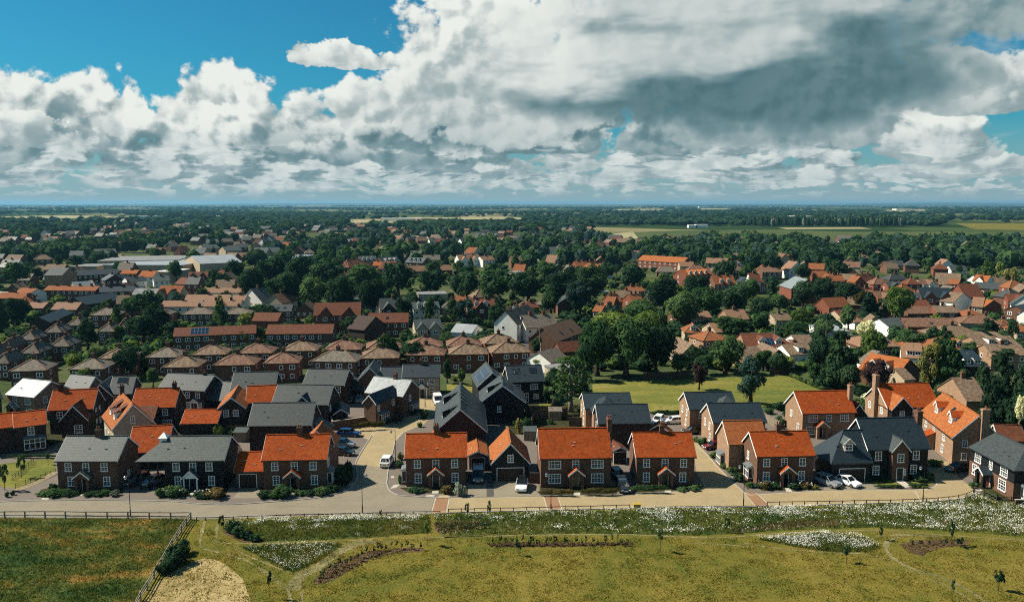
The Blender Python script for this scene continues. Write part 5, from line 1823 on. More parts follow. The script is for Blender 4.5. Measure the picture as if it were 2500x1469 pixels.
    mid(Z5, 315, 602, 450, 602, 563, 'gx', PO and 'brick_sunlit_buff', SL, 'tall brick mill building with slate roof and ribbed sunlit wall', 14, 9, 'w0', 'mill', 'the tall brick mill', False)
    mid(Z5, 520, 605, 870, 590, 560, 'gx', 'brick_dark', 'slate_dark', 'long dark block with a row of white windows', 9, 5.5, 'c0', 'terrace', None, False)
    mid(Z5, -40, 768, 168, 770, 725, 'gx', 'brick_red', OR, 'brick house with bright orange roof', 8, 4.8)
    mid(Z5, 175, 802, 245, 798, 752, 'gx', 'brick_red', OR, 'small orange-roofed cottage', 6, 3.5)
    mid(Z5, 95, 727, 212, 735, 697, 'gx', 'render_white', OR, 'white house with orange roof', 8, 4.8)
    mid(Z5, 165, 840, 312, 840, 795, 'gx', 'brick_red', TN, 'low house with weathered tan roof', 8, 3)
    mid(Z5, 365, 850, 552, 852, 795, 'gx', 'brick_red', TN, 'low house with broad tan roof', 8, 3)
    mid(Z5, 205, 948, 332, 952, 905, 'gy', 'brick_dark', 'slate_dark', 'long dark-roofed hall with white verge on its gable', 20, 4, 'w0', 'hall', 'the dark-roofed hall', False, back=Z5(440, 838))
    mid(Z5, 1000, 612, 1112, 614, 568, 'gx', 'render_white', PO, 'white house with pale orange roof', 8, 4.8)
    mid(Z5, 1130, 742, 1300, 745, 675, 'gx', 'render_cream', OR, 'half-timbered house with orange roof and two front gables', 8, 4.8, 'G2', short='the twin-gabled timbered house', auto=False)
    mid(Z5, 1265, 662, 1345, 668, 617, 'gx', 'brick_bright', RU, 'red brick house with white windows', 8, 5)
    mid(Z5, 1345, 668, 1440, 668, 610, 'gx', 'brick_bright', SL, 'tall brick house with grey slate roof', 8, 6)
    mid(Z5, 1560, 692, 1700, 690, 632, 'gx', 'brick_red', SB, 'brown-roofed brick house', 8, 5)
    mid(Z5, 1700, 692, 1860, 692, 648, 'gx', 'brick_red', RU, 'house with rust-red roof', 8, 3.5)
    mid(Z5, 950, 742, 1135, 742, 712, 'gx', 'render_white', 'felt_roof', 'low white shed with pale roof beside the car park', 10, 3.2, 'w0', 'shed')
    mid(Z5, 720, 725, 1050, 712, 680, 'gx', 'brick_dark', 'slate_dark', 'long low dark-roofed row', 8, 4.5, 'c3', 'terrace')
    mid(Z5, 555, 700, 690, 690, 645, 'gx', 'render_cream', 'slate_pale', 'pale-roofed workshop with light metal roof', 10, 4, 'w0', 'workshop')
    mid(Z5, 620, 815, 900, 775, 745, 'gx', 'brick_dark', 'slate_dark', 'long low building with dark sloping roof', 12, 3, 'w0', 'hall')
    mid(Z5, 1365, 615, 1510, 612, 575, 'gx', 'brick_red', RU, 'rust-roofed row with small gables', 8, 4.8, 'G2')
    mid(Z5, 760, 640, 905, 632, 598, 'gy', 'brick_dark', 'slate_dark', 'dark slate building end-on', 9, 5)
    mid(Z5, 870, 590, 990, 590, 568, 'gx', 'brick_red', PO, 'low pale orange roof', 8, 4)
    mid(Z5, 1115, 645, 1235, 640, 605, 'gx', 'render_white', 'slate_grey', 'white gabled building with grey roof', 8, 4.5)
    mid(Z5, 930, 650, 1070, 640, 610, 'gx', 'render_white', SL, 'pale walled house with slate roof', 8, 4.5)
    # commercial roofs at the far left
    W = 'white_warehouse'
    for (lx, ly, rx, ry, bk, D, eh, rf, nm, sh) in ((745, 528, 1330, 530, 0, 60, 6, 'metal_roof', 'long flat white warehouse roof', 'the long white warehouse roof'), (700, 500, 1300, 492, 0, 50, 6.5, 'felt_roof', 'long flat grey store roof', None),
                                                (490, 540, 700, 540, 0, 22, 5, 'felt_roof', 'flat grey shop roof', None), (1120, 575, 1220, 578, 0, 18, 7, 'render_white', 'white flat-roofed block', None), (1920, 475, 2130, 478, 0, 35, 6, 'metal_roof', 'pale flat store roof', None), (2290, 465, 2490, 470, 0, 30, 5, 'metal_roof', 'thin white flat roof', None)):
        mid(Z5, lx, ly, rx, ry, ly - 8, 'flat', 'render_cream', rf, nm, D, eh, 'w0', 'warehouse', sh, sh is None, rh=eh + .3, group='flat commercial roofs')
    mid(Z5, 1450, 518, 1760, 505, 460, 'gx', 'render_cream', 'metal_roof', 'white warehouse with curved pale roof', 40, 7, 'w0', 'warehouse', 'the pale ridged warehouse', False, rh=11, group='flat commercial roofs')
    for (lx, ly, rx, ry, rid) in ((1830, 440, 1935, 440, 400), (1940, 435, 2045, 432, 398), (1370, 445, 1480, 445, 400), (690, 445, 850, 440, 410), (1640, 425, 1760, 420, 395), (1480, 410, 1600, 405, 385), (500, 460, 600, 458, 430)):
        mid(Z5, lx, ly, rx, ry, rid, 'gx', 'render_cream', 'slate_grey', 'grey-roofed store building', 14, 6, 'w0', 'store')
    # centre
    mid(Z6, 65, 545, 235, 525, 487, 'hx', 'brick_bright', RU, 'big orange-walled hip-roofed house', 12, 6, 'c2', short='the big hipped orange house', auto=False)
    for (lx, ly, rx, ry, rid) in ((310, 512, 445, 502, 465), (470, 507, 600, 512, 472), (140, 500, 270, 497, 460)):
        mid(Z6, lx, ly, rx, ry, rid, 'gx', 'brick_red', 'slate_grey', 'slate-roofed row with dormer windows', 9, 5.5, 'd3', 'terrace')
    mid(Z6, 235, 532, 300, 532, 500, 'gx', 'brick_red', PO, 'small pale orange-roofed house', 8, 4.5)
    mid(Z6, 370, 556, 462, 540, 505, 'gy', 'brick_bright', RU, 'orange brick gable beside the slate rows', 9, 5)
    mid(Z6, 470, 577, 820, 562, 530, 'gx', 'brick_red', TN, 'long low tan-roofed row', 9, 3.5, 'w0', 'terrace')
    mid(Z6, 865, 492, 1025, 487, 450, 'gx', 'render_white', TN, 'white-gabled row with tan roof', 9, 5, 'G2 c2')
    mid(Z6, 1040, 492, 1130, 487, 460, 'gx', 'render_white', TN, 'pale house with tan roof', 9, 5)
    mid(Z6, 565, 745, 785, 740, 683, 'flat', 'render_cream', 'felt_roof', 'flat-roofed three-storey grey block among dark trees', 10, 8, 'c0', 'apartment_block', 'the flat-roofed grey block', False, rh=8.3)
    mid(Z6, 300, 848, 502, 840, 765, 'gx', 'brick_dark', SL, 'grey slate house with two dark front gables', 9, 5.5, 'G2 c1')
    mid(Z6, 530, 852, 730, 845, 793, 'gx', 'render_white', 'slate_grey', 'white house with slate roof and three dormers', 8, 5, 'd3')
    mid(Z6, 740, 842, 890, 840, 775, 'hx', 'render_cream', 'slate_grey', 'cream house with pale grey half-hipped roof', 8, 5)
    mid(Z6, 925, 842, 1132, 838, 770, 'gx', 'brick_dark', RU, 'tall terrace with rust roof and white dormers', 9, 6, 'd2 G1 c2', short='the tall rust terrace', auto=False)
    mid(Z6, 850, 790, 925, 788, 758, 'gx', 'brick_red', OR, 'narrow orange roof behind the tall terrace', 8, 5)
    mid(Z6, 185, 947, 497, 943, 873, 'gx', 'brick_red', RU, 'long brick house with rust roof and a dark gable wing in front', 8, 5, 'c0 r1', short='the rust-roofed gabled hall', auto=False)
    mid(Z6, 175, 1000, 345, 965, 900, 'gy', 'brick_dark', 'brick_dark', 'dark brick gable wing in front of the rust-roofed hall', 7, 4.5, 'w0', auto=False)
    mid(Z6, 545, 995, 745, 988, 917, 'gx', 'render_cream', SL, 'slate-roofed chapel with pale paired gables', 9, 4.5, 'G2', 'chapel', 'the slate chapel', False)
    mid(Z6, 800, 1012, 957, 1022, 965, 'gx', 'render_white', 'metal_roof', 'low hall with pale ridged metal roof', 9, 3, 'w0', 'hall', 'the pale metal-roofed hall', False)
    mid(Z6, 1245, 872, 1305, 872, 785, 'gy', 'brick_bright', SL, 'tall narrow orange brick gable house', 12, 8, 'c2', short='the tall orange gable', auto=False)
    mid(Z6, 1290, 962, 1450, 905, 835, 'gx', 'render_white', GB, 'white-fronted terrace with grey roof lining the town road', 8, 6, 'c3', 'terrace')
    mid(Z6, 1380, 838, 1452, 833, 795, 'gx', 'brick_red', RU, 'rust roof behind the white-fronted terrace', 7, 5)
    mid(Z6, 1350, 985, 1592, 970, 885, 'gx', 'render_white', GB, 'broad grey-roofed house with pale walls by the town road', 9, 4.8, 'c2')
    mid(Z6, 1575, 1085, 1780, 1010, 945, 'gx', 'brick_red', TN, 'broad brown-tan roof sloping to the road with two rooflights', 9, 4.2, 'r2')
    mid(Z6, 1535, 1135, 1605, 1162, 1085, 'gy', 'brick_red', RU, 'red roof dotted with blue solar panels', 11, 3.6, 'w0', short='the dotted solar roof', auto=False)
    mid(Z6, 1535, 1237, 1665, 1202, 1140, 'gx', 'render_white', GB, 'grey-roofed bungalow under the big trees', 8, 3, 'c0', 'bungalow')
    mid(Z6, 1475, 1255, 1560, 1285, 1240, 'flat', 'render_cream', 'felt_roof', 'flat-roofed garage with a yellow wall', 8, 2.8, 'w0', 'garage', None, False, rh=2.9)
    for (lx, ly, rx, ry, rid) in ((1915, 818, 1985, 822, 750), (1985, 797, 2057, 792, 737), (1830, 862, 1900, 866, 825), (2130, 792, 2212, 787, 735), (2110, 718, 2215, 715, 680)):
        mid(Z6, lx, ly, rx, ry, rid, 'gx', 'brick_bright', OR, 'orange-roofed brick cottage among the dark trees', 8, 4.5, 'c2', 'cottage')
    mid(Z6, 2225, 750, 2292, 752, 710, 'gx', 'brick_red', 'slate_grey', 'grey-roofed cottage among the dark trees', 8, 4.5)
    mid(Z6, 1825, 555, 1922, 548, 497, 'hx', 'brick_bright', OR, 'red brick villa with orange hipped roof and white gable', 9, 5.5, 'c2 G1')
    mid(Z6, 1910, 562, 1985, 557, 518, 'gy', 'render_white', RU, 'white half-timbered gable house', 8, 5)
    mid(Z6, 1720, 535, 1812, 532, 497, 'gx', 'brick_bright', OR, 'brick house with orange roof', 8, 5, 'c2')
    mid(Z6, 1540, 560, 1640, 560, 520, 'gy', 'brick_dark', SL, 'dark slate gable house', 8, 5)
    mid(Z6, 1660, 572, 1720, 570, 530, 'gy', 'render_white', GB, 'white-verged grey gable house', 8, 5)
    mid(Z6, 2160, 492, 2492, 512, 462, 'gx', 'brick_bright', PO, 'long orange-roofed school range', 12, 5.5, 'c0', 'school', 'the long orange school range', False)
    mid(Z6, 970, 442, 1032, 432, 398, 'gy', 'render_white', OR, 'white-gabled house with orange roof alone among trees', 8, 5)
    mid(Z6, 1335, 575, 1372, 567, 520, 'gy', 'brick_bright', OR, 'narrow orange gable among trees', 7, 5)
    mid(Z6, 1210, 580, 1292, 585, 540, 'flat', 'render_cream', 'felt_roof', 'flat pale block among trees', 9, 6, 'c0', 'block', rh=6.3)
    # right
    mid(Z7, 45, 605, 240, 592, 555, 'gx', 'brick_bright', PO, 'long orange-red roofed range with small white gables', 10, 5.5, 'd4', 'terrace')
    mid(Z7, 280, 575, 495, 562, 527, 'hx', 'brick_dark', SB, 'long brown hipped roof', 11, 5)
    mid(Z7, 255, 668, 412, 665, 600, 'gx', 'brick_red', OR, 'orange-roofed house with dormers', 9, 4.5, 'd2 c2')
    mid(Z7, 400, 645, 512, 655, 615, 'gx', 'render_white', SL, 'white house roofed with solar panels', 9, 5, 'S2')
    mid(Z7, 510, 648, 592, 648, 583, 'gx', 'render_white', RU, 'white house with brown gable roof', 8, 6)
    mid(Z7, 600, 578, 747, 576, 535, 'gx', 'brick_red', TN, 'tan-roofed row of houses', 8, 4.8, 'c3')
    mid(Z7, 0, 537, 107, 537, 500, 'gx', 'render_cream', TN, 'cream house with tan roof', 8, 4.8, 'c1')
    mid(Z7, 185, 512, 346, 516, 475, 'gx', 'brick_red', TN, 'brick row with tan roof', 8, 4.8, 'c2')
    mid(Z7, 718, 672, 806, 700, 618, 'gx', 'brick_bright', 'slate_pale', 'brick hall with a plain pale grey roof', 14, 7.5, 'w0', 'hall', 'the brick hall with pale roof', False)
    mid(Z7, 568, 682, 642, 665, 632, 'gx', 'brick_red', OR, 'small orange roof', 8, 4)
    RR = 'house with orange roof on the right-hand slope'
    for (lx, ly, rx, ry, rid, k, rf, wl, o) in ((1025, 622, 1100, 627, 590, 'gx', OR, B, 'c1'), (1110, 642, 1200, 642, 595, 'gx', OR, B, 'c2'), (1203, 655, 1262, 662, 605, 'gx', OR, B, 'c1'), (1335, 648, 1440, 642, 590, 'gx', RU, B, 'c2'), (1405, 668, 1530, 667, 615, 'hx', RB, B, 'c1'),
                                                (1290, 738, 1372, 732, 680, 'hx', RU, B, 'c1'), (1350, 752, 1442, 748, 690, 'gx', RU, B, 'G1 c1'), (1440, 770, 1572, 767, 715, 'gx', RB, B, 'G1 c1'), (1515, 683, 1622, 683, 645, 'gx', SL, B, 'G1'), (1610, 790, 1752, 795, 725, 'gx', SL, B, 'd2'),
                                                (1650, 667, 1767, 667, 620, 'hx', RU, B, 'c1'), (1770, 668, 1882, 662, 628, 'gx', RB, 'render_white', 'G1'), (1940, 662, 2022, 667, 628, 'gx', OR, B, 'c0'), (2120, 640, 2232, 648, 600, 'gx', PO, 'render_white', 'G1 c1'), (2390, 695, 2520, 695, 630, 'hx', OR, B, 'c1'),
                                                (2385, 790, 2540, 795, 735, 'gx', RU, B, 'G1'), (1705, 825, 1830, 825, 782, 'gx', RU, B, 'c0')):
        nm = {OR: 'orange', RU: 'rust-red', RB: 'red-brown', SL: 'slate', PO: 'pale orange'}[rf]
        mid(Z7, lx, ly, rx, ry, rid, k, wl, rf, f'{"white" if wl == "render_white" else "brick"} house with {nm} {"hipped" if k == "hx" else "gabled" if "G" in o else "plain"} roof', 8, 5, o)
    mid(Z7, 1755, 765, 1995, 768, 690, 'gx', 'brick_bright', 'slate_dark', 'new brick block with dark slate roof and two big gables', 9, 6, 'G2', 'apartment_block', 'the new dark-roofed block', False)
    mid(Z7, 2120, 690, 2330, 705, 655, 'gx', 'brick_red', SL, 'long slate-roofed row', 8, 3.5, 'c0', 'terrace')
    for (lx, ly, rx, ry, ap, bx, by, wl, rf, ph) in ((2030, 770, 2072, 800, 735, 2160, 745, 'render_white', SB, 'white house with brown roof, its gable to the sun'), (2138, 800, 2200, 830, 760, 2260, 765, 'render_cream', TN, 'cream house with tan roof, its gable to the sun'),
                                                     (2255, 810, 2320, 835, 780, 2380, 790, 'brick_bright', PO, 'brick house with pale orange roof and white gable'), (2350, 850, 2415, 870, 820, 2480, 800, 'brick_red', SL, 'brick house with slate roof and white gable'), (2440, 890, 2500, 905, 850, 2560, 830, 'render_white', SL, 'white gabled house with slate roof')):
        mid(Z7, lx, ly, rx, ry, ap, 'gy', wl, rf, ph, 12, 5, 'c0', back=Z7(bx, by), group='sunlit gable row at the far right')
    mid(Z7, 1660, 880, 1880, 878, 825, 'gx', 'brick_red', RB, 'long low house with mauve-brown roof', 9, 3.2, 'c0')
    mid(Z7, 1865, 872, 2022, 874, 820, 'gx', 'brick_bright', SB, 'brown-roofed house with chimney and sunlit gable', 9, 4, 'c1')
    mid(Z7, 2000, 885, 2088, 882, 845, 'hx', 'brick_red', SB, 'small brown hipped house', 8, 3)
    mid(Z7, 2092, 900, 2238, 898, 860, 'hx', 'brick_bright', OR, 'low house with bright orange hipped roof', 9, 3)
    mid(Z7, 1655, 975, 2042, 978, 912, 'gx', 'brick_bright', RB, 'very long red-brown roof with a pale rooflight', 10, 3.5, 'r1', 'hall', 'the very long red-brown roof', False)
    mid(Z7, 2035, 948, 2352, 958, 905, 'hx', 'render_cream', RB, 'mauve-roofed house with chimneys', 10, 4, 'c2')
    mid(Z7, 1885, 1048, 2232, 1044, 990, 'hx', 'brick_red', SB, 'broad brown hipped bungalow', 12, 3.2, 'c1', 'bungalow')
    mid(Z7, 2320, 978, 2442, 982, 940, 'hx', 'render_cream', RU, 'cream bungalow with rust hipped roof', 9, 3.2, 'c1', 'bungalow')
    mid(Z7, 2445, 1010, 2560, 1012, 960, 'hx', 'render_cream', OR, 'cream bungalow with orange roof at the edge', 9, 3.2, 'c0', 'bungalow')
    mid(Z7, 1520, 975, 1670, 965, 920, 'gx', 'render_white', 'slate_grey', 'white house with pale grey roof', 9, 3.5, 'c0')
    mid(Z7, 355, 922, 507, 918, 848, 'gx', 'brick_sunlit_buff', TN, 'brick house with a steep plain tan roof', 9, 4.5, 'w0 c1', short='the steep tan roof', auto=False)
    mid(Z7, 90, 912, 237, 908, 865, 'gx', 'render_cream', TN, 'low cream house with tan roof', 8, 3.2)
    mid(Z7, -20, 910, 82, 906, 875, 'gx', 'brick_red', TN, 'low tan-roofed house', 8, 3.2, 'c0')
    mid(Z7, 1165, 902, 1305, 898, 865, 'gx', 'render_cream', RU, 'cream bungalow with rust roof', 8, 2.8, 'c0', 'bungalow')
    mid(Z7, 1270, 942, 1352, 938, 900, 'hx', 'render_white', TN, 'white bungalow with tan roof', 8, 2.8, 'c0', 'bungalow')
    mid(Z7, 1365, 942, 1470, 945, 900, 'gy', 'brick_sunlit_buff', SB, 'brown-roofed bungalow, gable lit', 8, 2.8, 'c0', 'bungalow')
    mid(Z7, 700, 930, 828, 925, 905, 'gx', 'render_cream', SB, 'low cream cottage in the trees', 8, 2.8, 'c1', 'cottage')
    mid(Z7, 1045, 1012, 1245, 1012, 985, 'flat', 'render_white', 'metal_roof', 'long low shed with flat white roof', 14, 2.6, 'w0', 'shed', 'the flat white shed roof', False, rh=2.9)
    mid(Z7, 168, 1078, 372, 1068, 1003, 'hx', 'brick_sunlit_buff', OR, 'orange-roofed house with hipped roof and sunlit brick', 9, 5, 'c1', short='the orange hipped house', auto=False)
    mid(Z7, 30, 1018, 172, 1020, 950, 'hx', 'render_cream', OR, 'cream house with orange hipped roof and dormer', 9, 3.2, 'd1')
    mid(Z7, 262, 1015, 432, 1008, 950, 'gx', 'render_cream', TN, 'tan-roofed bungalow with two dark vents', 10, 3.0, 'r2', 'bungalow')
    mid(Z7, 480, 1120, 852, 1118, 1022, 'hr', 'brick_sunlit_buff', RU, 'broad rust-roofed house with dormers and dark solar panels', 11, 4.2, 'd2 S2', short='the rust roof with dark panels', auto=False)
    mid(Z7, 470, 1205, 640, 1190, 1130, 'gx', 'brick_sunlit_buff', SB, 'brown-roofed bungalow with sunlit end wall', 9, 3.0, 'c0', 'bungalow')
    mid(Z7, 625, 1215, 812, 1212, 1140, 'gy', 'board_black', SB, 'black-gabled bungalow with one white window', 12, 2.8, 'w0', 'bungalow')
    mid(Z7, 800, 1180, 992, 1172, 1115, 'gx', 'render_white', SB, 'brown-roofed house with wide dormer and white gable', 9, 3.6, 'd1 flat c1')
    mid(Z7, 850, 1095, 985, 1092, 1060, 'gx', 'render_white', SB, 'white-gabled bungalow', 8, 2.8, 'c0', 'bungalow')
    mid(Z7, 0, 1190, 175, 1185, 1098, 'gy', 'render_cream', SB, 'chalet house with glazed white gable and brown roof', 12, 3.0, 'c0', short='the glazed chalet', auto=False)
    mid(Z7, 1305, 1120, 1622, 1118, 1040, 'hx', 'brick_red', TN, 'broad tan hipped bungalow with three rooflights', 12, 3.2, 'r3 c1', 'bungalow', 'the tan bungalow with rooflights', False)
    mid(Z7, 1275, 1225, 1335, 1240, 1145, 'gx', 'render_white', GB, 'grey-brown roof with white sunlit wall', 10, 3.5, 'c0')
    mid(Z4, 1045, 140, 1390, 205, 30, 'gx', 'brick_red', PO, 'long house with weathered orange roof and small dormers', 10, 3.6, 'd2 w0', short='the long weathered orange roof', auto=False)
    mid(Z7, 1625, 1120, 1855, 1122, 1063, 'hx', 'brick_sunlit_buff', OR, 'low orange-roofed bungalow', 9, 3.0, 'c0', 'bungalow')
    mid(Z7, 1850, 1142, 2142, 1140, 1042, 'hx', 'brick_sunlit_buff', OR, 'large orange hipped bungalow with two dormers', 11, 3.2, 'd2 c1', 'bungalow', 'the large orange bungalow', False)
    mid(Z7, 1605, 1195, 1795, 1208, 1140, 'gx', 'render_white', TN, 'white-walled house with flat white dormers', 10, 3.2, 'd2 flat')
    mid(Z7, 2180, 1118, 2480, 1112, 1042, 'gx', 'brick_sunlit_buff', SB, 'brick house with brown roof and a long white dormer', 9, 4.6, 'd2 flat', short='the brown-roofed brick house', auto=False)
    mid(Z7, 2265, 1178, 2540, 1182, 1110, 'gx', 'brick_sunlit_buff', SB, 'brown-roofed house with chimney, nearer the conifers', 9, 4.6, 'c1')
    mid(Z4, 1920, 120, 2210, 128, 18, 'hx', 'board_black', 'slate_dark', 'dark modern house with grey roof and wide dormers', 11, 3.5, 'd2 flat', short='the dark modern house', auto=False)
    mid(Z4, 2000, 425, 2200, 425, 215, 'gx', 'brick_sunlit_buff', SB, 'steep brown-tiled house half hidden behind conifers', 12, 3.2, 'w0 c1')
    mid(Z4, 1460, 240, 1560, 235, 170, 'gx', 'render_cream', SB, 'cream-walled outbuilding between the trees', 8, 3.5, 'w0')


town()


def far_town():
    """the town further out: houses set along rough streets"""
    combos = [('brick_red', 'tile_brown', 'brown-roofed house'), ('brick_red', 'slate_mid', 'slate-roofed house'), ('render_white', 'slate_grey', 'white house with grey roof'), ('brick_red', 'tile_greybrown', 'grey-brown roofed house'),
              ('brick_bright', 'tile_rust', 'rust-roofed house'), ('render_white', 'tile_tan', 'white house with tan roof'), ('brick_bright', 'tile_clay', 'orange-roofed house'), ('render_cream', 'tile_redbrown', 'cream house with red-brown roof')]
    n, tries = 0, 0
    while n < 205 and tries < 16000:
        tries += 1
        px = rnd.uniform(-20, 2520)
        py = 566 + (775 - 566) * rnd.random() ** 1.25
        if 1440 < px and py < 592 or (590 < px < 1010 and 640 < py < 745) or (960 < px < 1620 and 655 < py < 735) or (1580 < px < 1960 and 690 < py < 790):
            continue
        if px > 1900 and py < 650 and rnd.random() < .6:
            continue
        p = at(px, py, 0)
        W, D = rnd.uniform(7.5, 13), rnd.uniform(7, 8.5)
        if any((p.x - x) ** 2 + (p.y - y) ** 2 < (r + 6.0) ** 2 for x, y, r in HOUSES):
            continue
        a = RAD(rnd.choice([0, 5, -8, 20, -25, 70, 90]) + rnd.uniform(-5, 5))
        eh = rnd.choice([4.8, 3.2, 5.0, 3.0, 3.0])
        u = Vector((math.cos(a), math.sin(a), 0))
        v = Vector((-u.y, u.x, 0))
        A = p - u * W / 2 - v * D / 2
        Bq = p + u * W / 2 - v * D / 2
        kind = rnd.choice(['gx', 'gx', 'hx', 'gy'])
        c = combos[min(int(rnd.random() ** 1.9 * 8), 7)]
        h = House(proj(A.x, A.y, eh), proj(Bq.x, Bq.y, eh), eh, D, rh=eh + (W if kind == 'gy' else D) * .42, name='house' if eh > 4 else 'bungalow', kind=kind, wall=c[0], roof=c[1], label=('gabled ' if kind != 'hx' else 'hipped ') + (c[2] if eh > 4 else c[2].replace('house', 'bungalow')), cat='house' if eh > 4 else 'bungalow', group='far houses among the trees', near=False, auto=True)
        if py > 600:
            for k in range(3):
                h.win('f', h.W * (k + .5) / 3, eh - 1.75, 1.2, 1.2)
        if rnd.random() < .6:
            h.chimney(h.W * .5, h.D * .5, h.rh - .9, h.rh + 1.1, .9, .7, 1, wall='brick_red')
        HOUSES.append((p.x, p.y, max(W, D) * .5))
        n += 1
    # beyond that, houses too small and too many to set apart
    mats = ['brick_red', 'render_white', 'tile_brown', 'slate_grey', 'tile_rust', 'tile_tan', 'slate_mid', 'tile_greybrown']
    b = MB()
    for i in range(620):
        px = rnd.uniform(-60, 2560)
        py = 541 + 60 * rnd.random() ** .7
        if px > 1430 and py < 592:
            continue
        p = at(px, py, 0)
        W, D, eh = rnd.uniform(8, 16), rnd.uniform(7, 10), rnd.uniform(3, 5.5)
        a = rnd.uniform(-.6, .6) + rnd.choice([0, 0, 1.57])
        M = Matrix.Rotation(a, 4, 'Z')
        M.translation = p
        rm = rnd.choice([2, 2, 3, 6, 6, 7, 7, 4, 5])
        wm = rnd.choice([0, 0, 0, 1])
        b.box(-W / 2, W / 2, -D / 2, D / 2, 0, eh, wm, M)
        z = lambda q: [tuple(M @ Vector(c)) for c in q]
        r = eh + D * .42
        b.poly(z([(-W / 2 - .3, -D / 2 - .4, eh - .1), (W / 2 + .3, -D / 2 - .4, eh - .1), (W / 2 + .3, 0, r), (-W / 2 - .3, 0, r)]), rm)
        b.poly(z([(W / 2 + .3, D / 2 + .4, eh - .1), (-W / 2 - .3, D / 2 + .4, eh - .1), (-W / 2 - .3, 0, r), (W / 2 + .3, 0, r)]), rm)
        for x in (-W / 2, W / 2):
            b.poly(z([(x, -D / 2, eh), (x, D / 2, eh), (x, 0, r - .05)]), wm)
    o = link('distant_houses', b.mesh('distant_houses', mats))
    o['kind'] = 'stuff'
    b = MB()
    for (px, py, w, d, hh) in ((1000, 541, 60, 25, 9), (950, 540, 40, 20, 8), (520, 534, 45, 30, 8), (1100, 543, 70, 20, 7), (1712, 556, 22, 14, 6), (1690, 556, 16, 14, 5), (1950, 536, 60, 40, 10), (360, 533, 90, 30, 8), (770, 501, 300, 60, 9), (350, 500, 250, 60, 9), (1720, 507, 120, 60, 9), (2280, 606, 22, 9, 5), (2200, 513, 90, 60, 8)):
        p = at(px, py, 0)
        M = Matrix.Translation(p)
        b.box(-w / 2, w / 2, -d / 2, d / 2, 0, hh, 0, M)
    o = link('distant_sheds', b.mesh('distant_sheds', ['render_white']))
    o['kind'] = 'stuff'


far_town()

# ---------------------------------------------------------------- trees, shrubs and woods
def rand_dirs(n, rs):
    v = rs.normal(size=(n, 3))
    return v / np.linalg.norm(v, axis=1, keepdims=True)


def leaf_faces(pos, nor, size, rs, aspect=1.0):
    """one small pointed leaf clump per row"""
    n = len(pos)
    r = rs.normal(size=(n, 3))
    t = np.cross(nor, r)
    t /= np.linalg.norm(t, axis=1, keepdims=True) + 1e-9
    b = np.cross(nor, t)
    s = size[:, None]
    k = rs.uniform(.6, 1.1, (n, 1))
    a1 = pos + t * s * .55
    a2 = pos + b * s * .5 * k * aspect + nor * s * .14
    a3 = pos - t * s * .55
    a4 = pos - b * s * .5 * k * aspect + nor * s * .10
    return np.stack([a1, a2, a3, a4], 1)


def lumps_for(kind, rs):
    """lumps (centre, radius) of a crown in a unit box: width 1, height 1, standing on z=0"""
    L = []
    if kind in ('round', 'broad', 'light'):
        n = {'round': 20, 'broad': 26, 'light': 22}[kind]
        for i in range(n):
            d = rand_dirs(1, rs)[0]
            rr = rs.uniform(.25, .9) ** .6
            c = np.array([d[0] * .36 * rr, d[1] * .36 * rr, .60 + d[2] * .30 * rr])
            L.append((c, rs.uniform(.10, .19) if kind != 'light' else rs.uniform(.07, .13)))
        L.append((np.array([0, 0, .58]), .26))
    elif kind == 'tall':
        for i in range(20):
            z = rs.uniform(.2, .95)
            w = .36 * math.sin(math.pi * min(1, (z - .05) / 1.0)) ** .7
            a = rs.uniform(0, 6.28)
            q = rs.uniform(.2, 1)
            L.append((np.array([math.cos(a) * w * q, math.sin(a) * w * q, z]), rs.uniform(.09, .16)))
    elif kind == 'conifer':
        for i in range(46):
            z = rs.uniform(.06, .98)
            w = .46 * (1 - z) ** .75
            a = rs.uniform(0, 6.28)
            q = rs.uniform(.55, 1)
            L.append((np.array([math.cos(a) * w * q, math.sin(a) * w * q, z]), .03 + .09 * (1 - z) * rs.uniform(.7, 1.2)))
        for z in (.15, .35, .55, .75):
            L.append((np.array([0, 0, z]), .30 * (1 - z) + .03))
    elif kind == 'cedar':
        for i in range(42):
            z = rs.choice([.3, .45, .58, .7, .82, .92]) + rs.uniform(-.03, .03)
            w = .46 * (1.05 - z) ** .4
            a = rs.uniform(0, 6.28)
            q = rs.uniform(.35, 1)
            L.append((np.array([math.cos(a) * w * q, math.sin(a) * w * q, z]), rs.uniform(.08, .15)))
    elif kind == 'sapling':
        for i in range(9):
            L.append((np.array([rs.uniform(-.28, .28), rs.uniform(-.28, .28), rs.uniform(.42, .92)]), rs.uniform(.07, .13)))
    elif kind == 'shrub':
        for i in range(14):
            d = rand_dirs(1, rs)[0]
            L.append((np.array([d[0] * .34, d[1] * .34, .40 + d[2] * .28]), rs.uniform(.13, .22)))
        L.append((np.array([0, 0, .35]), .34))
    elif kind == 'hedge':
        for i in range(30):
            L.append((np.array([-.46 + .92 * i / 29 + rs.uniform(-.02, .02), rs.uniform(-.25, .25), rs.uniform(.35, .68)]), rs.uniform(.10, .20)))
    return L


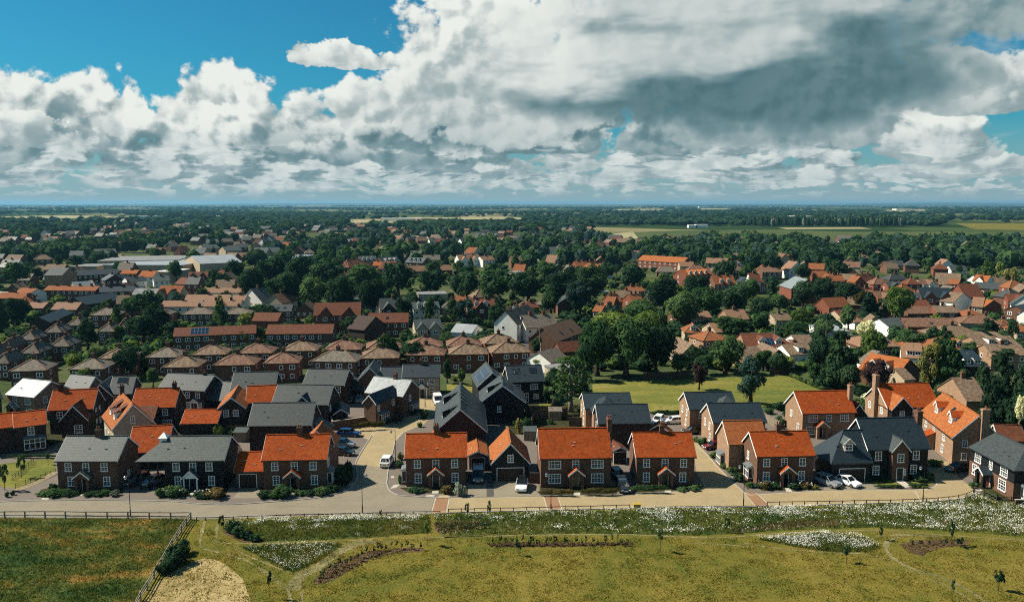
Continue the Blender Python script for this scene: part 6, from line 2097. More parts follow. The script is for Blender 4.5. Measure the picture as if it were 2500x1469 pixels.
def crown_arrays(kind, n, leaf, seed):
    rs = np.random.RandomState(seed)
    L = lumps_for(kind, rs)
    C = np.array([l[0] for l in L])
    Rr = np.array([l[1] for l in L])
    idx = rs.choice(len(L), size=n, p=Rr ** 2 / (Rr ** 2).sum())
    d = rand_dirs(n, rs)
    d[:, 2] = np.where((d[:, 2] < -.35) & (rs.rand(n) < .6), -d[:, 2], d[:, 2])
    pos = C[idx] + d * (Rr[idx] * rs.uniform(.78, 1.12, n))[:, None]
    if kind in ('cedar',):
        pos[:, 2] = C[idx][:, 2] + (pos[:, 2] - C[idx][:, 2]) * .38
    # drop leaves buried deep in other lumps
    keep = np.ones(n, bool)
    for c, r in zip(C, Rr):
        keep &= np.linalg.norm(pos - c, axis=1) > r * .62
    keep &= pos[:, 2] > .01
    pos, d = pos[keep], d[keep]
    nor = d + rs.normal(size=d.shape) * .36
    nor[:, 2] += .15
    nor /= np.linalg.norm(nor, axis=1, keepdims=True)
    return pos, nor, leaf * rs.uniform(.6, 1.35, len(pos)), rs, C, Rr


def quads_mesh(name, Q, mats, mi=None):
    me = bpy.data.meshes.new(name)
    n = len(Q)
    me.vertices.add(n * 4)
    me.vertices.foreach_set('co', Q.reshape(-1).astype(np.float32))
    me.loops.add(n * 4)
    me.loops.foreach_set('vertex_index', np.arange(n * 4, dtype=np.int32))
    me.polygons.add(n)
    me.polygons.foreach_set('loop_start', np.arange(0, n * 4, 4, dtype=np.int32))
    for m in mats:
        me.materials.append(MT[m] if isinstance(m, str) else m)
    if mi is not None:
        me.polygons.foreach_set('material_index', mi.astype(np.int32))
    me.update(calc_edges=True)
    return me


ICO = None


def core_quads(C, Rr, scale=.74):
    """rough solid inside of each lump, as quads"""
    out = []
    th = [(-.9, .35), (-.45, .87), (.1, .99), (.6, .8), (.95, .25)]
    for c, r in zip(C, Rr):
        rings = []
        for z, w in th:
            rings.append([(c[0] + math.cos(a) * w * r * scale, c[1] + math.sin(a) * w * r * scale, c[2] + z * r * scale) for a in np.arange(6) * math.pi / 3])
        for A, B in zip(rings, rings[1:]):
            for j in range(6):
                out.append([A[j], A[(j + 1) % 6], B[(j + 1) % 6], B[j]])
    return np.array(out)


CROWNS = {}


def crown_mesh(kind, var, tone, lo=False):
    key = (kind, var, tone, lo)
    n, leaf = {'round': (3600, .052), 'broad': (4600, .045), 'light': (2300, .05), 'tall': (3000, .05), 'conifer': (3600, .045), 'cedar': (3000, .05), 'sapling': (420, .10), 'shrub': (900, .085), 'hedge': (1500, .06)}[kind]
    if lo:
        n, leaf = int(n * .32), leaf * 1.6
    geo = ('geo', kind, var, lo)
    if geo not in CROWNS:
        pos, nor, sz, rs, C, Rr = crown_arrays(kind, n, leaf, 17 + var * 31 + len(kind))
        Q = leaf_faces(pos, nor, sz, rs)
        if kind not in ('sapling', 'cedar', 'light'):
            cq = core_quads(C, Rr, .70)
            if kind in ('shrub', 'hedge'):
                cq[..., 2] = np.maximum(cq[..., 2], 0.0)
            Q = np.concatenate([Q, cq])
        CROWNS[geo] = quads_mesh('crown', Q, [])
        CROWNS[geo].materials.append(MT['leaf_mid'])
    return CROWNS[geo]


def leafy(o, tone):
    o.material_slots[0].link = 'OBJECT'
    o.material_slots[0].material = MT['leaf_' + tone]
    return o


def trunk_mesh(kind, var):
    key = ('trunk', kind, var)
    if key in CROWNS:
        return CROWNS[key]
    r = random.Random(var * 7 + len(kind))
    b = MB()
    top = {'conifer': .95, 'cedar': .93, 'tall': .85, 'sapling': .9}.get(kind, .62)
    w = {'conifer': .035, 'cedar': .04, 'sapling': .022}.get(kind, .045)
    pts, rad = [], []
    for i in range(6):
        t = i / 5
        pts.append((r.uniform(-.015, .015) * i, r.uniform(-.015, .015) * i, top * t - .01))
        rad.append(w * (1.25 - t) if i else w * 1.6)
    b.tube(pts, rad, 7)
    if kind in ('round', 'broad', 'light', 'tall', 'cedar', 'sapling'):
        for i in range(9 if kind != 'sapling' else 5):
            z = r.uniform(.25, .6) if kind not in ('cedar', 'sapling') else r.uniform(.3, .85)
            a = r.uniform(0, 6.28)
            L = r.uniform(.22, .38) * (1 if kind != 'cedar' else 1.15)
            up = r.uniform(.12, .28) if kind != 'cedar' else r.uniform(.0, .1)
            p0 = Vector((0, 0, z))
            p1 = Vector((math.cos(a) * L * .5, math.sin(a) * L * .5, z + up * .6))
            p2 = Vector((math.cos(a) * L, math.sin(a) * L, z + up))
            b.tube([p0, p1, p2], [w * .5, w * .32, w * .1], 5, cap=False)
    CROWNS[key] = b.mesh('trunk', ['bark_pale' if kind in ('cedar', 'light') else 'bark'], smooth=True)
    return CROWNS[key]


WORDS = {'dark': 'dark green', 'mid': 'mid green', 'bright': 'bright green', 'gold': 'yellow-gold', 'blue': 'blue-green', 'purple': 'purple-leaved', 'pale': 'pale blossoming', 'russet': 'russet', 'silver': 'silvery'}
KW = {'round': 'round tree', 'broad': 'broad spreading tree', 'light': 'airy open tree', 'tall': 'tall upright tree', 'conifer': 'conifer', 'cedar': 'spreading pine', 'sapling': 'young thin tree', 'shrub': 'shrub', 'hedge': 'clipped hedge'}
NTREE = [0]


def tree(px, py, w, h, kind='round', tone='dark', label=None, conv=None, short=None, group='trees of the town', lo=False, single=False, rot=None):
    """w, h: size in the photograph; (px, py): where it stands"""
    if conv:
        px, py = conv(px, py)
    p = at(px, py, 0)
    s = FPX / (p.y * math.cos(PITCH) + CAMH * math.sin(PITCH))
    W, Hh = w / s, h / s / .96
    var = rnd.randint(0, 2)
    nm = {'conifer': 'conifer_tree', 'cedar': 'pine_tree', 'sapling': 'young_tree'}.get(kind, 'tree')
    a = rnd.uniform(0, 6.28) if rot is None else rot
    size = 'huge' if Hh > 17 else 'tall' if Hh > 11 else 'middle-sized' if Hh > 6.5 else 'small'
    auto = label is None
    if auto:
        label = f'{size} {WORDS[tone]} {KW[kind]}'.replace('tall tall', 'tall').replace('small young', 'small')
    pos = Vector((p.x, p.y, 0))
    if single:
        key = ('one', kind, var)
        if key not in CROWNS:
            cm, tm = crown_mesh(kind, var, tone, True), trunk_mesh(kind, var)
            v = [x.co[:] for x in cm.vertices]
            f = [tuple(q.vertices) for q in cm.polygons]
            nv = len(v)
            v += [x.co[:] for x in tm.vertices]
            f2 = [tuple(i + nv for i in q.vertices) for q in tm.polygons]
            me = bpy.data.meshes.new('tree')
            me.from_pydata(v, [], f + f2)
            me.materials.append(MT['leaf_' + tone])
            me.materials.append(MT['bark'])
            me.polygons.foreach_set('material_index', [0] * len(f) + [1] * len(f2))
            CROWNS[key] = me
        o = leafy(link(nm, CROWNS[key], loc=p, rot=(0, 0, a), scale=(W, W, Hh)), tone)
    else:
        o = link(nm, None, loc=p, rot=(0, 0, a), scale=(W, W, Hh))
        link('trunk', trunk_mesh(kind, var), o)
        leafy(link('crown', crown_mesh(kind, var, tone, lo), o), tone)
    if short:
        REL.append((pos, short))
    tag(o, label, 'tree', group, pos if auto else None)
    HOUSES.append((p.x, p.y, W * .25))
    NTREE[0] += 1
    return o


def shrub(px, py, w, h, tone='mid', kind='shrub', label=None, conv=None, group='garden shrubs', depth=None, rot=None, name=None):
    if conv:
        px, py = conv(px, py)
    p = at(px, py, 0)
    s = FPX / (p.y * math.cos(PITCH) + CAMH * math.sin(PITCH))
    W, Hh = w / s, h / s / .95
    nm = name or ('hedge' if kind == 'hedge' else 'shrub')
    auto = label is None
    if auto:
        size = 'large' if Hh > 2.2 else 'low' if Hh < .9 else ''
        label = f'{size} {WORDS[tone]} {KW[kind]}'.strip()
    D = depth or (W if kind == 'shrub' else 1.2)
    o = link(nm, crown_mesh(kind, rnd.randint(0, 2), tone, W < 2.5 and kind == 'shrub'), loc=p, rot=(0, 0, rnd.uniform(0, 6.28) if kind == 'shrub' and rot is None else (rot or 0)), scale=(W, D, Hh))
    leafy(o, tone)
    tag(o, label, nm, group, Vector((p.x, p.y, 0)) if auto else None)
    return o


def planting():
    T = tree
    # trees standing clear
    T(1393, 1005, 128, 132, 'cedar', 'mid', 'spreading pine with bare pale limbs beside the big lawn', short='the bare-limbed pine')
    T(1458, 917, 118, 134, 'broad', 'mid', 'largest dark oak at the left end of the lawn', short='the big oaks at the lawn')
    T(1528, 922, 146, 146, 'broad', 'mid', 'huge spreading oak in the middle of the clump behind the lawn')
    T(1600, 918, 108, 122, 'broad', 'dark', 'oak at the right end of the clump behind the lawn')
    T(1490, 858, 150, 96, 'broad', 'bright')
    T(1585, 850, 120, 90, 'broad', 'bright')
    T(1706, 951, 46, 64, 'round', 'purple', 'small dark red-leaved tree standing on the big lawn')
    T(1832, 985, 92, 104, 'tall', 'blue', 'dense rounded evergreen on the lawn edge between the two slate houses', short='the dense evergreen')
    for q in ((1352, 960, 70, 60, 'round', 'dark'), (1420, 985, 60, 56, 'round', 'mid'), (1338, 985, 40, 40, 'round', 'dark'), (1655, 918, 60, 56, 'round', 'mid'), (1725, 915, 60, 50, 'round', 'dark'), (1900, 912, 70, 50, 'round', 'dark'), (1985, 940, 50, 60, 'round', 'mid'), (2075, 960, 60, 70, 'round', 'dark'), (1430, 930, 70, 90, 'broad', 'dark')):
        T(*q)
    T(1770, 912, 100, 88, 'round', 'mid', 'bushy green maple at the back of the big lawn')
    T(1862, 905, 56, 52, 'round', 'mid')
    T(2046, 948, 118, 150, 'conifer', 'dark', 'tall dark conifer behind the small lawn', short='the tall dark conifer')
    T(2000, 918, 70, 110, 'round', 'dark')
    T(2142, 965, 88, 84, 'round', 'purple', 'dark purple tree behind the orange house with the tall left chimney')
    T(2268, 958, 74, 118, 'tall', 'gold', 'golden-green conifer left of the dark conifer group', short='the golden conifer')
    T(2318, 962, 104, 130, 'conifer', 'mid', 'green conifer standing right of the golden one')
    T(2440, 1030, 120, 165, 'conifer', 'dark', 'tall dark conifer at the right edge behind the long orange house', short='the edge conifers')
    T(2495, 1045, 110, 185, 'conifer', 'dark', 'darkest conifer cut by the right edge')
    T(2395, 980, 70, 95, 'conifer', 'dark')
    T(2488, 1055, 44, 95, 'light', 'pale', 'nearly bare pale tree before the dark edge conifers')
    T(320, 925, 84, 78, 'round', 'dark', 'dark bushy tree behind the slate house with the dark rooflight', short='the dark tree behind the slates')
    T(212, 950, 54, 52, 'round', 'bright')
    T(374, 945, 36, 46, 'round', 'mid')
    T(440, 905, 90, 42, 'round', 'mid')
    T(948, 902, 66, 84, 'round', 'mid', 'green tree left of the cream cottage roof')
    T(1010, 905, 70, 70, 'round', 'dark')
    T(1058, 905, 50, 46, 'round', 'gold')
    T(1092, 935, 34, 52, 'tall', 'mid')
    T(1128, 940, 26, 40, 'round', 'mid')
    T(2118, 850, 62, 68, 'round', 'pale', 'pale cream blossoming tree before the tan bungalow', short='the pale blossom tree')
    T(2185, 795, 96, 95, 'round', 'bright', 'large round bright green tree at the right of the town', short='the round bright tree')
    T(2115, 770, 40, 60, 'conifer', 'blue')
    T(2095, 762, 36, 50, 'round', 'russet')
    T(1855, 820, 60, 60, 'round', 'mid')
    T(2130, 880, 60, 60, 'round', 'mid')
    T(2225, 862, 90, 56, 'round', 'mid')
    T(2230, 935, 60, 50, 'round', 'bright')
    T(1690, 895, 60, 50, 'round', 'dark')
    T(1920, 905, 50, 40, 'round', 'bright')
    T(1780, 830, 110, 60, 'round', 'mid')
    # dark wood in the middle of the town
    for (x, y, w, h, k, t) in ((620, 745, 100, 105, 'broad', 'dark'), (690, 760, 120, 110, 'broad', 'dark'), (760, 765, 110, 105, 'broad', 'mid'), (835, 770, 120, 110, 'broad', 'dark'), (910, 775, 110, 110, 'broad', 'dark'), (660, 700, 110, 90, 'broad', 'dark'), (735, 705, 100, 95, 'broad', 'dark'),
                               (810, 715, 120, 100, 'broad', 'dark'), (890, 725, 120, 95, 'broad', 'mid'), (970, 720, 110, 95, 'broad', 'dark'), (1050, 725, 100, 80, 'broad', 'dark'), (1130, 735, 110, 85, 'broad', 'dark'), (1210, 735, 120, 90, 'broad', 'mid'), (1290, 745, 120, 95, 'broad', 'dark'), (1370, 750, 120, 100, 'broad', 'dark'),
                               (1440, 750, 110, 120, 'broad', 'dark'), (1415, 775, 90, 95, 'round', 'blue'), (1345, 775, 70, 80, 'round', 'dark'), (1135, 745, 50, 60, 'tall', 'mid'), (1190, 760, 60, 80, 'round', 'mid'), (1010, 770, 60, 60, 'round', 'dark'), (1060, 775, 70, 60, 'round', 'dark'), (650, 790, 80, 50, 'round', 'dark'),
                               (570, 690, 70, 65, 'broad', 'dark'), (625, 660, 90, 60, 'broad', 'dark'), (700, 655, 70, 55, 'broad', 'mid'), (545, 710, 60, 50, 'broad', 'dark'), (430, 692, 56, 60, 'round', 'mid'), (325, 775, 80, 60, 'round', 'mid'), (370, 780, 60, 55, 'round', 'dark'), (40, 705, 90, 70, 'round', 'mid'), (90, 690, 50, 40, 'round', 'dark'),
                               (1545, 720, 90, 90, 'broad', 'dark'), (1620, 770, 110, 100, 'broad', 'dark'), (1665, 800, 120, 95, 'broad', 'mid'), (1560, 800, 120, 80, 'broad', 'mid'), (1720, 780, 110, 85, 'broad', 'mid'), (1790, 775, 110, 85, 'broad', 'dark'), (1850, 790, 90, 70, 'broad', 'dark'), (1700, 745, 90, 80, 'broad', 'dark'), (1820, 745, 90, 70, 'broad', 'mid'),
                               (1640, 745, 80, 60, 'round', 'bright'), (1960, 755, 80, 75, 'broad', 'dark'), (2015, 752, 90, 80, 'broad', 'dark'), (2065, 758, 80, 75, 'broad', 'dark'), (2100, 760, 50, 60, 'round', 'dark'), (1900, 770, 70, 55, 'round', 'mid'), (1960, 800, 80, 50, 'round', 'bright'), (2010, 830, 70, 55, 'round', 'mid'), (1930, 830, 70, 50, 'round', 'mid'),
                               (235, 905, 50, 60, 'round', 'mid'), (215, 855, 70, 75, 'tall', 'dark'), (180, 905, 60, 45, 'round', 'bright'), (350, 835, 90, 70, 'round', 'dark'), (40, 800, 80, 80, 'round', 'dark'), (5, 810, 60, 90, 'conifer', 'dark'), (290, 840, 40, 50, 'round', 'mid'), (640, 845, 80, 50, 'round', 'mid'), (600, 850, 60, 50, 'round', 'bright'),
                               (860, 830, 70, 62, 'round', 'dark'), (890, 800, 60, 50, 'round', 'mid'), (835, 800, 40, 60, 'round', 'dark'), (1105, 790, 50, 60, 'tall', 'mid'), (1050, 790, 42, 62, 'tall', 'mid'), (1215, 815, 62, 80, 'round', 'dark'), (1255, 815, 40, 60, 'round', 'mid'), (1300, 810, 50, 60, 'round', 'dark'), (1330, 855, 50, 56, 'round', 'mid'),
                               (1310, 870, 40, 50, 'round', 'dark'), (985, 845, 40, 36, 'round', 'mid'), (1085, 848, 46, 36, 'round', 'mid'), (1320, 905, 46, 40, 'round', 'bright'), (1880, 680, 70, 70, 'broad', 'dark'), (1960, 690, 60, 50, 'round', 'dark'), (2040, 690, 70, 60, 'broad', 'dark'), (1770, 700, 80, 70, 'broad', 'dark'), (1830, 660, 70, 55, 'broad', 'mid'),
                               (2440, 905, 90, 60, 'round', 'dark'), (2350, 855, 50, 40, 'round', 'bright'), (2470, 700, 50, 50, 'round', 'gold'), (2370, 890, 60, 60, 'round', 'mid'), (1480, 690, 60, 60, 'broad', 'dark'), (1330, 690, 80, 60, 'broad', 'mid'), (1400, 700, 70, 60, 'broad', 'dark'), (1145, 690, 60, 50, 'broad', 'dark'), (1060, 680, 60, 50, 'broad', 'mid')):
        T(x, y, w * .9, h * (.84 if k == 'broad' and x < 1600 else .92), k, t, lo=(y < 740))
    # more trees through the town: gardens, streets, dark belts
    zones = [(0, 2500, 620, 860, 52), (0, 560, 580, 660, 14), (980, 1600, 600, 680, 20), (1620, 2500, 590, 690, 26), (2050, 2500, 760, 900, 8)]
    for (x0, x1, y0, y1, n) in zones:
        c = t = 0
        while c < n and t < 3000:
            t += 1
            px, py = rnd.uniform(x0, x1), rnd.uniform(y0, y1)
            p = at(px, py, 0)
            if 1290 < px < 1340 and 780 < py < 880 or any((p.x - x) ** 2 + (p.y - y) ** 2 < (r + 3.0) ** 2 for x, y, r in HOUSES):
                continue
            hm = rnd.uniform(5.5, 12)
            s = FPX / (p.y + 5)
            k = rnd.choice(['round', 'round', 'round', 'tall', 'conifer', 'light'])
            tn = rnd.choice(['dark', 'dark', 'mid', 'mid', 'bright', 'blue', 'dark', 'mid'])
            T(px, py, hm * rnd.uniform(.7, 1.05) * s, hm * s, k, tn, lo=True, single=py < 700)
            c += 1
    print('trees', NTREE[0])


planting()


def woods():
    """tree cover too dense and far to count: small crowns by the thousand in one piece"""
    rs = np.random.RandomState(3)
    proto = []
    for k in range(5):
        pos, nor, sz, r2, C, Rr = crown_arrays('broad' if k < 3 else 'round' if k == 3 else 'tall', 80, .17, 200 + k)
        Q = leaf_faces(pos, nor, sz * 1.1, r2)
        cen = np.array([[0, 0, .50]])
        cq = core_quads(cen, np.array([.40]), 1.0)
        proto.append(np.concatenate([Q, cq]))
    hs = np.array([(x, y) for x, y, r in HOUSES])
    hr = np.array([r for x, y, r in HOUSES])

    def scatter(name, P, hmin, hmax, wide=(.8, 1.25), tones=('dark', 'mid', 'blue')):
        Qs, mi = [], []
        for (x, y) in P:
            pr = proto[rs.randint(len(proto))]
            h = rs.uniform(hmin, hmax)
            w = h * rs.uniform(*wide)
            a = rs.uniform(0, 6.28)
            c, s = math.cos(a), math.sin(a)
            q = pr.copy()
            X, Y = q[..., 0] * w, q[..., 1] * w
            q[..., 0], q[..., 1], q[..., 2] = X * c - Y * s + x, X * s + Y * c + y, q[..., 2] * h * 1.05 - .06 * h
            Qs.append(q)
            mi.append(np.full(len(q), rs.choice(len(tones), p=[.5, .3, .2] if len(tones) == 3 else None)))
        o = link(name, quads_mesh(name, np.concatenate(Qs), ['leaf_' + t for t in tones], np.concatenate(mi)))
        o['kind'] = 'stuff'

    def inpoly(px, py):
        # open ground that stays clear
        for a, b, c, e in ((850, 1060, 535, 552), (995, 1275, 530, 543), (0, 280, 525, 541), (730, 808, 498, 507), (295, 420, 496, 505), (1500, 1620, 509, 517), (2160, 2260, 511, 520), (1710, 1780, 508, 514)):
            if a - 6 < px < b + 6 and c < py < e:
                return True
        return (1440 < px and 552 < py < 591 and py < 591 - max(0, (1500 - px)) * .2) or (2300 < px and 543 < py < 566)

    # belts at 550-650: dense
    P = []
    N = 0
    while N < 1750:
        px = rs.uniform(-80, 2580)
        py = rs.uniform(548, 655)
        if inpoly(px, py):
            continue
        x, y, _ = at(px, py, 0)
        cl = math.sin(px * .013 + py * .11) + math.sin(px * .031 - py * .07 + 2) * .7 + (0.9 if px > 1600 and py > 588 else 0) + (.5 if px < 800 and py < 570 else 0)
        if cl + rs.normal() * .5 < .25:
            continue
        if (330 < px < 640 and 615 < py < 650):
            continue
        d2 = np.hypot(hs[:, 0] - x, hs[:, 1] - y) - hr
        if d2.min() < 4.0:
            continue
        P.append((x, y))
        N += 1
    scatter('town_woods', P, 7, 15)
    # gardens: shrubs and small trees filling the gaps among the houses
    P = []
    N = 0
    while N < 2900:
        px = rs.uniform(-60, 2560)
        py = 640 + 270 * rs.rand() ** 1.1
        if 1438 < px < 2040 and py > 905 or 1255 < px < 1345 and 770 < py < 890 or (py > 880 and px < 1350 and py > 905) or (620 > px > 0 and 690 < py < 760 and rs.rand() < .6):
            continue
        x, y, _ = at(px, py, 0)
        if (np.hypot(hs[:, 0] - x, hs[:, 1] - y) - hr).min() < 1.6:
            continue
        P.append((x, y))
        N += 1
    scatter('garden_shrubbery', P, 1.3, 4.2, (1.0, 1.9), ('dark', 'mid', 'bright'))
    # wooded country out to the skyline: copses between fields with low hedges
    P, Hd = [], []
    N = 0
    while N < 8200:
        t = rs.rand()
        yy = 1250 * math.exp(t * 2.45)
        u = rs.uniform(-.74, .74)
        x = u * yy
        px, py = proj(x, yy, 0)
        if inpoly(px, py):
            continue
        v = math.log(yy / 1250) / .13
        uu = u / .13 + math.sin(math.floor(v) * 2.3) * .5
        ci, cj = math.floor(uu), math.floor(v)
        hsh = math.sin(ci * 12.9898 + cj * 78.233) * 43758.5453
        hsh -= math.floor(hsh)
        fx, fy = uu - ci, v - cj
        edge = min(fx, 1 - fx) < .05 or min(fy, 1 - fy) < .08
        if hsh < .55:
            P.append((x, yy))
        elif edge:
            Hd.append((x, yy))
        else:
            continue
        N += 1
    scatter('country_woods', P, 7, 15, (1.2, 3.2), ('dark', 'dark', 'blue'))
    scatter('country_hedges', Hd, 2, 5, (3, 7), ('dark', 'dark', 'blue'))
    # poplar plantation beyond the field
    P = [(at(px, 553, 0).x, at(px, 553, 0).y + rs.uniform(-30, 60)) for px in np.linspace(1850, 2200, 190)]
    scatter('plantation', P, 16, 22, (.3, .45), ('dark', 'mid', 'silver'))


woods()

# ---------------------------------------------------------------- cars
def car_parts(kind):
    key = ('car', kind)
    if key in SHARED:
        return SHARED[key]
    L, W, H = {'hatch': (4.1, 1.76, 1.47), 'suv': (4.5, 1.86, 1.68), 'estate': (4.7, 1.82, 1.48), 'van': (5.0, 1.95, 2.05)}[kind]
    hl, hw = L / 2, W / 2
    belt = H * (.62 if kind != 'van' else .56)
    b = MB()
    sec = [(-hl, .80, .38, .60), (-hl + .10, .94, .26, belt * .76), (-hl + .5, .99, .22, belt * .86), (-hl + 1.15, 1.0, .20, belt * .97), (-.3, 1.0, .20, belt), (hl - .9, 1.0, .20, belt * 1.02), (hl - .25, .97, .24, belt * 1.02), (hl - .05, .90, .30, belt * .95), (hl, .82, .40, belt * .80)]
    rings = []
    for (y, k, z0, z1) in sec:
        w = hw * k
        zm = z0 + (z1 - z0) * .5
        rings.append([(-w * .90, y, z0), (-w, y, zm * .8), (-w, y, zm), (-w * .95, y, z1 - .04), (-w * .84, y, z1), (w * .84, y, z1), (w * .95, y, z1 - .04), (w, y, zm), (w, y, zm * .8), (w * .90, y, z0)])
    idx = []
    for r in rings:
        idx.append(len(b.v))
        b.v.extend(r)
    for a, c in zip(idx, idx[1:]):
        for j in range(10):
            b.f.append((a + j, a + (j + 1) % 10, c + (j + 1) % 10, c + j))
            b.mi.append(0)
    b.f.append(tuple(idx[0] + j for j in reversed(range(10))))
    b.f.append(tuple(idx[-1] + j for j in range(10)))
    b.mi += [0, 0]
    body = b.mesh('body', ['car_white'], smooth=False)
    # cabin: glass sides and body-coloured roof with pillars
    if kind == 'van':
        y0, y1, y2, y3 = -hl + .95, -hl + 1.55, hl - .25, hl - .12
    elif kind == 'estate':
        y0, y1, y2, y3 = -hl + 1.35, -hl + 2.0, hl - .75, hl - .25
    else:
        y0, y1, y2, y3 = -hl + 1.15, -hl + 1.85, hl - .75, hl - .2
    wb, wt = hw * .88, hw * .70 if kind != 'van' else hw * .82
    B = [(-wb, y0, belt * .95), (wb, y0, belt * .95), (wb, y3, belt * .98), (-wb, y3, belt * .98)]
    T = [(-wt, y1, H - .07), (wt, y1, H - .07), (wt, y2, H - .06), (-wt, y2, H - .06)]
    panes = []
    for nm, q in (('windscreen', (0, 1)), ('side_window', (1, 2)), ('rear_window', (2, 3)), ('side_window', (3, 0))):
        g = MB()
        i, j = q
        g.poly([B[i], B[j], T[j], T[i]])
        panes.append((nm, g.mesh(nm, ['car_glass'])))
    r = MB()
    r.slab([[(T[0][0] - .02, T[0][1] - .05, H - .03), (T[1][0] + .02, T[1][1] - .05, H - .03), (T[1][0] + .02, (y1 + y2) / 2, H), (T[0][0] - .02, (y1 + y2) / 2, H)],
            [(T[0][0] - .02, (y1 + y2) / 2, H), (T[1][0] + .02, (y1 + y2) / 2, H), (T[2][0] + .02, T[2][1] + .1, H - .02), (T[3][0] - .02, T[3][1] + .1, H - .02)]], .07)
    for i in range(4):
        r.bar(B[i], T[i], .09, .07)
    for s in (-1, 1):
        ym = (y1 + y2) / 2 + .1
        r.bar((s * (wb + .005), ym, belt), (s * (wt + .005), ym, H - .06), .07, .05)
    if kind == 'van':
        for s in (-1, 1):
            x = s * (hw * .87)
            r.box(min(x, x - s * .05), max(x, x - s * .05), -hl + 2.4, hl - .3, belt, H - .1)
    roof = r.mesh('roof', ['car_white'])
    whl = MB()
    whl.tube([(-.11, 0, 0), (-.10, 0, 0), (.10, 0, 0), (.11, 0, 0)], [.29, .335, .335, .29], 14)
    rim = MB()
    rim.tube([(-.118, 0, 0), (.118, 0, 0)], [.2, .2], 10)
    hd = MB()
    hd.box(-.16, .16, -.10, .06, -.075, .075)
    tl = MB()
    tl.box(-.10, .10, -.06, .08, -.13, .13)
    pl = MB()
    pl.box(-.26, .26, -.02, .02, -.055, .055)
    mi = MB()
    mi.box(-.09, .09, -.06, .05, -.06, .07)
    SHARED[key] = dict(L=L, W=W, H=H, belt=belt, body=body, panes=panes, roof=roof, wheel=whl.mesh('wheel', ['rubber']), rim=rim.mesh('rim', ['alloy']), head=hd.mesh('headlight', ['lamp_clear']), tail=tl.mesh('tail_light', ['lamp_red']),
                       platef=pl.mesh('number_plate', ['plate_white']), plater=pl.mesh('number_plate', ['plate_yellow']), mirror=mi.mesh('mirror', ['car_white']))
    return SHARED[key]


def car(px, py, deg, kind, col, label, group='parked cars', roofcol=None, name=None):
    """deg: heading of the nose, 0 = towards the viewer, 90 = to the right"""
    c = car_parts(kind)
    p = at(px, py, 0)
    root = link(name or ('van' if kind == 'van' else 'parked_car'), None, loc=(p.x, p.y, .045), rot=(0, 0, RAD(deg)))
    tag(root, label, 'van' if kind == 'van' else 'car', group)

    def paint(o, m):
        o.material_slots[0].link = 'OBJECT'
        o.material_slots[0].material = MT[m]
    hl, hw = c['L'] / 2, c['W'] / 2
    paint(link('body', c['body'], root), col)
    ro = link('roof', c['roof'], root)
    paint(ro, roofcol or col)
    for nm, me in c['panes']:
        link(nm, me, root)
    for sx in (-1, 1):
        for y in (-hl + .85, hl - .82):
            w = link('wheel', c['wheel'], root, (sx * (hw - .09), y, .33))
            link('rim', c['rim'], w)
        link('headlight', c['head'], root, (sx * hw * .66, -hl + .10, c['belt'] * .66))
        link('tail_light', c['tail'], root, (sx * hw * .76, hl - .05, c['belt'] * .78))
        paint(link('mirror', c['mirror'], root, (sx * (hw + .07), -hl + 1.55, c['belt'] + .05)), col)
    link('number_plate', c['platef'], root, (0, -hl - .01, .5))
    link('number_plate', c['plater'], root, (0, hl + .012, .62))


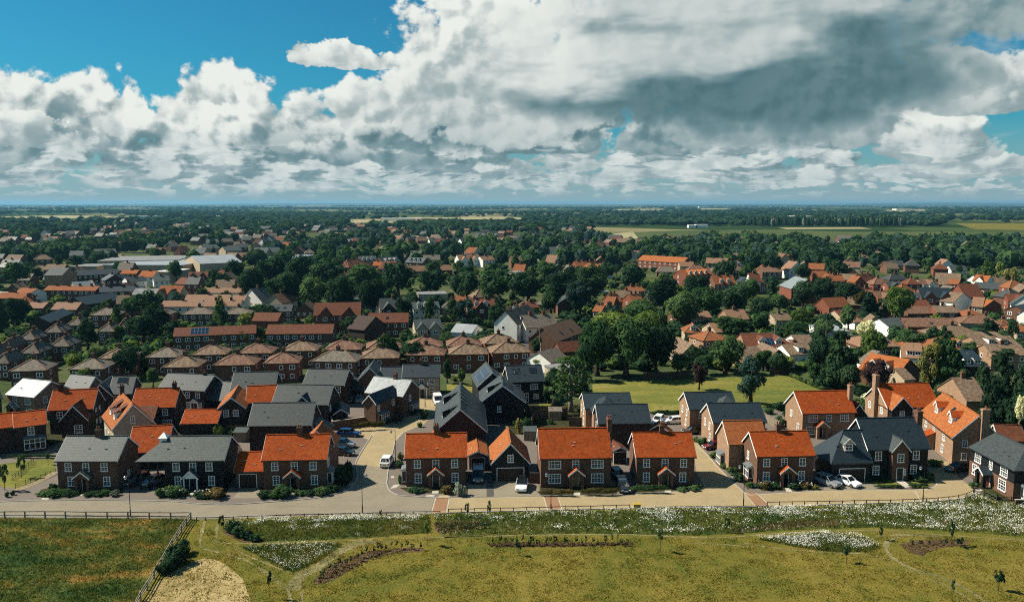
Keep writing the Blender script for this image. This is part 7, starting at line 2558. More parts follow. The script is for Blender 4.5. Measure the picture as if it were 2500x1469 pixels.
def cars():
    car(336, 1180, -32, 'suv', 'car_grey', 'dark grey car nosing out of the boarded carport')
    car(376, 1181, -28, 'hatch', 'car_silver', 'silver car under the boarded carport, half hidden by the wall')
    car(852, 1064, 84, 'estate', 'car_blue', 'bright blue car parked across the side street parking bay')
    car(838, 1091, 80, 'suv', 'car_silver', 'silver car between the blue and the black one in the parking bays')
    car(840, 1110, 78, 'hatch', 'car_black', 'black car in the parking bay nearest the corner house')
    car(945, 1134, 178, 'suv', 'car_white', 'white car standing in the side street, seen from behind')
    car(1167, 1170, 2, 'van', 'car_grey', 'grey van parked nose out before the narrow garage')
    car(1274, 1192, -4, 'suv', 'car_white', 'white car with black roof on the drive of the black double garage', roofcol='car_black')
    car(1508, 1166, 12, 'estate', 'car_grey', 'grey car deep in the drive beside the tall end chimney')
    car(1522, 1196, 4, 'hatch', 'car_black', 'black car at the street end of the drive by the orange hedge')
    car(2019, 1183, 32, 'suv', 'car_silver', 'silver car before the big double garage')
    car(2070, 1183, 32, 'hatch', 'car_white', 'white car before the big double garage, beside the silver one')
    car(2338, 1149, -72, 'estate', 'car_black', 'black car beside the long orange house with two dormers')
    car(1645, 1033, -82, 'estate', 'car_white', 'long white car parked side on behind the house by the lane')
    car(1607, 1033, -25, 'suv', 'car_white', 'white car showing above the orange garage behind the lane house')
    car(1742, 1095, -75, 'hatch', 'car_red', 'dark red car parked at the top of the shaded lane')
    car(1690, 1058, -80, 'hatch', 'car_black', 'black car in shadow before the navy slate house')
    car(1069, 985, 12, 'van', 'car_white', 'white van parked at the far end of the side street')
    car(856, 980, 0, 'hatch', 'car_grey', 'dark car parked inside the open car barn')
    car(879, 980, 0, 'hatch', 'car_silver', 'silver car at the right end of the open car barn')
    car(1478, 862, 30, 'hatch', 'car_black', 'dark car by the town road below the big oaks')
    car(1254, 788, 10, 'hatch', 'car_red', 'red car on the town road by the tall orange gable')
    car(1147, 793, 85, 'hatch', 'car_white', 'white car on the earth track by the pale metal roof')
    car(1135, 795, 80, 'hatch', 'car_grey', 'grey car on the earth track by the pale metal roof')
    car(1474, 714, 85, 'estate', 'car_white', 'white car alone among dark trees behind the orange cottages')
    for i in range(11):
        car(345 + (i % 6) * 11 + (i // 6) * 5, 729 + (i // 6) * 5, rnd.choice([0, 180]), 'hatch', ('car_white', 'car_silver', 'car_white')[i % 3], 'car in the crowded little car park beside the low white shed', 'cars in the small town car park')
    car(197, 766, 80, 'estate', 'car_white', 'white car beside the low tan-roofed house at the left')
    car(1340, 860, 25, 'hatch', 'car_silver', 'silver car parked on the straight town road')


cars()


# ---------------------------------------------------------------- street furniture, fences, walls
def lamp_post(px, py, hgt, label, arm=0.7, deg=0):
    p = at(px, py, 0)
    root = link('street_lamp', None, loc=p, rot=(0, 0, RAD(deg)))
    tag(root, label, 'street lamp', 'street lamps of the estate')
    b = MB()
    b.tube([(0, 0, 0), (0, 0, 1.1), (0, 0, 1.15), (0, 0, hgt)], [.09, .09, .055, .04], 8)
    link('pole', b.mesh('pole', ['paint_dark']), root)
    b = MB()
    b.tube([(0, 0, hgt - .1), (0.1, 0, hgt + .1), (arm * .6, 0, hgt + .15), (arm, 0, hgt + .02)], [.03, .03, .025, .025], 6)
    link('arm', b.mesh('arm', ['paint_dark']), root)
    b = MB()
    b.tube([(arm, 0, hgt + .05), (arm, 0, hgt - .05), (arm, 0, hgt - .2)], [.05, .22, .25], 10)
    o = link('lamp_shade', b.mesh('lamp_shade', ['alloy']), root)
    b = MB()
    b.tube([(arm, 0, hgt - .21), (arm, 0, hgt - .42), (arm, 0, hgt - .5)], [.17, .15, .05], 10)
    link('lamp', b.mesh('lamp', ['lamp_clear']), o)


def rail_fence(pts, hgt, rails, label, mat='fence_wood', post=.12, conv=None, fill=None, world=False, rail=.09, group='post and rail fences'):
    """posts at the given spots (or spaced evenly), rails between them, every piece its own"""
    P = [Vector(q) if world else Vector(at(*(conv(*q) if conv else q), 0)) for q in pts]
    if fill:
        out = []
        for a, b in zip(P, P[1:]):
            n = max(1, round((b - a).length / fill))
            out += [a + (b - a) * (i / n) for i in range(n)]
        P = out + [P[-1]]
    root = link('fence', None, loc=P[0])
    tag(root, label, 'fence', group)
    key = ('post', post, round(hgt, 2), mat)
    if key not in SHARED:
        b = MB()
        b.box(-post / 2, post / 2, -post / 2, post / 2, -.1, hgt)
        b.poly([(-post / 2, -post / 2, hgt), (post / 2, -post / 2, hgt), (0, 0, hgt + .04)])
        SHARED[key] = b.mesh('post', [mat])
    for i, p in enumerate(P):
        q = p - P[0]
        link('post', SHARED[key], root, q, (rnd.uniform(-.03, .03), rnd.uniform(-.03, .03), rnd.uniform(-.1, .1)))
        if i + 1 < len(P):
            r = P[i + 1] - P[0]
            for k in range(rails):
                z = hgt * (k + 1) / rails - .08
                b = MB()
                j = rnd.uniform(-.03, .03)
                b.bar((q.x, q.y, z + j), (r.x, r.y, z + rnd.uniform(-.03, .03)), .05, rail)
                link('rail', b.mesh('rail', [mat]), root)
    return root


def panel_fence(a, b, hgt, label, mat='fence_wood', conv=None, wall=False, group=None):
    A, B = Vector(at(*(conv(*a) if conv else a), 0)), Vector(at(*(conv(*b) if conv else b), 0))
    d = B - A
    n = max(1, round(d.length / 1.85))
    rot = math.atan2(d.y, d.x)
    s = d.length / n
    root = link('garden_wall' if wall else 'garden_fence', None, loc=A, rot=(0, 0, rot))
    tag(root, label, 'wall' if wall else 'fence', group or ('garden walls' if wall else 'garden fences'))
    if wall:
        m = MB()
        m.box(0, d.length, -.11, .11, 0, hgt)
        link('brickwork', m.mesh('brickwork', [mat]), root)
        m = MB()
        m.box(-.03, d.length + .03, -.16, .16, hgt, hgt + .08)
        link('coping', m.mesh('coping', ['flagstone']), root)
        return
    key = ('panel', round(s, 2), hgt, mat)
    if key not in SHARED:
        m = MB()
        k = 9
        for i in range(k):
            m.box(.06 + (s - .12) * i / k + .004, .06 + (s - .12) * (i + 1) / k - .004, -.02 + (i % 2) * .012, .02 + (i % 2) * .012, .04, hgt)
        SHARED[key] = m.mesh('fence_panel', [mat])
        m = MB()
        m.box(-.06, .06, -.06, .06, 0, hgt + .1)
        SHARED[key + ('p',)] = m.mesh('post', [mat])
    for i in range(n + 1):
        link('post', SHARED[key + ('p',)], root, (i * s, 0, 0))
        if i < n:
            link('fence_panel', SHARED[key], root, (i * s, 0, 0))


def furniture():
    lamp_post(319, 1262, 6.0, 'street lamp beside the boarded carport, behind the rail fence', deg=150)
    lamp_post(885, 1252, 6.0, 'street lamp at the mouth of the side street', deg=-20)
    lamp_post(966, 1132, 6.0, 'street lamp behind the white car in the side street', deg=190)
    lamp_post(1345, 1246, 5.6, 'street lamp before the wide orange house with yellow door', deg=160)
    lamp_post(1815, 1234, 6.2, 'street lamp on the meadow side by the shaded lane mouth', deg=170)
    lamp_post(2253, 1225, 5.6, 'street lamp before the big black house', deg=190)
    lamp_post(1038, 994, 5.5, 'far street lamp in front of the cream cottage', deg=10)
    for px, py, nm in ((1318, 872, 'wooden utility pole beside the town road'), (1342, 850, 'wooden utility pole further up the town road'), (2015, 850, 'utility pole by the flat white shed roof'), (1805, 835, 'utility pole beside the orange hipped house'),
                       (1890, 848, 'utility pole before the rust roof with dark panels'), (2205, 850, 'utility pole rising beside the tan bungalow'), (271, 890, 'thin pole among the hipped brick houses')):
        p = at(px, py, 0)
        o = link('utility_pole', None, loc=p)
        tag(o, nm, 'utility pole', 'poles in the town')
        b = MB()
        b.tube([(0, 0, 0), (0, 0, 9)], [.14, .10], 7)
        link('pole', b.mesh('pole', ['bark_pale']), o)
        b = MB()
        b.bar((-.7, 0, 8.6), (.7, 0, 8.6), .1)
        link('cross_arm', b.mesh('cross_arm', ['bark_pale']), o)
    rail_fence([(-40, 1266), (12, 1265.5), (61, 1265.5), (110.5, 1265), (160.5, 1265.5), (211, 1266), (262, 1266.5), (313, 1266.5), (365, 1267.5), (417, 1268), (466, 1268)], 1.15, 2, 'two-rail timber fence between the rough field and the road', 'fence_weathered', .15, rail=.13)
    rail_fence([(466, 1268), (455, 1282), (443, 1300), (432, 1318), (420, 1336), (408, 1358), (393, 1384), (376, 1412), (360, 1440), (343, 1466), (326, 1500)], 1.15, 3, 'weathered timber fence running down the edge of the rough field', 'fence_weathered', .16, rail=.13)
    rail_fence([(480, 1270), (502, 1270), (536, 1269.5), (570, 1267.5), (605, 1266), (640, 1265), (675, 1263.5), (710, 1262), (743, 1261), (777, 1260.5), (811, 1260), (844, 1259), (878, 1258), (910, 1257.5), (944, 1257), (977, 1256), (1009, 1255.5), (1042, 1255), (1074, 1254.5)], .5, 1, 'low knee rail along the grey road, broken at the red ramp', post=.11)
    rail_fence([(1095, 1251), (1126, 1250), (1158, 1249.5), (1190, 1248.5), (1222, 1248), (1254, 1247.5), (1285, 1246.5), (1317, 1246), (1348, 1245), (1380, 1244), (1411, 1243.5), (1442, 1243), (1474, 1242), (1505, 1241), (1537, 1240.5)], .62, 1, 'knee rail along the buff street, ending at the yellow bin', post=.11)
    rail_fence([(1600, 1241), (1650, 1240), (1700, 1239.5), (1750, 1239), (1800, 1238.8), (1850, 1238.5), (1884, 1238)], .35, 1, 'very low rail half lost in the daisies', post=.11)
    rail_fence([(1873, 1234), (1903, 1233), (1934, 1232.5), (1964, 1232), (1995, 1231.5), (2025, 1231), (2056, 1230.5), (2086, 1229.5), (2115, 1229), (2145, 1228.5), (2174, 1228), (2204, 1227), (2233, 1226), (2262, 1224.5), (2290, 1222.5), (2316, 1220), (2340, 1217), (2360, 1212), (2376, 1204)], .62, 1, 'knee rail curving round the end of the buff street', post=.11)
    rail_fence([(2379, 1203), (2402, 1211), (2432, 1227), (2468, 1228), (2510, 1227)], 1.1, 2, 'two-rail timber fence round the grey corner house garden')
    rail_fence([(38, 1193), (63, 1184), (88, 1175), (112, 1166), (137, 1156)], .9, 3, 'dark metal railings along the small left lawn', 'paint_dark', .05, rail=.03, fill=1.2, group='metal railings')
    rail_fence([(30, 1172), (52, 1155), (70, 1140), (82, 1128)], .9, 3, 'dark metal railings crossing the small left lawn', 'paint_dark', .05, rail=.03, fill=1.2, group='metal railings')
    panel_fence((440, 1060), (600, 1060), 1.8, 'dark timber fence behind the low orange garage', 'fence_wood')
    panel_fence((1282, 1010), (1345, 1010), 1.8, 'brown timber fence behind the black boarded gable house', 'fence_wood')
    panel_fence((1300, 1024), (1385, 1016), 1.8, 'timber fence stepping below the bare-limbed pine', 'fence_wood')
    panel_fence((1297, 1046), (1302, 1024), 1.8, 'short fence run beside the wide orange house', 'fence_pale')
    panel_fence((1345, 1010), (1355, 985), 1.8, 'pale fence closing the small back garden by the pine', 'fence_pale')
    panel_fence((1868, 1030), (1902, 1048), 1.8, 'pale timber fence right of the navy slate house', 'fence_pale')
    panel_fence((1390, 1040), (1420, 1040), 1.8, 'dark fence between the pine and the slate houses', 'fence_wood')
    panel_fence((580, 1100), (602, 1140), 1.8, 'timber fence beside the boarded carport house', 'fence_wood')
    panel_fence((1880, 915), (1928, 913), 1.8, 'dark fence panels behind the small lawn', 'fence_wood')
    panel_fence((1570, 927), (1690, 921), 1.8, 'timber fence along the back of the big lawn', 'fence_wood')
    panel_fence((280, 835), (385, 832), 1.5, 'pale boundary fence beneath the solar-panelled terrace', 'fence_pale')
    panel_fence((812, 1050), (895, 1038), 1.8, 'brick garden wall along the side street bend', 'brick_red', wall=True)
    panel_fence((812, 1050), (806, 1020), 1.8, 'brick garden wall returning towards the small slate garage', 'brick_red', wall=True)
    panel_fence((1294, 1178), (1315, 1178), 1.7, 'short brick wall beside the black double garage', 'brick_red', wall=True)
    panel_fence((1758, 1110), (1775, 1108), 1.8, 'brick wall end beside the double-gabled house', 'brick_sunlit_buff', wall=True)
    panel_fence((2095, 1170), (2108, 1166), 1.0, 'low brick wall beside the white car on the drive', 'brick_red', wall=True)
    panel_fence((2478, 1232), (2530, 1232), .8, 'low brick wall at the right edge', 'brick_red', wall=True)
    # grit bin
    p = at(1555, 1240, 0)
    o = link('grit_bin', None, loc=p)
    tag(o, 'yellow grit bin on the verge at the end of the rail', 'bin')
    b = MB()
    M = Matrix.Identity(4)
    b.slab([[(-.5, -.32, .62), (.5, -.32, .62), (.5, .32, .62), (-.5, .32, .62)]], .62)
    link('tub', b.mesh('tub', ['bin_yellow']), o)
    b = MB()
    b.slab([[(-.56, -.38, .72), (.56, -.38, .72), (.56, 0, .86), (-.56, 0, .86)], [(-.56, 0, .86), (.56, 0, .86), (.56, .38, .78), (-.56, .38, .78)]], .1)
    link('lid', b.mesh('lid', ['bin_yellow']), o)
    # garden sheds
    for px, py, w, d, rf, nm in ((1294, 1072, 2.4, 2.0, 'slate_grey', 'small grey garden shed behind the black double garage'), (215, 1040, 2.2, 2.0, 'slate_pale', 'pale garden shed beside the shaded front gable'), (1355, 1022, 2.6, 2.0, 'tile_greybrown', 'brown garden shed below the bare-limbed pine'), (590, 1075, 2.4, 2.0, 'slate_grey', 'grey garden shed behind the boarded carport house')):
        p = at(px, py, 0)
        o = link('garden_shed', None, loc=p)
        tag(o, nm, 'shed', 'garden sheds')
        b = MB()
        b.box(-w / 2, w / 2, -d / 2, d / 2, 0, 1.9)
        link('wall', b.mesh('wall', ['fence_pale']), o)
        b = MB()
        b.slab([[(-w / 2 - .15, -d / 2 - .15, 1.9), (w / 2 + .15, -d / 2 - .15, 1.9), (w / 2 + .15, d / 2 + .15, 2.35), (-w / 2 - .15, d / 2 + .15, 2.35)]], .06)
        link('roof', b.mesh('roof', [rf]), o)


furniture()


def front_planting():
    S = shrub
    FR = 'front garden shrubs of the estate'
    for (x, y, w, h, t) in ((106, 1209, 36, 13, 'mid'), (142, 1208, 58, 18, 'mid'), (175, 1208, 42, 13, 'dark'), (226, 1208, 46, 14, 'dark'), (252, 1208, 40, 14, 'mid'), (281, 1210, 26, 17, 'silver'), (131, 1194, 24, 18, 'dark'),
                            (396, 1212, 34, 24, 'mid'), (424, 1212, 54, 30, 'mid'), (448, 1211, 30, 20, 'dark'), (492, 1214, 40, 20, 'dark'), (526, 1215, 58, 27, 'russet'), (505, 1216, 26, 13, 'dark'),
                            (646, 1215, 36, 22, 'dark'), (683, 1214, 58, 34, 'mid'), (664, 1216, 30, 18, 'mid'), (735, 1207, 32, 15, 'mid'), (758, 1208, 34, 15, 'dark'), (786, 1206, 46, 24, 'mid'), (814, 1199, 36, 22, 'dark'), (838, 1176, 44, 50, 'dark'), (850, 1158, 30, 40, 'dark'),
                            (1020, 1201, 38, 16, 'dark'), (1004, 1201, 20, 12, 'mid'), (1093, 1204, 32, 24, 'russet'), (1124, 1209, 32, 38, 'silver'), (977, 1182, 12, 28, 'mid'), (975, 1142, 24, 22, 'mid'), (979, 1122, 18, 22, 'gold'),
                            (1665, 1198, 30, 12, 'mid'), (1690, 1196, 34, 13, 'mid'), (1706, 1192, 22, 12, 'dark'), (1830, 1189, 24, 16, 'mid'), (1868, 1193, 34, 22, 'russet'), (1892, 1192, 26, 20, 'mid'), (1942, 1193, 38, 18, 'dark'), (1966, 1193, 28, 20, 'russet'), (1991, 1194, 18, 13, 'gold'), (1850, 1190, 20, 14, 'dark'),
                            (1742, 1117, 24, 18, 'bright'), (1760, 1127, 24, 18, 'gold'), (1768, 1142, 22, 16, 'mid'), (1785, 1157, 32, 24, 'mid'), (1802, 1174, 28, 24, 'dark'), (2122, 1173, 34, 14, 'dark'), (2152, 1175, 32, 12, 'mid'), (2245, 1174, 38, 20, 'dark'), (2268, 1170, 26, 18, 'mid'),
                            (2375, 1190, 26, 18, 'mid'), (2424, 1216, 28, 16, 'mid'), (2405, 1206, 20, 10, 'mid'), (18, 1213, 12, 16, 'dark'), (30, 1208, 12, 14, 'dark'), (2052, 1193, 14, 8, 'russet')):
        S(x, y, w, h, t, group=FR)
    for (x, y, w, h, t, nm) in ((1357, 1210, 76, 21, 'russet', 'russet hedge left of the yellow door'), (1467, 1209, 82, 23, 'russet', 'russet hedge right of the yellow door'), (1582, 1203, 76, 26, 'mid', 'green hedge before the house by the shaded lane'), (2166, 1190, 58, 10, 'dark', 'low dark hedge across the small front lawn'), (2240, 1190, 40, 14, 'dark', 'dark hedge under the lamp before the big black house'),
                                (903, 1050, 62, 26, 'russet', 'russet hedge along the garden wall on the bend'), (958, 1034, 44, 15, 'dark', 'dark hedge below the white bay on the bend'), (1000, 1014, 62, 18, 'dark', 'dark hedge curving towards the cream cottage'), (1640, 1018, 90, 22, 'dark', 'dark hedge at the foot of the big lawn'), (80, 1118, 108, 12, 'dark', 'clipped hedge behind the small left lawn'), (190, 1055, 60, 14, 'dark', 'hedge before the shaded front gable')):
        S(x, y, w, h, t, 'hedge', nm, group='clipped hedges', rot=.25 if 895 < x < 1010 else 0)
    # garden plants behind
    for (x, y, w, h, t) in ((531, 1064, 32, 32, 'bright'), (560, 1062, 26, 16, 'mid'), (500, 1064, 20, 14, 'mid'), (172, 1052, 28, 18, 'bright'), (205, 1046, 30, 30, 'dark'), (222, 1055, 24, 42, 'mid'), (244, 1050, 20, 20, 'dark'), (1268, 1058, 20, 44, 'gold'), (1284, 1050, 34, 36, 'mid'), (1258, 1040, 18, 18, 'mid'), (1714, 1087, 28, 26, 'mid'), (1700, 1078, 20, 14, 'bright'),
                            (1960, 1054, 34, 16, 'russet'), (2286, 1137, 44, 18, 'bright'), (1024, 1042, 16, 14, 'mid'), (1036, 1020, 22, 26, 'mid'), (1905, 1040, 30, 30, 'dark'), (1925, 1020, 30, 30, 'dark'), (1345, 1035, 18, 14, 'mid'), (1420, 1010, 26, 22, 'dark'), (640, 920, 40, 20, 'dark'), (725, 918, 26, 18, 'mid'), (690, 918, 26, 14, 'mid'), (905, 898, 34, 18, 'dark'), (1110, 930, 20, 18, 'bright'),
                            (2100, 1000, 40, 34, 'mid'), (2120, 985, 36, 30, 'pale'), (2095, 965, 30, 26, 'dark'), (1900, 1000, 40, 22, 'dark'), (1880, 1010, 30, 16, 'mid'), (2330, 1000, 60, 40, 'dark'), (2300, 990, 40, 40, 'dark')):
        S(x, y, w, h, t, group='back garden shrubs of the estate')
    for i in range(20):
        t = i / 19
        S(1930 + 80 * t, 919 + 34 * t, 14, 12, rnd.choice(['mid', 'dark', 'bright']), label=None, group='shrubs in the row beside the small lawn')
    # meadow shrubs and young trees
    S(448, 1352, 48, 40, 'dark', label='upper dark bramble bush along the diagonal fence', group='meadow shrubs')
    S(430, 1378, 68, 54, 'dark', label='largest dark bramble bush, in the middle along the diagonal fence', group='meadow shrubs')
    S(404, 1398, 50, 40, 'dark', label='lower dark bush at the foot of the diagonal fence', group='meadow shrubs')
    for (x, y, w, h) in ((562, 1300, 34, 28), (584, 1308, 36, 30), (602, 1314, 34, 26), (622, 1319, 30, 20), (570, 1286, 30, 20)):
        S(x, y, w, h, 'dark', group='dark meadow shrubs by the mulch bed')
    Y = 'young trees planted in the meadow'
    for (x, y, w, h, t, nm) in ((540, 1296, 18, 40, 'mid', 'young tree at the meadow corner by the knee rail'), (658, 1460, 16, 66, 'dark', 'thin young tree beside the trodden fork in the path'), (1043, 1330, 22, 58, 'bright', 'bright young tree between the two flower verges'), (1612, 1346, 22, 56, 'mid', 'young tree standing alone at the middle of the mown edge'),
                                (2322, 1330, 18, 60, 'dark', 'slim dark young tree at the round mulch bed'), (2345, 1336, 26, 26, 'dark', 'squat dark young tree on the round mulch bed'), (2437, 1442, 36, 56, 'dark', 'young tree with a rounded crown in the lower right of the meadow'), (2325, 1469, 14, 56, 'mid', 'thin staked young tree near the curving path'), (2066, 1374, 26, 50, 'mid', 'young tree below the daisy patch'), (1267, 1356, 22, 32, 'dark', 'young tree in front of the long mulch bed'),
                                (52, 1166, 26, 56, 'mid', 'young tree on the small left lawn with railings behind'), (12, 1196, 30, 66, 'dark', 'young dark tree at the left end of the small lawn'), (118, 1134, 14, 34, 'mid', 'staked young tree by the clipped hedge'), (1140, 1262, 14, 36, 'mid', 'young tree on the flower verge by the first post of the buff street'), (1194, 1262, 14, 42, 'mid', 'young tree on the flower verge before the grey van'),
                                (930, 1270, 12, 26, 'mid', 'tiny young tree at the road edge by the side street'), (2150, 1318, 14, 34, 'mid', 'small young tree right of the daisy patch'), (1775, 1300, 16, 40, 'mid', 'young tree among daisies beside the long mulch strip')):
        tree(x, y, w, h, 'sapling', t, nm, group=Y)
    rows = [((1195, 1540), 1330, 24, 'in the long mulch bed', 24), ((775, 1030), None, 20, 'in the curved mulch bed', 22), ((1062, 1200), 1290, 18, 'in the mulch bed by the road', 16), ((2205, 2350), 1330, 6, 'in the round mulch bed', 14)]
    for (x0, x1), y, n, where, hh in rows:
        for i in range(n):
            t = (i + rnd.uniform(.1, .9)) / n
            x = x0 + (x1 - x0) * t
            yy = y + rnd.uniform(-3, 3) if y else 1418 - 78 * min(1, t * 1.5) ** .75 + rnd.uniform(-2, 4)
            o = S(x, yy, rnd.uniform(7, 14), rnd.uniform(.6, 1.1) * hh, rnd.choice(['dark', 'mid', 'dark']), kind='sapling', depth=.7, label=f'knee-high young shrub planted {where}', group='young shrubs ' + where, name='young_shrub')


front_planting()


# ---------------------------------------------------------------- grass and flowers
def inside(px, py, poly):
    c = False
    n = len(poly)
    for i in range(n):
        x1, y1 = poly[i]
        x2, y2 = poly[i - 1]
        if (y1 > py) != (y2 > py) and px < (x2 - x1) * (py - y1) / (y2 - y1) + x1:
            c = not c
    return c


VERGE_A = [(545, 1273), (830, 1262), (1050, 1257), (1052, 1300), (900, 1311), (640, 1322), (600, 1318), (556, 1298)]
VERGE_B = [(1058, 1256), (1540, 1244), (1880, 1241), (2100, 1234), (2250, 1229), (2350, 1221), (2378, 1207), (2440, 1230), (2560, 1228), (2700, 1320), (2500, 1310), (2400, 1300), (2130, 1286), (1960, 1291), (1850, 1298), (1700, 1306), (1400, 1301), (1080, 1308)]
PATCH_C = [(590, 1336), (700, 1328), (835, 1327), (822, 1342), (770, 1372), (718, 1396), (690, 1388), (640, 1362)]
PATCH_D = [(1850, 1316), (1930, 1308), (2010, 1301), (2100, 1309), (2152, 1335), (2120, 1346), (2040, 1348), (1950, 1336)]
ROUGH = [(-60, 1266), (466, 1268), (400, 1360), (335, 1469), (300, 1530), (-60, 1530)]


def meadow():
    rs = np.random.RandomState(9)
    from mathutils import noise as mn

    def blades(name, pts, hmin, hmax, mat, n=5, spread=.18, wid=.05):
        P = np.array([[q[0], q[1], q[2]] for q in pts])
        k = len(P)
        allq = []
        for b in range(n):
            base = P + np.column_stack([rs.normal(0, spread, k), rs.normal(0, spread, k), np.zeros(k)])
            a = rs.uniform(0, 6.28, k)
            w = rs.uniform(.6, 1.3, k) * wid
            hgt = rs.uniform(hmin, hmax, k)
            lean = rs.normal(0, .22, (k, 2)) * hgt[:, None]
            dx = np.column_stack([np.cos(a) * w, np.sin(a) * w, np.zeros(k)])
            tip = base + np.column_stack([lean, hgt])
            midp = base + np.column_stack([lean * .35, hgt * .6])
            allq.append(np.stack([base - dx, base + dx, midp + dx * .8, tip], 1))
        o = link(name, quads_mesh(name, np.concatenate(allq), [mat]))
        o['kind'] = 'stuff'

    def fill(poly, n, dens=None):
        xs = [p[0] for p in poly]
        ys = [p[1] for p in poly]
        out, t = [], 0
        A, Bq = at(min(xs), max(ys)), at(max(xs), min(ys))
        while len(out) < n and t < n * 12:
            t += 1
            yy = rs.uniform(min(A.y, Bq.y), max(A.y, Bq.y))
            lim = max(abs(at(min(xs), min(ys)).x), abs(at(max(xs), min(ys)).x)) + 5
            x = rs.uniform(-lim, lim)
            px, py = proj(x, yy, 0)
            if not (min(xs) <= px <= max(xs)) or not inside(px, py, poly):
                continue
            if dens and rs.rand() > dens(x, yy, px, py):
                continue
            out.append((x, yy, .01))
        return out
    rough_d = lambda x, y, px, py: .45 + .5 * mn.noise(Vector((x * .22, y * .22, 3)))
    blades('rough_grass', fill(ROUGH, 9000, rough_d), .14, .42, 'turf_rough_blade', 4, .16, .05)
    blades('verge_grass', fill(VERGE_A, 2600) + fill(VERGE_B, 7000), .2, .5, 'turf_flower_blade', 4, .16, .045)
    blades('patch_grass', fill(PATCH_C, 900) + fill(PATCH_D, 900), .2, .5, 'turf_flower_blade', 5, .15, .045)
    MOWN = [(-20, 1500), (330, 1500), (480, 1275), (590, 1330), (1050, 1312), (1800, 1312), (2200, 1300), (2520, 1325), (2520, 1530), (-20, 1530)]
    tuft = lambda x, y, px, py: max(0.03, .35 + .9 * mn.noise(Vector((x * .35, y * .35, 9))) + .3 * mn.noise(Vector((x * 1.3, y * 1.3, 2))))
    blades('mown_grass', fill(MOWN, 11000, tuft), .06, .16, 'turf_mown_blade', 4, .22, .07)

    # daisies
    def daisies(name, pts, hmin, hmax):
        P = np.array(pts)
        k = len(P)
        Q = []
        for b in range(3):
            c = P + np.column_stack([rs.normal(0, .13, k), rs.normal(0, .13, k), rs.uniform(hmin, hmax, k)])
            nrm = rs.normal(0, .35, (k, 3))
            nrm[:, 2] += 1
            nrm[:, 1] -= .35
            nrm /= np.linalg.norm(nrm, axis=1, keepdims=True)
            Q.append(leaf_faces(c, nrm, rs.uniform(.04, .09, k), rs))
        o = link(name, quads_mesh(name, np.concatenate(Q), ['petal_white']))
        o['kind'] = 'stuff'

    def dB(x, y, px, py):
        v = mn.noise(Vector((x * .16, y * .35, 5))) * .8 + mn.noise(Vector((x * .7, y * 1.1, 1))) * .75
        base = -.34 + .44 * min(1, max(0, (px - 1150) / 900))
        top = {True: 1241 + max(0, (1540 - px)) * .03, False: 1232}[px < 1900]
        v += base + .45 * math.exp(-((py - top - 8) / 9) ** 2) + (.25 if 1285 < py < 1300 and px > 2150 else 0)
        if inside(px, py, [(1785, 1288), (1880, 1274), (2050, 1268), (2052, 1285), (1795, 1300)]) or inside(px, py, [(1058, 1276), (1200, 1270), (1205, 1282), (1060, 1304)]):
            v -= 1.2
        return min(1, max(.02, v * .9 + .05))

    def dA(x, y, px, py):
        v = mn.noise(Vector((x * .2, y * .35, 5))) + .55 * mn.noise(Vector((x * .6, y * .8, 1)))
        return min(1, max(0, v * 1.0 - .25 + .75 * math.exp(-((py - 1275 + (px - 600) * .035) / 9) ** 2)))
    dC = lambda x, y, px, py: min(1, max(0, .15 + mn.noise(Vector((x * .3, y * .4, 8))) + .5 * math.exp(-((px - 720) / 70) ** 2)))
    dD = lambda x, y, px, py: min(1, max(0, .62 + mn.noise(Vector((x * .3, y * .4, 8))) - max(0, (py - 1335) * .12)))
    daisies('daisies', fill(VERGE_B, 7600, dB), .3, .6)
    daisies('daisies', fill(VERGE_A, 3200, dA) + fill(PATCH_C, 520, dC) + fill(PATCH_D, 1500, dD), .3, .6)
    # rose and daisy blossom in front gardens
    pts = []
    for (x, y, n, w) in ((425, 1214, 30, 30), (500, 1216, 26, 30), (530, 1217, 14, 20), (1868, 1194, 20, 20), (1965, 1194, 18, 20), (1945, 1194, 10, 16)):
        for i in range(n):
            q = at(x + rnd.uniform(-w, w), y + rnd.uniform(-4, 0), 0)
            pts.append((q.x, q.y, 0))
    P = np.array(pts)
    c = P + np.column_stack([np.zeros(len(P)), np.zeros(len(P)), rs.uniform(.5, 1.3, len(P))])
    nr = np.tile(np.array([0, -.7, .7]), (len(P), 1))
    o = link('garden_flowers', quads_mesh('garden_flowers', leaf_faces(c, nr, rs.uniform(.10, .2, len(P)), rs), ['petal_white', 'petal_pink'], (rs.rand(len(P)) < .4)))
    o['kind'] = 'stuff'
    # mulch lumps
    pts = []
    for poly, n in (([(1188, 1327), (1240, 1323), (1540, 1323), (1548, 1330), (1198, 1335)], 900), ([(764, 1418), (815, 1374), (905, 1344), (1035, 1337), (950, 1353), (862, 1388), (790, 1424)], 1000), ([(1058, 1276), (1200, 1272), (1205, 1279), (1072, 1303)], 700), ([(2195, 1330), (2300, 1315), (2368, 1318), (2300, 1336), (2252, 1358)], 800), ([(1785, 1290), (1960, 1268), (2045, 1270), (1850, 1296)], 700)):
        pts += fill(poly, n)
    P = np.array(pts)
    nr = rs.normal(0, .5, (len(P), 3))
    nr[:, 2] += .8
    nr /= np.linalg.norm(nr, axis=1, keepdims=True)
    P[:, 2] = .06
    o = link('bark_chips', quads_mesh('bark_chips', leaf_faces(P, nr, rs.uniform(.12, .32, len(P)), rs), ['bark_mulch']))
    o['kind'] = 'stuff'


meadow()


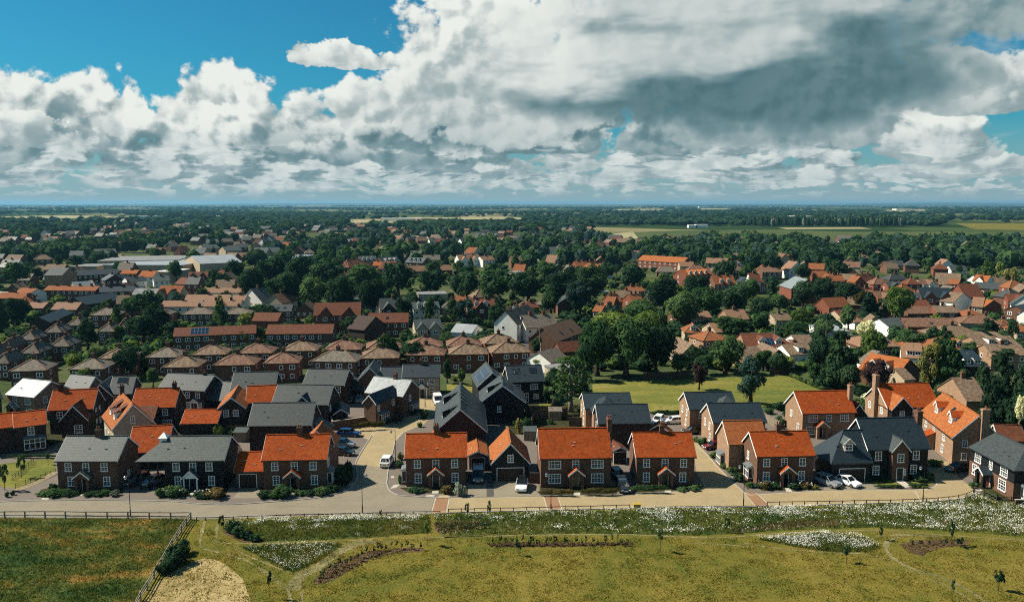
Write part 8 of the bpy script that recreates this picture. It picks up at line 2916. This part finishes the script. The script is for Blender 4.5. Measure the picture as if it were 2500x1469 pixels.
# ---------------------------------------------------------------- the air
def haze():
    m = bpy.data.materials.new('haze_air')
    m.use_nodes = True
    t = m.node_tree
    t.nodes.clear()
    pv = t.nodes.new('ShaderNodeVolumePrincipled')
    pv.inputs['Color'].default_value = (0.20, 0.54, 0.82, 1)
    pv.inputs['Density'].default_value = HAZE_D
    pv.inputs['Anisotropy'].default_value = 0.2
    out = t.nodes.new('ShaderNodeOutputMaterial')
    t.links.new(pv.outputs[0], out.inputs['Volume'])
    b = MB()
    b.box(-26500, 26500, -320, 26500, -2, 80)
    me = b.mesh('haze', [m])
    o = link('haze', me)
    o['kind'] = 'stuff'


HAZE_D = 0.000045
haze()
